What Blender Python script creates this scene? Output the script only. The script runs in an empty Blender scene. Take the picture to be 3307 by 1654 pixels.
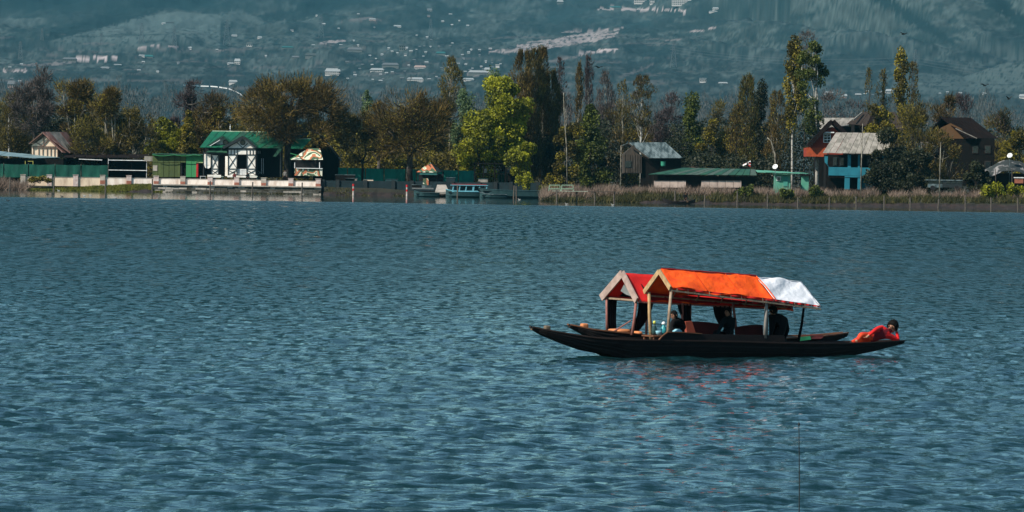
import bpy, math, random
import numpy as np
from mathutils import Vector, Matrix

# ------------------------------------------------------------------ camera
SC = bpy.context.scene
FPX = 16800.0            # focal length in photograph pixels (3307 wide)
CAM_H = 4.4
PITCH = math.atan(294.0 / FPX)
ROLL = math.radians(0.9)
cp_, sp_ = math.cos(PITCH), math.sin(PITCH)
cr_, sr_ = math.cos(ROLL), math.sin(ROLL)
CAMP = np.array([0.0, 0.0, CAM_H])
FWD = np.array([0.0, cp_, -sp_])
R0 = np.array([1.0, 0.0, 0.0]); U0 = np.array([0.0, sp_, cp_])
RGT = R0 * cr_ + U0 * sr_
UPV = -R0 * sr_ + U0 * cr_
cam_d = bpy.data.cameras.new('camera'); cam = bpy.data.objects.new('camera', cam_d)
SC.collection.objects.link(cam)
cam_d.sensor_fit = 'HORIZONTAL'; cam_d.sensor_width = 36.0
cam_d.lens = FPX / 3307.0 * 36.0
cam_d.clip_start = 1.0; cam_d.clip_end = 60000.0
M = Matrix(((RGT[0], UPV[0], -FWD[0], 0), (RGT[1], UPV[1], -FWD[1], 0), (RGT[2], UPV[2], -FWD[2], CAM_H), (0, 0, 0, 1)))
cam.matrix_world = M
SC.camera = cam

# ------------------------------------------------------------------ light
SUN = np.array([-0.60, -0.44, 0.66]); SUN /= np.linalg.norm(SUN)
SUN_EL = math.asin(SUN[2]); SUN_ROT = math.atan2(SUN[0], SUN[1])
world = bpy.data.worlds.new('World'); SC.world = world; world.use_nodes = True
wn = world.node_tree.nodes; wn.clear()
wo = wn.new('ShaderNodeOutputWorld'); wb = wn.new('ShaderNodeBackground'); ws = wn.new('ShaderNodeTexSky')
ws.sky_type = 'NISHITA'; ws.sun_disc = False; ws.sun_elevation = SUN_EL; ws.sun_rotation = SUN_ROT
ws.air_density = 1.3; ws.dust_density = 1.2; ws.ozone_density = 1.6; ws.altitude = 1500
wb.inputs['Strength'].default_value = 0.084
wx = wn.new('ShaderNodeMix'); wx.data_type = 'RGBA'; wx.blend_type = 'MULTIPLY'; wx.inputs['Factor'].default_value = 1.0
wx.inputs['B'].default_value = (0.77, 1.0, 0.98, 1)
world.node_tree.links.new(ws.outputs[0], wx.inputs['A']); world.node_tree.links.new(wx.outputs['Result'], wb.inputs[0]); world.node_tree.links.new(wb.outputs[0], wo.inputs[0])
sun_d = bpy.data.lights.new('sun', 'SUN'); sun_d.energy = 5.0; sun_d.angle = math.radians(0.5); sun_d.color = (1.0, 0.92, 0.80)
sun = bpy.data.objects.new('sun', sun_d); SC.collection.objects.link(sun)
sun.rotation_euler = Vector(SUN).to_track_quat('Z', 'Y').to_euler()
sun.location = (-60, -40, 90)
SC.view_settings.view_transform = 'Standard'; SC.view_settings.look = 'None'
SC.view_settings.gamma = 1.0; SC.view_settings.use_curve_mapping = False
SC.view_settings.exposure = 0.55
SC.cycles.max_bounces = 6; SC.cycles.volume_bounces = 1
SC.cycles.transparent_max_bounces = 8
SC.cycles.use_denoising = True
SC.cycles.denoising_input_passes = 'RGB_ALBEDO_NORMAL'
SC.cycles.denoising_prefilter = 'ACCURATE'
SC.cycles.sample_clamp_indirect = 4.0

HAZE_COL = (0.15, 0.56, 0.74, 1); HAZE_D = 0.000029
# ------------------------------------------------------------------ photograph pixel -> place
def ray(px, py):
    return FWD + RGT * ((px - 1653.5) / FPX) + UPV * (-(py - 827.0) / FPX)
def W(px, py, D):
    d = ray(px, py); return CAMP + d * (D / d[1])
def hit(px, py, p0, n):
    d = ray(px, py); n = np.asarray(n, float)
    return CAMP + d * (np.dot(np.asarray(p0, float) - CAMP, n) / np.dot(d, n))
def to_px(P):
    P = np.asarray(P, float) - CAMP
    z = P @ FWD
    return 1653.5 + FPX * (P @ RGT) / z, 827.0 - FPX * (P @ UPV) / z
def yh(px): return 533.0 + (px - 1653.5) * math.tan(ROLL)

# ------------------------------------------------------------------ objects
COL = SC.collection
def tag(o, label=None, cat=None, group=None, kind=None):
    if label: o['label'] = label
    if cat: o['category'] = cat
    if group: o['group'] = group
    if kind: o['kind'] = kind
    return o
def thing(name, loc, label, cat, group=None):
    o = bpy.data.objects.new(name, None); COL.objects.link(o)
    o.empty_display_size = 0.3
    o.location = Vector([float(c) for c in loc]); o['_loc'] = 0
    del o['_loc']
    return tag(o, label, cat, group)
def root_loc(o):
    p = np.zeros(3)
    while o is not None:
        p += np.array(o.location); o = o.parent
    return p
class MB:
    """collects faces in world coordinates; build() links them as one mesh object"""
    def __init__(s): s.v = []; s.f = []; s.m = []; s.cur = 0
    def add(s, vs, fs):
        b = len(s.v); s.v.extend([tuple(map(float, p)) for p in vs])
        s.f.extend([tuple(i + b for i in f) for f in fs]); s.m.extend([s.cur] * len(fs)); return s
    def box(s, x0, x1, y0, y1, z0, z1):
        vs = [(x0, y0, z0), (x1, y0, z0), (x1, y1, z0), (x0, y1, z0), (x0, y0, z1), (x1, y0, z1), (x1, y1, z1), (x0, y1, z1)]
        return s.add(vs, [(0, 3, 2, 1), (4, 5, 6, 7), (0, 1, 5, 4), (1, 2, 6, 5), (2, 3, 7, 6), (3, 0, 4, 7)])
    def obox(s, c, ax, ay, az):
        c, ax, ay, az = [np.asarray(q, float) for q in (c, ax, ay, az)]
        vs = [c - ax - ay - az, c + ax - ay - az, c + ax + ay - az, c - ax + ay - az, c - ax - ay + az, c + ax - ay + az, c + ax + ay + az, c - ax + ay + az]
        return s.add(vs, [(0, 3, 2, 1), (4, 5, 6, 7), (0, 1, 5, 4), (1, 2, 6, 5), (2, 3, 7, 6), (3, 0, 4, 7)])
    def bar(s, a, b, w, h=None, up=(0, 0, 1)):
        """rectangular bar from a to b, w across, h along up"""
        a, b = np.asarray(a, float), np.asarray(b, float); h = h or w
        t = b - a; L = np.linalg.norm(t); t = t / max(L, 1e-9)
        u = np.asarray(up, float)
        if abs(np.dot(u, t)) > 0.98: u = np.array([0, 1.0, 0])
        x = np.cross(t, u); x /= np.linalg.norm(x); u = np.cross(x, t)
        return s.obox((a + b) / 2, t * L / 2, x * w / 2, u * h / 2)
    def tube(s, pts, rad, n=6, cap=True):
        pts = [np.asarray(p, float) for p in pts]
        rad = rad if hasattr(rad, '__len__') else [rad] * len(pts)
        vs = []; fs = []; ref = np.array([0.13, 0.21, 0.97])
        for i, p in enumerate(pts):
            t = (pts[min(i + 1, len(pts) - 1)] - pts[max(i - 1, 0)]); t = t / max(np.linalg.norm(t), 1e-9)
            r = ref if abs(np.dot(ref, t)) < 0.95 else np.array([1.0, 0.1, 0])
            x = np.cross(t, r); x /= np.linalg.norm(x); y = np.cross(t, x)
            for k in range(n):
                a = 2 * math.pi * k / n
                vs.append(p + rad[i] * (math.cos(a) * x + math.sin(a) * y))
        for i in range(len(pts) - 1):
            for k in range(n):
                a, b = i * n + k, i * n + (k + 1) % n
                fs.append((a, b, b + n, a + n))
        if cap:
            fs.append(tuple(range(n))[::-1]); fs.append(tuple((len(pts) - 1) * n + k for k in range(n)))
        return s.add(vs, fs)
    def lathe(s, c, prof, n=12, sx=1.0, sy=1.0):
        """prof = [(r, z)] around a vertical axis at c"""
        vs = []; fs = []
        for r, z in prof:
            for k in range(n):
                a = 2 * math.pi * k / n
                vs.append((c[0] + r * sx * math.cos(a), c[1] + r * sy * math.sin(a), c[2] + z))
        for i in range(len(prof) - 1):
            for k in range(n):
                a, b = i * n + k, i * n + (k + 1) % n
                fs.append((a, b, b + n, a + n))
        fs.append(tuple(range(n))[::-1]); fs.append(tuple((len(prof) - 1) * n + k for k in range(n)))
        return s.add(vs, fs)
    def slab(s, poly, t, nrm=None):
        """polygon of 3-D points given thickness t along -normal"""
        P = [np.asarray(p, float) for p in poly]; n = len(P)
        if nrm is None:
            nrm = np.zeros(3)
            for i in range(n): nrm = nrm + np.cross(P[i], P[(i + 1) % n])
            nrm = nrm / np.linalg.norm(nrm)
        nrm = np.asarray(nrm, float)
        Q = [p - nrm * t for p in P]
        fs = [tuple(range(n)), tuple(range(n, 2 * n))[::-1]]
        for i in range(n):
            j = (i + 1) % n; fs.append((i, i + n, j + n, j))
        return s.add(P + Q, fs)
    def build(s, name, mat, parent=None, smooth=False):
        me = bpy.data.meshes.new(name)
        off = root_loc(parent) if parent is not None else np.zeros(3)
        V = np.array(s.v, float) - off
        me.from_pydata(V.tolist(), [], s.f)
        mats = mat if isinstance(mat, (list, tuple)) else [mat]
        for m_ in mats: me.materials.append(m_)
        if len(mats) > 1: me.polygons.foreach_set('material_index', s.m)
        if smooth: me.polygons.foreach_set('use_smooth', [True] * len(me.polygons))
        me.update()
        o = bpy.data.objects.new(name, me); COL.objects.link(o)
        if parent is not None: o.parent = parent
        return o
def np_mesh(name, V, F, mat, parent=None, smooth=False, attr=None, col=None):
    """V (n,3) world coords, F (m,k) with k = 3 or 4; attr = per-vertex float 'var'; col = per-vertex rgb 'col'"""
    V = np.asarray(V, np.float32)
    if parent is not None: V = V - root_loc(parent).astype(np.float32)
    F = np.asarray(F, np.int32); k = F.shape[1]; m = len(F)
    me = bpy.data.meshes.new(name)
    me.vertices.add(len(V)); me.vertices.foreach_set('co', V.ravel())
    me.loops.add(m * k); me.loops.foreach_set('vertex_index', F.ravel())
    me.polygons.add(m); me.polygons.foreach_set('loop_start', np.arange(0, m * k, k, dtype=np.int32))
    me.polygons.foreach_set('use_smooth', np.full(m, bool(smooth)))
    if attr is not None:
        a = me.attributes.new('var', 'FLOAT', 'POINT'); a.data.foreach_set('value', np.asarray(attr, np.float32))
    if col is not None:
        a = me.attributes.new('col', 'FLOAT_COLOR', 'POINT')
        c4 = np.ones((len(V), 4), np.float32); c4[:, :3] = col; a.data.foreach_set('color', c4.ravel())
    me.materials.append(mat); me.update(calc_edges=True)
    o = bpy.data.objects.new(name, me); COL.objects.link(o)
    if parent is not None: o.parent = parent
    return o
def copy_tree(o, parent=None, loc=None):
    c = o.copy(); COL.objects.link(c); c.parent = parent
    if loc is not None: c.location = Vector([float(q) for q in loc])
    for ch in o.children: copy_tree(ch, c)
    return c

# ------------------------------------------------------------------ materials
MATS = {}
def mat(name, c, rough=0.75, c2=None, scale=3.0, bump=0.0, bscale=None, metal=0.0, spec=0.3, stretch=(1, 1, 1), detail=4, trans=0.0, sharp=(0.35, 0.65)):
    if name in MATS: return MATS[name]
    m = bpy.data.materials.new(name); m.use_nodes = True; nt = m.node_tree; N = nt.nodes; L = nt.links
    b = N['Principled BSDF']; b.inputs['Roughness'].default_value = rough; b.inputs['Metallic'].default_value = metal
    b.inputs['Specular IOR Level'].default_value = spec
    b.inputs['Base Color'].default_value = (*c, 1)
    if trans: b.inputs['Transmission Weight'].default_value = trans
    c2 = c2 or tuple(q * 0.72 for q in c)
    tc = N.new('ShaderNodeTexCoord'); mp = N.new('ShaderNodeMapping'); mp.inputs['Scale'].default_value = stretch
    L.new(tc.outputs['Object'], mp.inputs[0])
    no = N.new('ShaderNodeTexNoise'); no.inputs['Scale'].default_value = scale; no.inputs['Detail'].default_value = detail
    L.new(mp.outputs[0], no.inputs[0])
    mr = N.new('ShaderNodeMapRange'); mr.inputs[1].default_value = sharp[0]; mr.inputs[2].default_value = sharp[1]
    L.new(no.outputs['Fac'], mr.inputs[0])
    mx = N.new('ShaderNodeMix'); mx.data_type = 'RGBA'
    mx.inputs['A'].default_value = (*c, 1); mx.inputs['B'].default_value = (*c2, 1)
    L.new(mr.outputs[0], mx.inputs['Factor']); L.new(mx.outputs['Result'], b.inputs['Base Color'])
    if bump:
        n2 = N.new('ShaderNodeTexNoise'); n2.inputs['Scale'].default_value = bscale or scale * 4; n2.inputs['Detail'].default_value = 5
        L.new(mp.outputs[0], n2.inputs[0])
        bp = N.new('ShaderNodeBump'); bp.inputs['Strength'].default_value = bump; bp.inputs['Distance'].default_value = 0.05
        L.new(n2.outputs['Fac'], bp.inputs['Height']); L.new(bp.outputs[0], b.inputs['Normal'])
    MATS[name] = m; return m
def leafmat(name, a, b, rough=0.6, transl=0.25, c3=None):
    """two leaf colours mixed by the leaf's own random value, part of the light passes through"""
    if name in MATS: return MATS[name]
    m = bpy.data.materials.new(name); m.use_nodes = True; nt = m.node_tree; N = nt.nodes; L = nt.links
    p = N['Principled BSDF']; p.inputs['Roughness'].default_value = rough; p.inputs['Specular IOR Level'].default_value = 0.25
    at = N.new('ShaderNodeAttribute'); at.attribute_name = 'var'
    cr = N.new('ShaderNodeValToRGB'); L.new(at.outputs['Fac'], cr.inputs[0])
    cr.color_ramp.elements[0].color = (*a, 1); cr.color_ramp.elements[1].color = (*b, 1)
    if c3:
        e = cr.color_ramp.elements.new(0.5); e.color = (*c3, 1)
    L.new(cr.outputs[0], p.inputs['Base Color'])
    tr = N.new('ShaderNodeBsdfTranslucent'); L.new(cr.outputs[0], tr.inputs[0])
    ms = N.new('ShaderNodeMixShader'); ms.inputs[0].default_value = transl
    L.new(p.outputs[0], ms.inputs[1]); L.new(tr.outputs[0], ms.inputs[2]); L.new(ms.outputs[0], N['Material Output'].inputs[0])
    MATS[name] = m; return m
# ================================================================== WATER
rng = np.random.default_rng(7)
def vnoise(x, y, seed=0):
    """smooth value noise on numpy arrays"""
    def h(i, j):
        n = (i * 374761393 + j * 668265263 + seed * 1442695041) & 0xffffffff
        n = ((n ^ (n >> 13)) * 1274126177) & 0xffffffff
        return ((n ^ (n >> 16)) & 0xffff) / 65535.0
    xi = np.floor(x).astype(np.int64); yi = np.floor(y).astype(np.int64)
    fx = x - xi; fy = y - yi; fx = fx * fx * (3 - 2 * fx); fy = fy * fy * (3 - 2 * fy)
    return (h(xi, yi) * (1 - fx) + h(xi + 1, yi) * fx) * (1 - fy) + (h(xi, yi + 1) * (1 - fx) + h(xi + 1, yi + 1) * fx) * fy
def fbm(x, y, octv=5, seed=0, gain=0.5):
    s = 0; a = 1.0; t = 0
    for o in range(octv):
        s = s + a * vnoise(x * 2 ** o, y * 2 ** o, seed + o * 17); t += a; a *= gain
    return s / t
CALM_Y = 568.0
def water_mat():
    m = bpy.data.materials.new('lake_water'); m.use_nodes = True; nt = m.node_tree; N = nt.nodes; L = nt.links
    b = N['Principled BSDF']
    b.inputs['Base Color'].default_value = (0.004, 0.020, 0.023, 1); b.inputs['IOR'].default_value = 1.333
    b.inputs['Specular IOR Level'].default_value = 0.5
    b.inputs['Specular Tint'].default_value = (0.92, 1.0, 1.0, 1)
    ge = N.new('ShaderNodeNewGeometry'); sep = N.new('ShaderNodeSeparateXYZ'); L.new(ge.outputs['Position'], sep.inputs[0])
    # calm belt sheltered by the bank
    nz = N.new('ShaderNodeTexNoise'); nz.inputs['Scale'].default_value = 0.06; L.new(ge.outputs['Position'], nz.inputs[0])
    ad = N.new('ShaderNodeMath'); ad.operation = 'MULTIPLY_ADD'; ad.inputs[1].default_value = 14.0
    L.new(nz.outputs['Fac'], ad.inputs[0]); L.new(sep.outputs['Y'], ad.inputs[2])
    calm = N.new('ShaderNodeMapRange'); calm.inputs[1].default_value = CALM_Y + 7 - 6; calm.inputs[2].default_value = CALM_Y + 7 + 9
    L.new(ad.outputs[0], calm.inputs[0])
    inv = N.new('ShaderNodeMath'); inv.operation = 'SUBTRACT'; inv.inputs[0].default_value = 1.0; L.new(calm.outputs[0], inv.inputs[1])
    ro = N.new('ShaderNodeMapRange'); ro.inputs[3].default_value = 0.05; ro.inputs[4].default_value = 0.05
    rd = N.new('ShaderNodeMapRange'); rd.inputs[1].default_value = 110; rd.inputs[2].default_value = 380; rd.inputs[3].default_value = 0.06; rd.inputs[4].default_value = 0.22
    L.new(sep.outputs['Y'], rd.inputs[0])
    ri = N.new('ShaderNodeMix'); ri.data_type = 'FLOAT'; ri.inputs['B'].default_value = 0.05
    cm = N.new('ShaderNodeMapping'); cm.inputs['Scale'].default_value = (0.75, 0.13, 1.0); L.new(ge.outputs['Position'], cm.inputs[0])
    cn = N.new('ShaderNodeTexNoise'); cn.inputs['Scale'].default_value = 1.0; cn.inputs['Detail'].default_value = 5; cn.inputs['Roughness'].default_value = 0.7; L.new(cm.outputs[0], cn.inputs[0])
    cg = N.new('ShaderNodeMapRange'); cg.inputs[1].default_value = 0.36; cg.inputs[2].default_value = 0.62; cg.inputs[3].default_value = 0.12; cg.inputs[4].default_value = 2.1
    L.new(cn.outputs['Fac'], cg.inputs[0])
    rm = N.new('ShaderNodeMath'); rm.operation = 'MULTIPLY'; L.new(rd.outputs[0], rm.inputs[0]); L.new(cg.outputs[0], rm.inputs[1])
    L.new(calm.outputs[0], ri.inputs['Factor']); L.new(rm.outputs[0], ri.inputs['A']); L.new(ri.outputs['Result'], b.inputs['Roughness'])
    # far ripples: stronger with distance as the modelled waves fade
    far = N.new('ShaderNodeMapRange'); far.inputs[1].default_value = 90; far.inputs[2].default_value = 320; far.inputs[3].default_value = 0.30; far.inputs[4].default_value = 1.5
    L.new(sep.outputs['Y'], far.inputs[0])
    mul = N.new('ShaderNodeMath'); mul.operation = 'MULTIPLY'; L.new(far.outputs[0], mul.inputs[0]); L.new(inv.outputs[0], mul.inputs[1])
    st = N.new('ShaderNodeMath'); st.operation = 'ADD'; st.inputs[1].default_value = 0.012; L.new(mul.outputs[0], st.inputs[0])
    mp = N.new('ShaderNodeMapping'); mp.inputs['Scale'].default_value = (0.55, 1.0, 1.0); L.new(ge.outputs['Position'], mp.inputs[0])
    n1 = N.new('ShaderNodeTexNoise'); n1.inputs['Scale'].default_value = 2.2; n1.inputs['Detail'].default_value = 3; L.new(mp.outputs[0], n1.inputs[0])
    n2 = N.new('ShaderNodeTexNoise'); n2.inputs['Scale'].default_value = 6.5; n2.inputs['Detail'].default_value = 3; L.new(mp.outputs[0], n2.inputs[0])
    s1 = N.new('ShaderNodeMath'); s1.operation = 'MULTIPLY_ADD'; s1.inputs[1].default_value = 0.25
    L.new(n2.outputs['Fac'], s1.inputs[0]); L.new(n1.outputs['Fac'], s1.inputs[2])
    mp3 = N.new('ShaderNodeMapping'); mp3.inputs['Scale'].default_value = (0.38, 0.55, 1.0); L.new(ge.outputs['Position'], mp3.inputs[0])
    n3 = N.new('ShaderNodeTexNoise'); n3.inputs['Scale'].default_value = 0.9; n3.inputs['Detail'].default_value = 4; n3.inputs['Roughness'].default_value = 0.62; L.new(mp3.outputs[0], n3.inputs[0])
    f3 = N.new('ShaderNodeMapRange'); f3.inputs[1].default_value = 130; f3.inputs[2].default_value = 330; f3.inputs[3].default_value = 0.0; f3.inputs[4].default_value = 3.2
    L.new(sep.outputs['Y'], f3.inputs[0])
    s3 = N.new('ShaderNodeMath'); s3.operation = 'MULTIPLY_ADD'; L.new(n3.outputs['Fac'], s3.inputs[0]); L.new(f3.outputs[0], s3.inputs[1]); L.new(s1.outputs[0], s3.inputs[2])
    bp = N.new('ShaderNodeBump'); bp.inputs['Distance'].default_value = 0.22
    L.new(st.outputs[0], bp.inputs['Strength']); L.new(s3.outputs[0], bp.inputs['Height']); L.new(bp.outputs[0], b.inputs['Normal'])
    # ripple shade painted as dark diffuse streaks, in place of unmodelled steep facets
    def streak(sx, sy, lo, hi, top):
        q = N.new('ShaderNodeMapping'); q.inputs['Scale'].default_value = (sx, sy, 1.0); L.new(ge.outputs['Position'], q.inputs[0])
        t = N.new('ShaderNodeTexNoise'); t.inputs['Scale'].default_value = 1.0; t.inputs['Detail'].default_value = 4; t.inputs['Roughness'].default_value = 0.6; L.new(q.outputs[0], t.inputs[0])
        r_ = N.new('ShaderNodeMapRange'); r_.inputs[1].default_value = lo; r_.inputs[2].default_value = hi; r_.inputs[4].default_value = top; L.new(t.outputs['Fac'], r_.inputs[0]); return r_
    A_ = streak(2.1, 0.19, 0.48, 0.58, 0.95); B_ = streak(3.0, 0.75, 0.48, 0.60, 0.9)
    cf = N.new('ShaderNodeMapRange'); cf.inputs[1].default_value = 190; cf.inputs[2].default_value = 330; L.new(sep.outputs['Y'], cf.inputs[0])
    mxs = N.new('ShaderNodeMix'); mxs.data_type = 'FLOAT'; L.new(cf.outputs[0], mxs.inputs['Factor']); L.new(B_.outputs[0], mxs.inputs['A']); L.new(A_.outputs[0], mxs.inputs['B'])
    nr_ = N.new('ShaderNodeMapRange'); nr_.inputs[1].default_value = 60; nr_.inputs[2].default_value = 170; nr_.inputs[3].default_value = 0.65; nr_.inputs[4].default_value = 1.0; L.new(sep.outputs['Y'], nr_.inputs[0])
    fr_ = N.new('ShaderNodeMapRange'); fr_.inputs[1].default_value = 440; fr_.inputs[2].default_value = 540; fr_.inputs[3].default_value = 1.0; fr_.inputs[4].default_value = 0.25; L.new(sep.outputs['Y'], fr_.inputs[0])
    m1 = N.new('ShaderNodeMath'); m1.operation = 'MULTIPLY'; L.new(mxs.outputs['Result'], m1.inputs[0]); L.new(nr_.outputs[0], m1.inputs[1])
    m2 = N.new('ShaderNodeMath'); m2.operation = 'MULTIPLY'; L.new(m1.outputs[0], m2.inputs[0]); L.new(fr_.outputs[0], m2.inputs[1])
    m3 = N.new('ShaderNodeMath'); m3.operation = 'MULTIPLY'; L.new(m2.outputs[0], m3.inputs[0]); L.new(inv.outputs[0], m3.inputs[1])
    dk = N.new('ShaderNodeBsdfDiffuse'); dk.inputs[0].default_value = (0.005, 0.022, 0.028, 1)
    mix = N.new('ShaderNodeMixShader'); L.new(m3.outputs[0], mix.inputs[0]); L.new(b.outputs[0], mix.inputs[1]); L.new(dk.outputs[0], mix.inputs[2])
    L.new(mix.outputs[0], N['Material Output'].inputs[0])
    return m
WM = water_mat()
def lake():
    ys = [46.0]
    while ys[-1] < 560:
        y = ys[-1]; ys.append(y + max(0.10, y * 0.0023))
    ys = np.array(ys); nc = 410
    u = np.linspace(-1, 1, nc)
    half = ys * (1653.5 / FPX) * 1.22 + 2.0
    X = u[None, :] * half[:, None]; Y = np.repeat(ys[:, None], nc, 1)
    Z = np.zeros_like(X)
    dy = np.gradient(ys)[:, None]; dx = (2 * half / nc)[:, None]
    r = np.random.default_rng(11)
    wind = math.radians(-78)
    for i in range(130):
        lam = 0.20 * (1.35 / 0.20) ** (r.random() ** 1.0)
        th = wind + r.normal(0, 0.42)
        kx, ky = math.cos(th) * 2 * math.pi / lam, math.sin(th) * 2 * math.pi / lam
        amp = 0.0155 * (lam / 1.0) ** 0.98 * (0.5 + r.random()) * 0.47 * (1.0 if lam < 0.7 else (0.7 / lam) ** 1.0)
        ly = 2 * math.pi / max(abs(ky), 1e-3); lx = 2 * math.pi / max(abs(kx), 1e-3)
        f = np.clip((ly / dy - 2.2) / 2.0, 0, 1) * np.clip((lx / dx - 2.2) / 2.0, 0, 1)
        if f.max() <= 0: continue
        ph = kx * X + ky * Y + r.random() * 6.283
        s = np.sin(ph)
        Z += f * amp * (s + 0.24 * np.cos(2 * ph))
    gust = 0.55 + 0.9 * fbm(X * 0.05 + 9, Y * 0.022, 4, 5)
    Z *= gust
    fade = np.clip((552 - Y) / 60, 0, 1) * np.clip((half[:, None] - np.abs(X)) / 1.5, 0, 1)
    Z *= fade
    V = np.stack([X, Y, Z], -1).reshape(-1, 3)
    nr = len(ys); idx = np.arange(nr * nc).reshape(nr, nc)
    F = np.stack([idx[:-1, :-1], idx[:-1, 1:], idx[1:, 1:], idx[1:, :-1]], -1).reshape(-1, 4)
    o = np_mesh('water', V, F, WM, smooth=True); tag(o, kind='structure')
    # the rest of the lake, joined edge to edge with the modelled waves
    mb = MB(); h0, h1 = half[0], half[-1]; y0, y1 = ys[0], ys[-1]
    mb.add([(-h0, y0, 0), (h0, y0, 0), (h1, y1, 0), (-h1, y1, 0), (-900, -300, 0), (900, -300, 0), (900, 760, 0), (-900, 760, 0)],
           [(4, 5, 1, 0), (5, 6, 2, 1), (6, 7, 3, 2), (7, 4, 0, 3)])
    o2 = mb.build('water', WM); tag(o2, kind='structure')
    return nr * nc
print('water verts', lake())

# ================================================================== SLOPES BEHIND THE LAKE
def lerp_tab(x, tab):
    return np.interp(x, [t[0] for t in tab], [t[1] for t in tab])
REL = [(1500, 4), (1900, 30), (2400, 112), (3000, 150), (3600, 190), (4300, 245), (5000, 305), (5800, 365), (6500, 425), (7200, 480), (8000, 545), (9000, 660), (10500, 900), (12500, 1250), (15000, 1500)]
def base_z(px, D):
    return CAM_H * 0 + 1.2 + lerp_tab(D, REL) / FPX * D
# crest line (px -> py), distance of the crest, slope in front, slope behind
SPURS = [
    (7050, [(-900, 330), (-300, 240), (150, 132), (300, 95), (420, 58), (560, 38), (640, 44), (760, 90), (900, 150), (1150, 260)], 0.10, 0.5),
    (7600, [(300, 260), (560, 150), (690, 60), (760, 18), (860, 8), (960, 26), (1060, 60), (1200, 90), (1400, 150)], 0.2, 0.5),
    (5200, [(2500, 420), (2760, 330), (2950, 300), (3080, 255), (3200, 215), (3330, 188), (3600, 120), (4000, 40)], 0.16, 0.35),
    (6800, [(2000, 260), (2150, 180), (2300, 95), (2440, 20), (2560, -60), (2800, -200), (3200, -340), (4200, -600)], 0.35, 0.25),
]
def ss_(t): return t * t * (3 - 2 * t)
def terr(px, D):
    """ground height; px is the bearing expressed in photograph pixels"""
    yhh = 533.0 + (px - 1653.5) * math.tan(ROLL)
    z = base_z(px, D)
    k = np.clip((D - 2600) / 3500, 0, 1)
    z = z + k * 15 * (fbm(px / 260.0 + 3, D / 420.0, 4, 3) - 0.5) * 2
    z = z + k * 6 * (fbm(px / 60.0 + 3, D / 110.0, 4, 8) - 0.5) * 2
    rel0 = REL
    for Ds, crest, fs, bs in SPURS:
        cy = np.interp(px, [c[0] for c in crest], [c[1] for c in crest], left=9999, right=9999)
        ok = cy < 9000
        cz = CAM_H + (yhh - cy) / FPX * Ds
        wob = 10 * (fbm(px / 90.0, D / 80.0, 4, 21) - 0.5)
        zs = np.where(D < Ds, cz - fs * (Ds - D), cz - bs * (D - Ds)) + wob
        z = np.where(ok, np.maximum(z, zs), z)
    # big mountain on the right with running gullies, and the dark valley at the left
    R = np.clip((px - 2050) / 500, 0, 1) * np.clip((D - 5600) / 1500, 0, 1)
    q = (px + (D - 7000) * 1.0) / 480.0
    g = np.abs(((q + 0.5 * fbm(px / 200.0, D / 200.0, 2, 31)) % 1.0) - 0.5) * 2
    z = z + R * (75 * ss_(g) + 16 * fbm((px + (D - 7000) * 1.0) / 120.0, D / 60.0, 3, 41) + np.clip(D - 6800, 0, 4000) * 0.16)
    Lf = np.clip((1500 - px) / 900, 0, 1) * np.clip((D - 7200) / 900, 0, 1)
    q = (px - (D - 7000) * 0.16) / 420.0
    g = np.abs(((q + 0.4 * fbm(px / 260.0, D / 800.0, 3, 51)) % 1.0) - 0.5) * 2
    z = z + Lf * (70 * ss_(g) + np.clip(D - 8000, 0, 4000) * 0.12)
    return z
NPX = 1150
TPX = np.linspace(-700, 4000, NPX)
tD = [1500.0]
while tD[-1] < 12000: tD.append(tD[-1] + (10.0 if 6000 < tD[-1] < 6600 else 16.0 if 6900 < tD[-1] < 7100 else 13.0 if 4900 < tD[-1] < 5230 else tD[-1] * (0.0078 if tD[-1] < 8600 else 0.014)))
TD = np.array(tD)
PXg, Dg = np.meshgrid(TPX, TD)
Zg = terr(PXg, Dg)
Xg = (PXg - 1653.5) / FPX * Dg
# where each point of the slope shows in the photograph (used to lay out fields and woods on it)
PYg = 533.0 + (PXg - 1653.5) * math.tan(ROLL) - (Zg - CAM_H) / Dg * FPX
def lin(c): return np.array([((v / 255.0) / 12.92 if v / 255.0 <= 0.04045 else ((v / 255.0 + 0.055) / 1.055) ** 2.4) for v in c])
n1 = fbm(PXg / 120.0, PYg / 42.0 + 50, 5, 61); n2 = fbm(PXg / 26.0, PYg / 10.0 + 90, 4, 71); n3 = fbm(PXg / 300.0 + 5, Dg / 1500.0, 3, 81)
grass = np.array([0.038, 0.052, 0.052]); wood = np.array([0.006, 0.014, 0.016]); soil = np.array([0.10, 0.09, 0.09]); pale = np.array([0.25, 0.215, 0.215])  # distance haze is partly put into the blue-green grass and wood tones
n4 = fbm(PXg / 9.0, PYg / 4.5 + 90, 3, 77)
C = grass[None, None] * (0.45 + 1.1 * n2[..., None]) * (0.6 + 0.8 * n1[..., None]) * (0.35 + 1.3 * n4[..., None])
def blend(mask, colr):
    global C
    mask = np.clip(mask, 0, 1)[..., None]
    C = C * (1 - mask) + np.asarray(colr)[None, None] * mask
def ss(a, b, x): t = np.clip((x - a) / (b - a), 0, 1); return t * t * (3 - 2 * t)
blend(ss(0.50, 0.60, n1) * 0.75, wood)                                     # scattered woods
blend(ss(0.56, 0.64, fbm(PXg / 42.0, PYg / 14.0 + 60, 3, 91)) * 0.7, wood * 1.3)   # bushes
U_ = (PXg - 1653.5)
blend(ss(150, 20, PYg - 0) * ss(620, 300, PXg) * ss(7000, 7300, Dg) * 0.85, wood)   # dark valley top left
blend(ss(7060, 7500, Dg) * ss(1500, 1100, PXg) * (0.45 + 0.5 * ss(0.4, 0.6, n3)), wood * 1.2)
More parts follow.
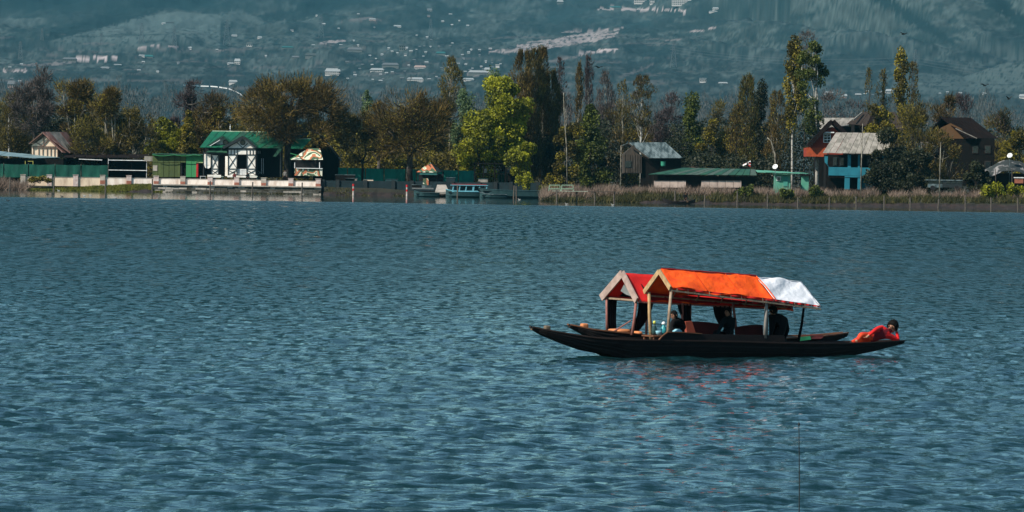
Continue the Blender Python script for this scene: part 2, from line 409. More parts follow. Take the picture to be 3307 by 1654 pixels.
blend(ss(6800, 7200, Dg) * ss(2150, 2500, PXg) * (0.3 + 0.7 * ss(0.42, 0.58, fbm((PXg - PYg * 1.1) / 46.0, PYg / 40.0 + 60, 4, 95))) * 0.8, wood * 1.2)
sp = np.interp(PXg, [100, 150, 300, 420, 560, 640], [140, 132, 95, 58, 38, 44])
blend((PXg < 700) * ss(-2, 3, PYg - sp) * ss(175, 120, PYg) * ss(7100, 7000, Dg) * ss(90, 180, PXg) * 0.75, grass * 1.75)
blend(ss(5260, 5180, Dg) * ss(4500, 4800, Dg) * ss(2800, 3050, PXg) * 0.6, grass * 1.7)
blend(ss(2900, 3500, Dg) * ss(4600, 4000, Dg) * 0.35, wood * 1.6)
# narrow field strips that follow the contour
fs_ = fbm(PXg / 150.0, PYg / 7.0, 3, 101)
blend(ss(0.66, 0.72, fs_) * ss(90, 130, PYg) * ss(330, 300, PYg) * ss(2300, 2100, PXg) * 0.42, soil)
blend(ss(0.30, 0.24, fs_) * ss(60, 130, PYg) * ss(340, 300, PYg) * 0.65, wood)
def strip(pts, half, colr, a=1.0):
    """bare strip of ground running through photographed points"""
    xs = [p[0] for p in pts]; yy = np.interp(PXg, xs, [p[1] for p in pts])
    hh = np.interp(PXg, xs, half if hasattr(half, '__len__') else [half] * len(xs))
    j = fbm(PXg / 9.0, PYg / 3.0, 2, 7) * 1.6 + 0.2
    mk = (PXg > xs[0]) & (PXg < xs[-1]) & (np.abs(PYg - yy) < hh * j) & (Dg < 9500)
    blend(mk * a, colr)
strip([(1570, 168), (1640, 164), (1760, 150), (1880, 132), (1975, 118)], [3, 7, 8, 6, 3], pale, 0.75)
strip([(1660, 150), (1800, 134), (1900, 120), (1985, 106)], [3, 5, 6, 3], pale, 0.75)
strip([(1780, 128), (1850, 116), (1930, 104), (1990, 92)], [3, 4, 6, 4], pale, 0.75)
strip([(1800, 104), (1850, 102), (1900, 98), (2000, 90)], [2, 3, 2, 3], pale, 0.6)
strip([(1690, 137), (1760, 131), (1840, 124)], [2, 3, 2], pale, 0.6)
strip([(1860, 175), (1905, 168), (1912, 172)], [4, 5, 3], pale, 1)
strip([(1915, 168), (1940, 162), (1985, 160)], [4, 5, 1.5], pale * 1.2, 1)
strip([(1760, 200), (1810, 190), (1860, 182)], [3, 5, 2], soil * 1.2, 0.8)
strip([(1500, 240), (1540, 236), (1600, 240)], [5, 8, 5], soil * 1.4, 0.8)
strip([(425, 156), (480, 149), (540, 151), (600, 156)], [1.5, 3, 3, 2], pale, 0.85)
strip([(470, 160), (520, 160), (560, 165)], [3, 5, 3], soil, 0.4)
strip([(0, 229), (40, 229), (80, 228)], [4, 4, 4], pale * 1.1, 0.9)
strip([(235, 193), (300, 190), (340, 188), (370, 186)], [5, 6, 5, 4], pale * 1.5, 0.95)
strip([(60, 210), (130, 208), (200, 205), (240, 196)], [3, 4, 5, 4], soil * 1.5, 0.7)
strip([(1010, 142), (1050, 136), (1090, 132), (1105, 133)], [3, 5, 4, 2], pale, 0.7)
strip([(1090, 70), (1130, 64), (1180, 58), (1220, 66)], [2, 3, 4, 3], soil * 1.2, 0.6)
strip([(1895, 32), (1960, 29), (2060, 31), (2180, 34), (2230, 38)], [2, 2.2, 2, 2, 1.5], pale * 1.3, 0.9)
strip([(2215, 101), (2250, 100), (2262, 100)], [2.5, 2.5, 2], pale, 0.8)
strip([(2275, 92), (2290, 91), (2300, 90)], [2.5, 2.5, 2], pale, 0.8)
strip([(2135, 132), (2170, 130), (2190, 128)], [2, 2, 2], soil * 1.4, 0.8)
strip([(1990, 250), (2030, 234), (2070, 222), (2100, 206)], [3, 6, 6, 3], soil * 1.1, 0.5)
strip([(665, 166), (700, 165), (720, 161)], [2, 3, 2], soil * 1.4, 0.7)
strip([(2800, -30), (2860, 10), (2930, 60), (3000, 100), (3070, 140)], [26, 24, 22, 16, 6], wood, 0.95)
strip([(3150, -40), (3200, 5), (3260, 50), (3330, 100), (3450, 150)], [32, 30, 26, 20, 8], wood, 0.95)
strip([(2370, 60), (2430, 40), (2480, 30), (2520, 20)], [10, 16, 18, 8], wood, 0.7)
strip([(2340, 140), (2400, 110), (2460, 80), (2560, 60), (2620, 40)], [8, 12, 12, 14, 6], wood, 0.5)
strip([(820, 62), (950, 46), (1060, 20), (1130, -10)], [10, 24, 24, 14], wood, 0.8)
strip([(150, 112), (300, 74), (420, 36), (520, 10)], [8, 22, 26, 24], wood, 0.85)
strip([(620, 90), (700, 60), (760, 50), (840, 70)], [5, 14, 14, 6], grass * 1.5, 0.6)
strip([(1700, 70), (1800, 50), (1950, 60), (2100, 80)], [12, 22, 22, 10], wood * 2.2, 0.5)
blend(ss(0.62, 0.70, fbm(PXg / 7.0, PYg / 3.5, 2, 131)) * ss(60, 130, PYg) * ss(420, 340, PYg) * 0.8, wood)
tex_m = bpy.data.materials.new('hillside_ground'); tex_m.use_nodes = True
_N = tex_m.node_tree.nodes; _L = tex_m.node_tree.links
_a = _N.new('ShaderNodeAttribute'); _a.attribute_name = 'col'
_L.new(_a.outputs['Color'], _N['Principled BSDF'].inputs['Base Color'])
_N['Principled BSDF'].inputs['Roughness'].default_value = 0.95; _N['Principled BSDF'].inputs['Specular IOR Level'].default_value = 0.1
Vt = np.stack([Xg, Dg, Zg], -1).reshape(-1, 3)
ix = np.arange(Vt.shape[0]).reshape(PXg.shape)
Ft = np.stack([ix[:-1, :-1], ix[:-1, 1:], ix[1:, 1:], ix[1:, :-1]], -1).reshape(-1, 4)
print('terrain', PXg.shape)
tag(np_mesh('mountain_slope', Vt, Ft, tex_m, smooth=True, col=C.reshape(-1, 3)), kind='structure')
def on_slope(px, py):
    """nearest ground point that shows at photograph pixel (px, py)"""
    D = TD[TD > 2300]; pxa = np.full_like(D, px)
    pyv = 533.0 + (px - 1653.5) * math.tan(ROLL) - (terr(pxa, D) - CAM_H) / D * FPX
    k = np.argmax(pyv <= py)
    if k == 0: k = 1
    t = (pyv[k - 1] - py) / max(pyv[k - 1] - pyv[k], 1e-6); t = min(max(t, 0), 1)
    Dd = D[k - 1] + t * (D[k] - D[k - 1])
    return np.array([(px - 1653.5) / FPX * Dd, Dd, float(terr(np.array([float(px)]), np.array([Dd]))[0])])

# flat land from the bank to the foot of the slopes, ending in a bank at the water
BANK = [(-800, 705), (0, 702), (485, 694), (500, 699.5), (1040, 699.5), (1046, 692), (1500, 700), (1735, 692), (1752, 646), (2100, 640), (2700, 640), (3307, 638), (4200, 634)]
def bank_x(px, D): return (px - 1653.5) / FPX * D
LAND_Z = 1.05
gm = mat('shore_ground', (0.022, 0.020, 0.012), 0.95, (0.013, 0.015, 0.008), scale=0.4, bump=0.5)
mud = mat('bank_mud', (0.011, 0.009, 0.008), 0.9, (0.028, 0.018, 0.016), scale=1.2, bump=0.6)
mb = MB(); vs = []; fs = []
fine = []
for i in range(len(BANK) - 1):
    a, b = BANK[i], BANK[i + 1]; n = max(1, int(abs(b[0] - a[0]) / 14))
    for k in range(n): fine.append((a[0] + (b[0] - a[0]) * k / n, a[1] + (b[1] - a[1]) * k / n))
fine.append(BANK[-1])
rr = random.Random(3)
for px, D in fine:
    j = rr.uniform(-0.5, 0.5); right = px > 1745
    x = bank_x(px, D + j)
    vs += [(x, D - 2.5 + j, -0.35), (x, D - 0.9 + j, 0.04), (x, D + 0.6 + j * 0.6, 0.42 + rr.uniform(-.05, .1)), (bank_x(px, D + 4), D + 4, LAND_Z - 0.05), (bank_x(px, D + 9), D + 9, LAND_Z), (bank_x(px, 900) * 1.2, 900, LAND_Z + 0.1), (bank_x(px, 2000) * 1.4, 2000, 2.6)]
ng = 7
for i in range(len(fine) - 1):
    for k in range(ng - 1):
        a = i * ng + k; fs.append((a, a + ng, a + ng + 1, a + 1))
mb.v = vs; mb.f = fs; mb.m = [0 if (k % (ng - 1)) < 2 else 1 for k in range(len(fs))]
tag(mb.build('ground', [mud, gm]), kind='structure')

# air: thin haze in one closed box
hz = bpy.data.materials.new('haze'); hz.use_nodes = True; hn = hz.node_tree.nodes; hn.clear()
ho = hn.new('ShaderNodeOutputMaterial'); hv = hn.new('ShaderNodeVolumePrincipled')
hv.inputs['Color'].default_value = HAZE_COL; hv.inputs['Density'].default_value = HAZE_D; hv.inputs['Anisotropy'].default_value = 0.15
hz.node_tree.links.new(hv.outputs[0], ho.inputs['Volume'])
hm = MB(); hm.box(-6200, 6200, -320, 13600, -1.4, 1300)
ho_ = hm.build('haze', hz); tag(ho_, kind='stuff'); ho_.display_type = 'WIRE'
# ================================================================== TREES
BARK_PALE = mat('bark_pale', (0.30, 0.28, 0.22), 0.9, (0.06, 0.05, 0.04), scale=2.5, bump=0.4, stretch=(1, 1, 0.5))
BARK_DARK = mat('bark_dark', (0.022, 0.018, 0.015), 0.9, (0.10, 0.09, 0.075), scale=2.0, bump=0.5, stretch=(1, 1, 0.35), sharp=(0.45, 0.7))
BARK_WHITE = mat('bark_white', (0.34, 0.33, 0.30), 0.85, (0.10, 0.09, 0.08), scale=3.0, bump=0.3, stretch=(1, 1, 1.6), sharp=(0.5, 0.62))
FOL = {
 'rust': leafmat('twigs_rust', (0.018, 0.010, 0.004), (0.185, 0.122, 0.020), transl=0.14, c3=(0.050, 0.034, 0.008)),
 'olive': leafmat('twigs_olive', (0.014, 0.012, 0.004), (0.20, 0.155, 0.020), transl=0.15, c3=(0.045, 0.036, 0.009)),
 'lime': leafmat('leaves_lime', (0.028, 0.036, 0.004), (0.40, 0.40, 0.018), transl=0.3, c3=(0.17, 0.18, 0.010)),
 'green': leafmat('leaves_green', (0.014, 0.022, 0.005), (0.15, 0.17, 0.022), transl=0.22, c3=(0.05, 0.065, 0.010)),
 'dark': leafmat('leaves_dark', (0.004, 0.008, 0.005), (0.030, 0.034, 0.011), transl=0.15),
 'bluegreen': leafmat('leaves_bluegreen', (0.040, 0.070, 0.035), (0.13, 0.19, 0.08), transl=0.3),
 'plum': leafmat('twigs_plum', (0.018, 0.013, 0.014), (0.075, 0.055, 0.055), transl=0.1),
 'grey': leafmat('twigs_grey', (0.028, 0.024, 0.024), (0.11, 0.09, 0.08), transl=0.1),
 'mustard': leafmat('leaves_mustard', (0.018, 0.016, 0.004), (0.29, 0.24, 0.016), transl=0.25, c3=(0.075, 0.062, 0.010)),
}
def rvec(r, n):
    v = r.normal(size=(n, 3)); return v / np.linalg.norm(v, axis=1)[:, None]
def blades(r, P, Dn, L, wd, var):
    """thin triangles: roots P, directions Dn, lengths L, widths wd"""
    n = len(P); s = np.cross(Dn, rvec(r, n)); s /= np.maximum(np.linalg.norm(s, axis=1), 1e-6)[:, None]
    a = P - s * (wd / 2)[:, None]; b = P + s * (wd / 2)[:, None]; c = P + Dn * L[:, None]
    V = np.stack([a, b, c], 1).reshape(-1, 3); F = np.arange(n * 3).reshape(n, 3)
    return V, F, np.repeat(var, 3)
def leaves(r, P, size, var, flat=0.0):
    n = len(P); a = rvec(r, n); b = np.cross(a, rvec(r, n)); b /= np.maximum(np.linalg.norm(b, axis=1), 1e-6)[:, None]
    a = a * (size * 0.62)[:, None]; b = b * (size * 0.40)[:, None]
    V = np.stack([P - a, P + b, P + a, P - b], 1).reshape(-1, 3); F = np.arange(n * 4).reshape(n, 4)
    return V, F, np.repeat(var, 4)
TREE_TRI = [0]
def tree(name, px, top, half, D, kind, label, group, shape='round', n=5000, low=0.28, base_py=None, trunk=0.22, bark=BARK_DARK,
         clumps=26, seed=1, size=0.24, lean=0.0, mixk=None, forks=1, twig=1.0, dens=0.85, base_dx=0, skew=0):
    """px, top, half: middle, highest point and half width of the crown in the photograph; D metres from the camera"""
    n = int(n * (2.6 if px < 700 else 1.8)); half = half * (1.28 if (px < 700 and shape == 'round') else 1.12 if shape == 'round' else 1.22 if shape == 'column' else 1.08); r = np.random.default_rng(seed * 13 + 5); rs = random.Random(seed * 7)
    s = FPX / D
    topp = W(px, top, D); H = topp[2] - LAND_Z; hw = half / s
    mid = W(px, top + 0.5 * H * s, D)
    bx = mid[0] + base_dx / s
    root = thing(name, (bx, D, LAND_Z), label, 'tree', group)
    B = np.array([bx, D, LAND_Z - 0.1])
    zl = LAND_Z + H * low; zh = LAND_Z + H
    cx = mid[0]
    # clump centres inside the crown's outline
    cc = []; tries = 0
    while len(cc) < clumps and tries < 6000:
        tries += 1
        t = rs.random() if shape != 'column' else ((len(cc) + rs.random()) / clumps); a = rs.uniform(0, 2 * math.pi); q = rs.random() ** 0.42
        if shape == 'round': w = math.sqrt(max(0, 1 - (2 * t - 1) ** 2)) ** 0.8; w = w * (1.0 if t > .3 else .85 + .5 * t)
        elif shape == 'umbrella': w = math.sqrt(max(0, 1 - ((t - 0.42) / 0.60) ** 2)) if t > 0.42 else 0.82 + 0.35 * t
        elif shape == 'column': w = (math.sin(math.pi * min(1, (t * 0.93 + 0.07))) ** 0.45)
        elif shape == 'cone': w = (1 - t) ** 0.75 * min(1, 0.5 + t * 3)
        else: w = 0.8
        w *= 0.86 + 0.28 * rs.random()
        c = np.array([cx + hw * w * q * math.cos(a) + skew * (t - .5), D + hw * w * q * math.sin(a) * 0.8, zl + (zh - zl) * t * 0.97])
        if all(np.linalg.norm((c - o) * np.array([1, 1, .8])) > 0.45 * hw / max(1, clumps / 14) for o in cc): cc.append(c)
    # trunk and limbs
    tm = MB()
    th = zl + (zh - zl) * (0.10 if shape in ('round', 'umbrella') else 0.75)
    if shape in ('round', 'umbrella', 'fork'):
        f = B + np.array([lean * 0.5, 0, (zl - B[2]) * 0.9])
        tm.tube([B, B + (f - B) * .45 + np.array([rs.uniform(-.1, .1), 0, 0]), f], [trunk * 1.25, trunk, trunk * 0.9], 8)
        forksP = [f]
    else:
        f = np.array([cx + lean, D, th]); kk = [B]
        for q in (0.2, 0.4, 0.6, 0.8): kk.append(B + (f - B) * q + np.array([rs.uniform(-.12, .12), 0, 0]))
        kk.append(f)
        tm.tube(kk, [trunk * 1.2, trunk, trunk * .85, trunk * .68, trunk * .5, trunk * .25], 7)
        forksP = kk[1:]
    mainl = []
    for i, c in enumerate(cc):
        if shape in ('round', 'umbrella', 'fork'):
            st = forksP[0]
        else:
            zz = max(B[2] + 0.3, c[2] - 0.5 * abs(c[0] - cx) * 1.6 - 0.12 * H)
            tt = min(1, max(0, (zz - B[2]) / (f[2] - B[2]))); st = B + (f - B) * tt
        if mainl and shape in ('round', 'umbrella', 'fork') and i > 7:
            # spring from an earlier limb
            best = min(mainl, key=lambda m: np.linalg.norm(m - c) + 0.6 * max(0, m[2] - c[2] + 0.5) * 3); st = best
        v = c - st; L = np.linalg.norm(v)
        up = np.array([0, 0, 0.10 * L]); out = np.array([v[0], v[1], 0]) * 0.10
        m1 = st + v * 0.33 + out - up * .5 + rvec(r, 1)[0] * 0.05 * L; m2 = st + v * 0.68 + out * 0.6 + rvec(r, 1)[0] * 0.05 * L
        r0 = trunk * (0.60 if i <= 7 else 0.36) * (0.8 if shape == 'column' else 1)
        if shape == 'column': r0 = trunk * 0.28
        tm.tube([st, m1, m2, c], [r0, r0 * 0.75, r0 * 0.5, r0 * 0.22], 5, cap=False)
        mainl.append(m1 * 0.3 + m2 * 0.7)
    tk = tm.build('trunk', bark, root, smooth=True)
    # foliage
    cc = np.array(cc); ncl = len(cc)
    cr = hw * ((0.50 if shape == 'round' and kind not in ('lime','green','dark','bluegreen','mustard') else 0.40) if shape in ('round', 'umbrella') else 0.42) / max(1, (ncl / 26)) ** 0.25
    if shape == 'column': cr = max(cr, hw * 0.55)
    per = n // max(1, ncl)
    P = np.repeat(cc, per, 0); m = len(P)
    cshade = np.repeat(r.random(ncl), per)
    csz = np.repeat(0.65 + 0.7 * r.random(ncl), per)
    off = rvec(r, m) * (r.random(m) ** 0.40 * cr * csz)[:, None]
    off[:, 2] *= 1.0 if shape != 'column' else 1.9
    if kind in ('lime', 'green', 'dark', 'bluegreen', 'mustard'):
        P = P + off; var = np.clip(0.5 * cshade + 0.5 * r.random(m) , 0, 1)
        V, F, A = leaves(r, P, size * (0.6 + 0.8 * r.random(m)), var)
        o = np_mesh('crown', V, F, FOL[kind], root, attr=A); TREE_TRI[0] += 2 * len(F)
    else:
        # fine twigs rising and fanning out from the limb ends
        ctr = np.array([cx, D, zl + (zh - zl) * 0.15])
        if shape == 'column':
            t_ = r.random(m); an = r.random(m) * 6.283; pr = np.sin(np.pi * np.clip(t_ * .88 + .10, 0, 1)) ** .42
            rad_ = hw * pr * np.sqrt(r.random(m)) * (0.15 + 1.75 * fbm(t_ * 5.5 + seed, np.abs(an - 3.14) * 1.0, 3, seed))
            keep = r.random(m) < np.clip(3.4 * fbm(t_ * 8 + seed * 3, np.abs(an - 3.14) * 1.3 + 4, 3, seed + 7) - 1.15, .04, 1)
            base_ = np.stack([cx + lean * t_ + rad_ * np.cos(an), D + rad_ * np.sin(an), zl + (zh - zl) * t_ * .96], -1)
            P = base_[keep]; m = len(P); start = P; cshade = cshade[:m] * 0 + fbm(t_[keep] * 9, an[keep], 3, seed + 9)
            dirn = start - np.array([cx, D, 0]) * 1.0; dirn[:, 2] = 0; dirn /= np.maximum(np.linalg.norm(dirn, axis=1), .05)[:, None]
        else:
            start = P + off * 0.80
            dirn = off / np.maximum(np.linalg.norm(off, axis=1), .05)[:, None] * 1.0 + 0.55 * (start - ctr) / np.linalg.norm(start - ctr, axis=1)[:, None]
        if shape != 'column':
            kp = r.random(m) < np.clip(4.0 * fbm(start[:, 0] * .62 + seed, start[:, 2] * .75, 3, seed + 3) - 1.15, .06, 1)
            start = start[kp]; dirn = dirn[kp]; cshade = cshade[kp]; m = len(start)
        up = 0.40 if shape != 'column' else 1.3
        dirn = dirn * (0.8 if shape != 'column' else 0.35) + rvec(r, m) * 0.45 + np.array([0, 0, up]); dirn /= np.linalg.norm(dirn, axis=1)[:, None]
        L = (0.30 + 0.75 * r.random(m) ** 1.5) * twig * min(1.35, max(0.6, hw / 4))
        wd = (0.035 + 0.035 * r.random(m)) * size / 0.24
        var = np.clip(0.45 * cshade + 0.55 * r.random(m), 0, 1)
        V, F, A = blades(r, start, dirn, L, wd * 1.7, var)
        o = np_mesh('crown', V, F, FOL[kind], root, attr=A); TREE_TRI[0] += len(F)
        k = int(m * 0.45)
        V, F, A = leaves(r, start[:k] + dirn[:k] * (L[:k] * r.random(k))[:, None], size * (0.35 + 0.5 * r.random(k)), np.clip(var[:k] + 0.1, 0, 1))
        o = np_mesh('buds', V, F, FOL[mixk or kind], root, attr=A); TREE_TRI[0] += 2 * len(F)
        o['kind'] = 'stuff'
    return root
G1 = 'old pollard trees along the bank'; G2 = 'tall poplars behind the bank'; G3 = 'leafy trees behind the bank'; G4 = 'bare trees behind the bank'
T = tree
# -- left group
T('bare_tree', 112, 240, 52, 735, 'grey', 'bare tree with twisted limbs above the cream gabled hut', G4, 'round', 3000, 0.50, trunk=0.30, clumps=16, seed=1, twig=1.5, bark=BARK_DARK)
T('bare_tree', 55, 315, 60, 742, 'olive', 'brown twiggy tree at the far left edge behind the blue sloped shed', G4, 'round', 3600, 0.25, trunk=0.2, clumps=18, seed=2)
T('bare_tree', -25, 330, 60, 745, 'olive', 'brown twiggy tree cut by the left edge of the photo', G4, 'round', 2600, 0.2, trunk=0.2, clumps=14, seed=3)
T('birch_tree', 28, 330, 26, 738, 'olive', 'slender pale trunked tree near the left edge', G4, 'column', 1500, 0.4, trunk=0.13, clumps=12, seed=4, bark=BARK_WHITE)
T('pollard_tree', 245, 272, 52, 728, 'rust', 'rust twigged pollard tree with pale forked limbs right of the cream gabled hut', G1, 'round', 4200, 0.48, trunk=0.32, clumps=20, seed=5, twig=1.2, mixk='mustard', bark=BARK_PALE)
T('pollard_tree', 370, 295, 62, 722, 'rust', 'broad rust and olive pollard tree over the dark open shelter', G1, 'round', 5600, 0.22, trunk=0.36, clumps=26, seed=6, mixk='mustard', bark=BARK_PALE)
T('pollard_tree', 298, 385, 55, 716, 'olive', 'low brown pollard tree beside the rusty roof of the cream hut', G1, 'round', 4200, 0.15, trunk=0.3, clumps=22, seed=7, mixk='mustard')
T('pollard_tree', 440, 345, 52, 720, 'olive', 'dark olive pollard tree left of the gap in the tree line', G1, 'round', 4800, 0.18, trunk=0.32, clumps=22, seed=8, mixk='olive', bark=BARK_PALE)
T('shade_tree', 170, 380, 60, 752, 'dark', 'dark tree filling the gap behind the cream gabled hut', G3, 'round', 3000, 0.1, trunk=0.2, clumps=16, seed=9)
T('shade_tree', 385, 450, 90, 748, 'dark', 'dark low tree behind the open shelter', G3, 'round', 3200, 0.02, trunk=0.2, clumps=20, seed=10)
# -- between the gap and the white timbered house
T('plum_tree', 628, 275, 75, 745, 'plum', 'dark plum coloured tree with a rounded top left of the green roof', G1, 'umbrella', 6000, 0.36, trunk=0.32, clumps=26, seed=11)
T('leafy_tree', 525, 385, 38, 730, 'lime', 'yellow green tree behind the olive tin shed', G3, 'round', 3400, 0.12, trunk=0.15, clumps=18, seed=12)
T('leafy_tree', 607, 350, 30, 728, 'mustard', 'narrow yellow green tree in front of the plum coloured tree', G3, 'cone', 3000, 0.2, trunk=0.15, clumps=16, seed=13)
T('pollard_tree', 690, 325, 62, 732, 'rust', 'brown pollard tree with pale branching limbs behind the green roof ridge', G1, 'round', 5000, 0.36, trunk=0.32, clumps=24, seed=14, mixk='mustard', bark=BARK_PALE)
T('shade_tree', 575, 440, 95, 742, 'mustard', 'low yellowish thicket tree behind the tin sheds', G3, 'round', 4200, 0.05, trunk=0.2, clumps=22, seed=15)
T('giant_pollard_tree', 945, 274, 168, 707, 'rust', 'giant spreading pollard tree beside the white timbered house, the broadest crown on the bank', G1, 'umbrella', 17000, 0.50, trunk=0.50, clumps=70, seed=16, twig=0.9, mixk='olive', base_dx=-14)
T('pollard_tree', 830, 290, 50, 724, 'olive', 'brown tree merging with the left side of the giant pollard', G1, 'round', 4200, 0.42, trunk=0.3, clumps=20, seed=17, mixk='mustard')
T('shade_tree', 1010, 430, 115, 745, 'mustard', 'yellow green low tree behind the giant pollard trunk', G3, 'round', 4000, 0.05, trunk=0.2, clumps=22, seed=18)
# -- centre
T('poplar_tree', 1178, 290, 17, 760, 'bluegreen', 'small narrow green poplar right of the giant pollard', G2, 'column', 1500, 0.3, trunk=0.12, clumps=14, seed=19)
T('pollard_tree', 1172, 355, 62, 712, 'olive', 'small dark fan shaped tree on a thin leaning trunk before the green net', G1, 'umbrella', 3800, 0.34, trunk=0.17, clumps=22, seed=20, mixk='rust', base_dx=0)
T('pollard_tree', 1340, 316, 122, 708, 'rust', 'round brown pollard tree with a pale base above the camouflage tent', G1, 'umbrella', 12500, 0.44, trunk=0.42, clumps=52, seed=21, mixk='mustard', base_dx=-15, bark=BARK_DARK)
T('pollard_tree', 1225, 330, 45, 722, 'rust', 'rusty crown joining the left side of the round brown pollard', G1, 'round', 3600, 0.35, trunk=0.25, clumps=16, seed=22, mixk='olive')
T('poplar_tree', 1452, 178, 30, 745, 'olive', 'tall thin brown poplar standing over the round brown pollard', G2, 'column', 3000, 0.56, trunk=0.2, clumps=22, seed=23, mixk='mustard', bark=BARK_PALE)
T('poplar_tree', 1497, 300, 30, 738, 'bluegreen', 'feathery blue green tree left of the lime green tree', G3, 'column', 2800, 0.3, trunk=0.16, clumps=18, seed=24)
T('shade_tree', 1240, 470, 95, 735, 'mustard', 'yellow green thicket tree behind the long green net', G3, 'round', 4200, 0.05, trunk=0.15, clumps=22, seed=25)
T('shade_tree', 1425, 470, 80, 735, 'mustard', 'mustard thicket tree behind the camouflage tent', G3, 'round', 3600, 0.05, trunk=0.15, clumps=20, seed=26)
T('leafy_tree', 1628, 248, 72, 722, 'lime', 'tall bright lime green tree in the middle of the bank', G3, 'round', 9500, 0.16, trunk=0.3, clumps=44, seed=27, size=0.30)
T('leafy_tree', 1560, 370, 62, 718, 'lime', 'bright green tree leaning left behind the dark jetty pavilion', G3, 'round', 6000, 0.06, trunk=0.2, clumps=30, seed=28, size=0.28)
T('leafy_tree', 1692, 465, 42, 703, 'lime', 'small lime green tree at the foot of the brown poplars', G3, 'round', 3200, 0.06, trunk=0.12, clumps=18, seed=29, size=0.26)
T('willow_tree', 1600, 238, 34, 750, 'bluegreen', 'pale blue green treetop behind the bright lime tree', G3, 'column', 2200, 0.3, trunk=0.15, clumps=16, seed=30)
for i, (px, top, hf, lb) in enumerate([(1688, 152, 34, 'leftmost of the huddle of tall brown poplars'), (1722, 146, 32, 'second brown poplar of the tall huddle'), (1752, 140, 32, 'third and highest brown poplar of the tall huddle'), (1776, 215, 34, 'rightmost dark poplar of the tall huddle')]):
    T('poplar_tree', px, top, hf, 728 + i * 3, 'olive' if i % 2 else 'rust', lb, G2, 'column', 8500, 0.08, trunk=0.2, clumps=44, seed=31 + i, mixk='olive', bark=BARK_PALE, twig=1.5)
T('shade_tree', 1765, 430, 55, 735, 'dark', 'dark bushy tree at the base of the tall poplars', G3, 'round', 3200, 0.02, trunk=0.2, clumps=18, seed=36)
T('poplar_tree', 1806, 180, 15, 790, 'plum', 'thin dark treetop just right of the tall poplars', G4, 'column', 1000, 0.55, trunk=0.12, clumps=12, seed=37)
T('bare_tree', 1826, 300, 26, 745, 'grey', 'thin leafless tree with bare upright twigs beside the green yellow tree', G4, 'column', 900, 0.3, trunk=0.13, clumps=14, seed=38, bark=BARK_PALE, twig=1.8)
T('leafy_tree', 1905, 340, 58, 715, 'green', 'dark green bushy tree above the dry reeds', G3, 'cone', 6500, 0.05, trunk=0.2, clumps=34, seed=39, size=0.27)
T('leafy_tree', 1838, 400, 42, 708, 'mustard', 'golden green tree with a bare pale stem in front of it', G3, 'round', 4200, 0.05, trunk=0.15, clumps=22, seed=40, size=0.26)
T('shade_tree', 1935, 430, 52, 722, 'dark', 'dark shaded tree right of the golden green one', G3, 'round', 3600, 0.02, trunk=0.2, clumps=22, seed=41)
for i, (px, top, hf, k, lb) in enumerate([(1868, 195, 11, 'rust', 'slim tall brown tree top above the dark green tree'), (1897, 178, 14, 'plum', 'slim bare tree with a dark tuft beside the slim brown one'), (1952, 225, 24, 'grey', 'thin leafless tree with purple grey twigs'), (1962, 330, 34, 'plum', 'lower leafless tree with spreading grey twigs')]):
    T('bare_tree', px, top, hf, 765 + i * 4, k, lb, G4, 'column' if i < 3 else 'round', 1300, 0.45, trunk=0.11, clumps=14, seed=42 + i, bark=BARK_PALE, twig=1.6)
T('poplar_tree', 2010, 250, 18, 750, 'olive', 'thin olive poplar left of the one rising past the grey roof', G2, 'column', 1300, 0.4, trunk=0.12, clumps=14, seed=47, bark=BARK_PALE)
T('birch_tree', 2072, 240, 34, 690, 'olive', 'tall tree on a thin pale stem in front of the grey metal roof', G2, 'column', 2600, 0.55, trunk=0.15, clumps=20, seed=48, bark=BARK_WHITE, mixk='plum')
T('shade_tree', 2050, 400, 70, 745, 'rust', 'brown thicket tree behind the grey metal roof', G3, 'round', 3600, 0.05, trunk=0.2, clumps=18, seed=49, mixk='mustard')
T('bare_tree', 2135, 365, 34, 740, 'plum', 'dusky leafless tree right behind the grey metal roof', G4, 'round', 2000, 0.3, trunk=0.13, clumps=16, seed=50)
T('leafy_tree', 2232, 310, 52, 735, 'green', 'feathery green tree right of the grey metal roof', G3, 'cone', 5200, 0.1, trunk=0.2, clumps=32, seed=51, size=0.27)
T('leafy_tree', 2300, 390, 44, 728, 'mustard', 'loose yellowish green tree behind the long low green roof', G3, 'round', 3600, 0.05, trunk=0.15, clumps=20, seed=52)
T('shade_tree', 2215, 460, 80, 718, 'dark', 'dark low tree behind the long low green roof', G3, 'round', 3600, 0.02, trunk=0.15, clumps=20, seed=53)
# -- right
T('bare_tree', 2160, 300, 40, 775, 'plum', 'faint leafless tree between the grey metal roof and the feathery green tree', G4, 'round', 1800, 0.3, trunk=0.13, clumps=18, seed=81, twig=1.6)
T('bare_tree', 2335, 330, 44, 770, 'olive', 'wispy brown tree between the feathery green tree and the brown clump', G4, 'round', 2400, 0.2, trunk=0.15, clumps=20, seed=82, twig=1.6)
T('bare_tree', 2690, 300, 46, 790, 'grey', 'wispy leafless tree right of the tallest birch, behind the pale roof strip', G4, 'round', 1500, 0.3, trunk=0.13, clumps=18, seed=83, twig=1.6)
T('bare_tree', 1995, 330, 44, 770, 'rust', 'wispy reddish brown tree left of the thin olive poplar', G4, 'round', 2200, 0.2, trunk=0.15, clumps=20, seed=84, twig=1.5)
T('bare_tree', 2980, 340, 34, 740, 'olive', 'wispy olive tree left of the rust twigged one behind the dark brown house', G4, 'round', 2600, 0.2, trunk=0.15, clumps=20, seed=85, twig=1.6)
T('leafy_tree', 3155, 530, 36, 652, 'dark', 'dark low tree before the right wall of the dark brown house', G3, 'round', 3600, 0.05, trunk=0.14, clumps=22, seed=86)
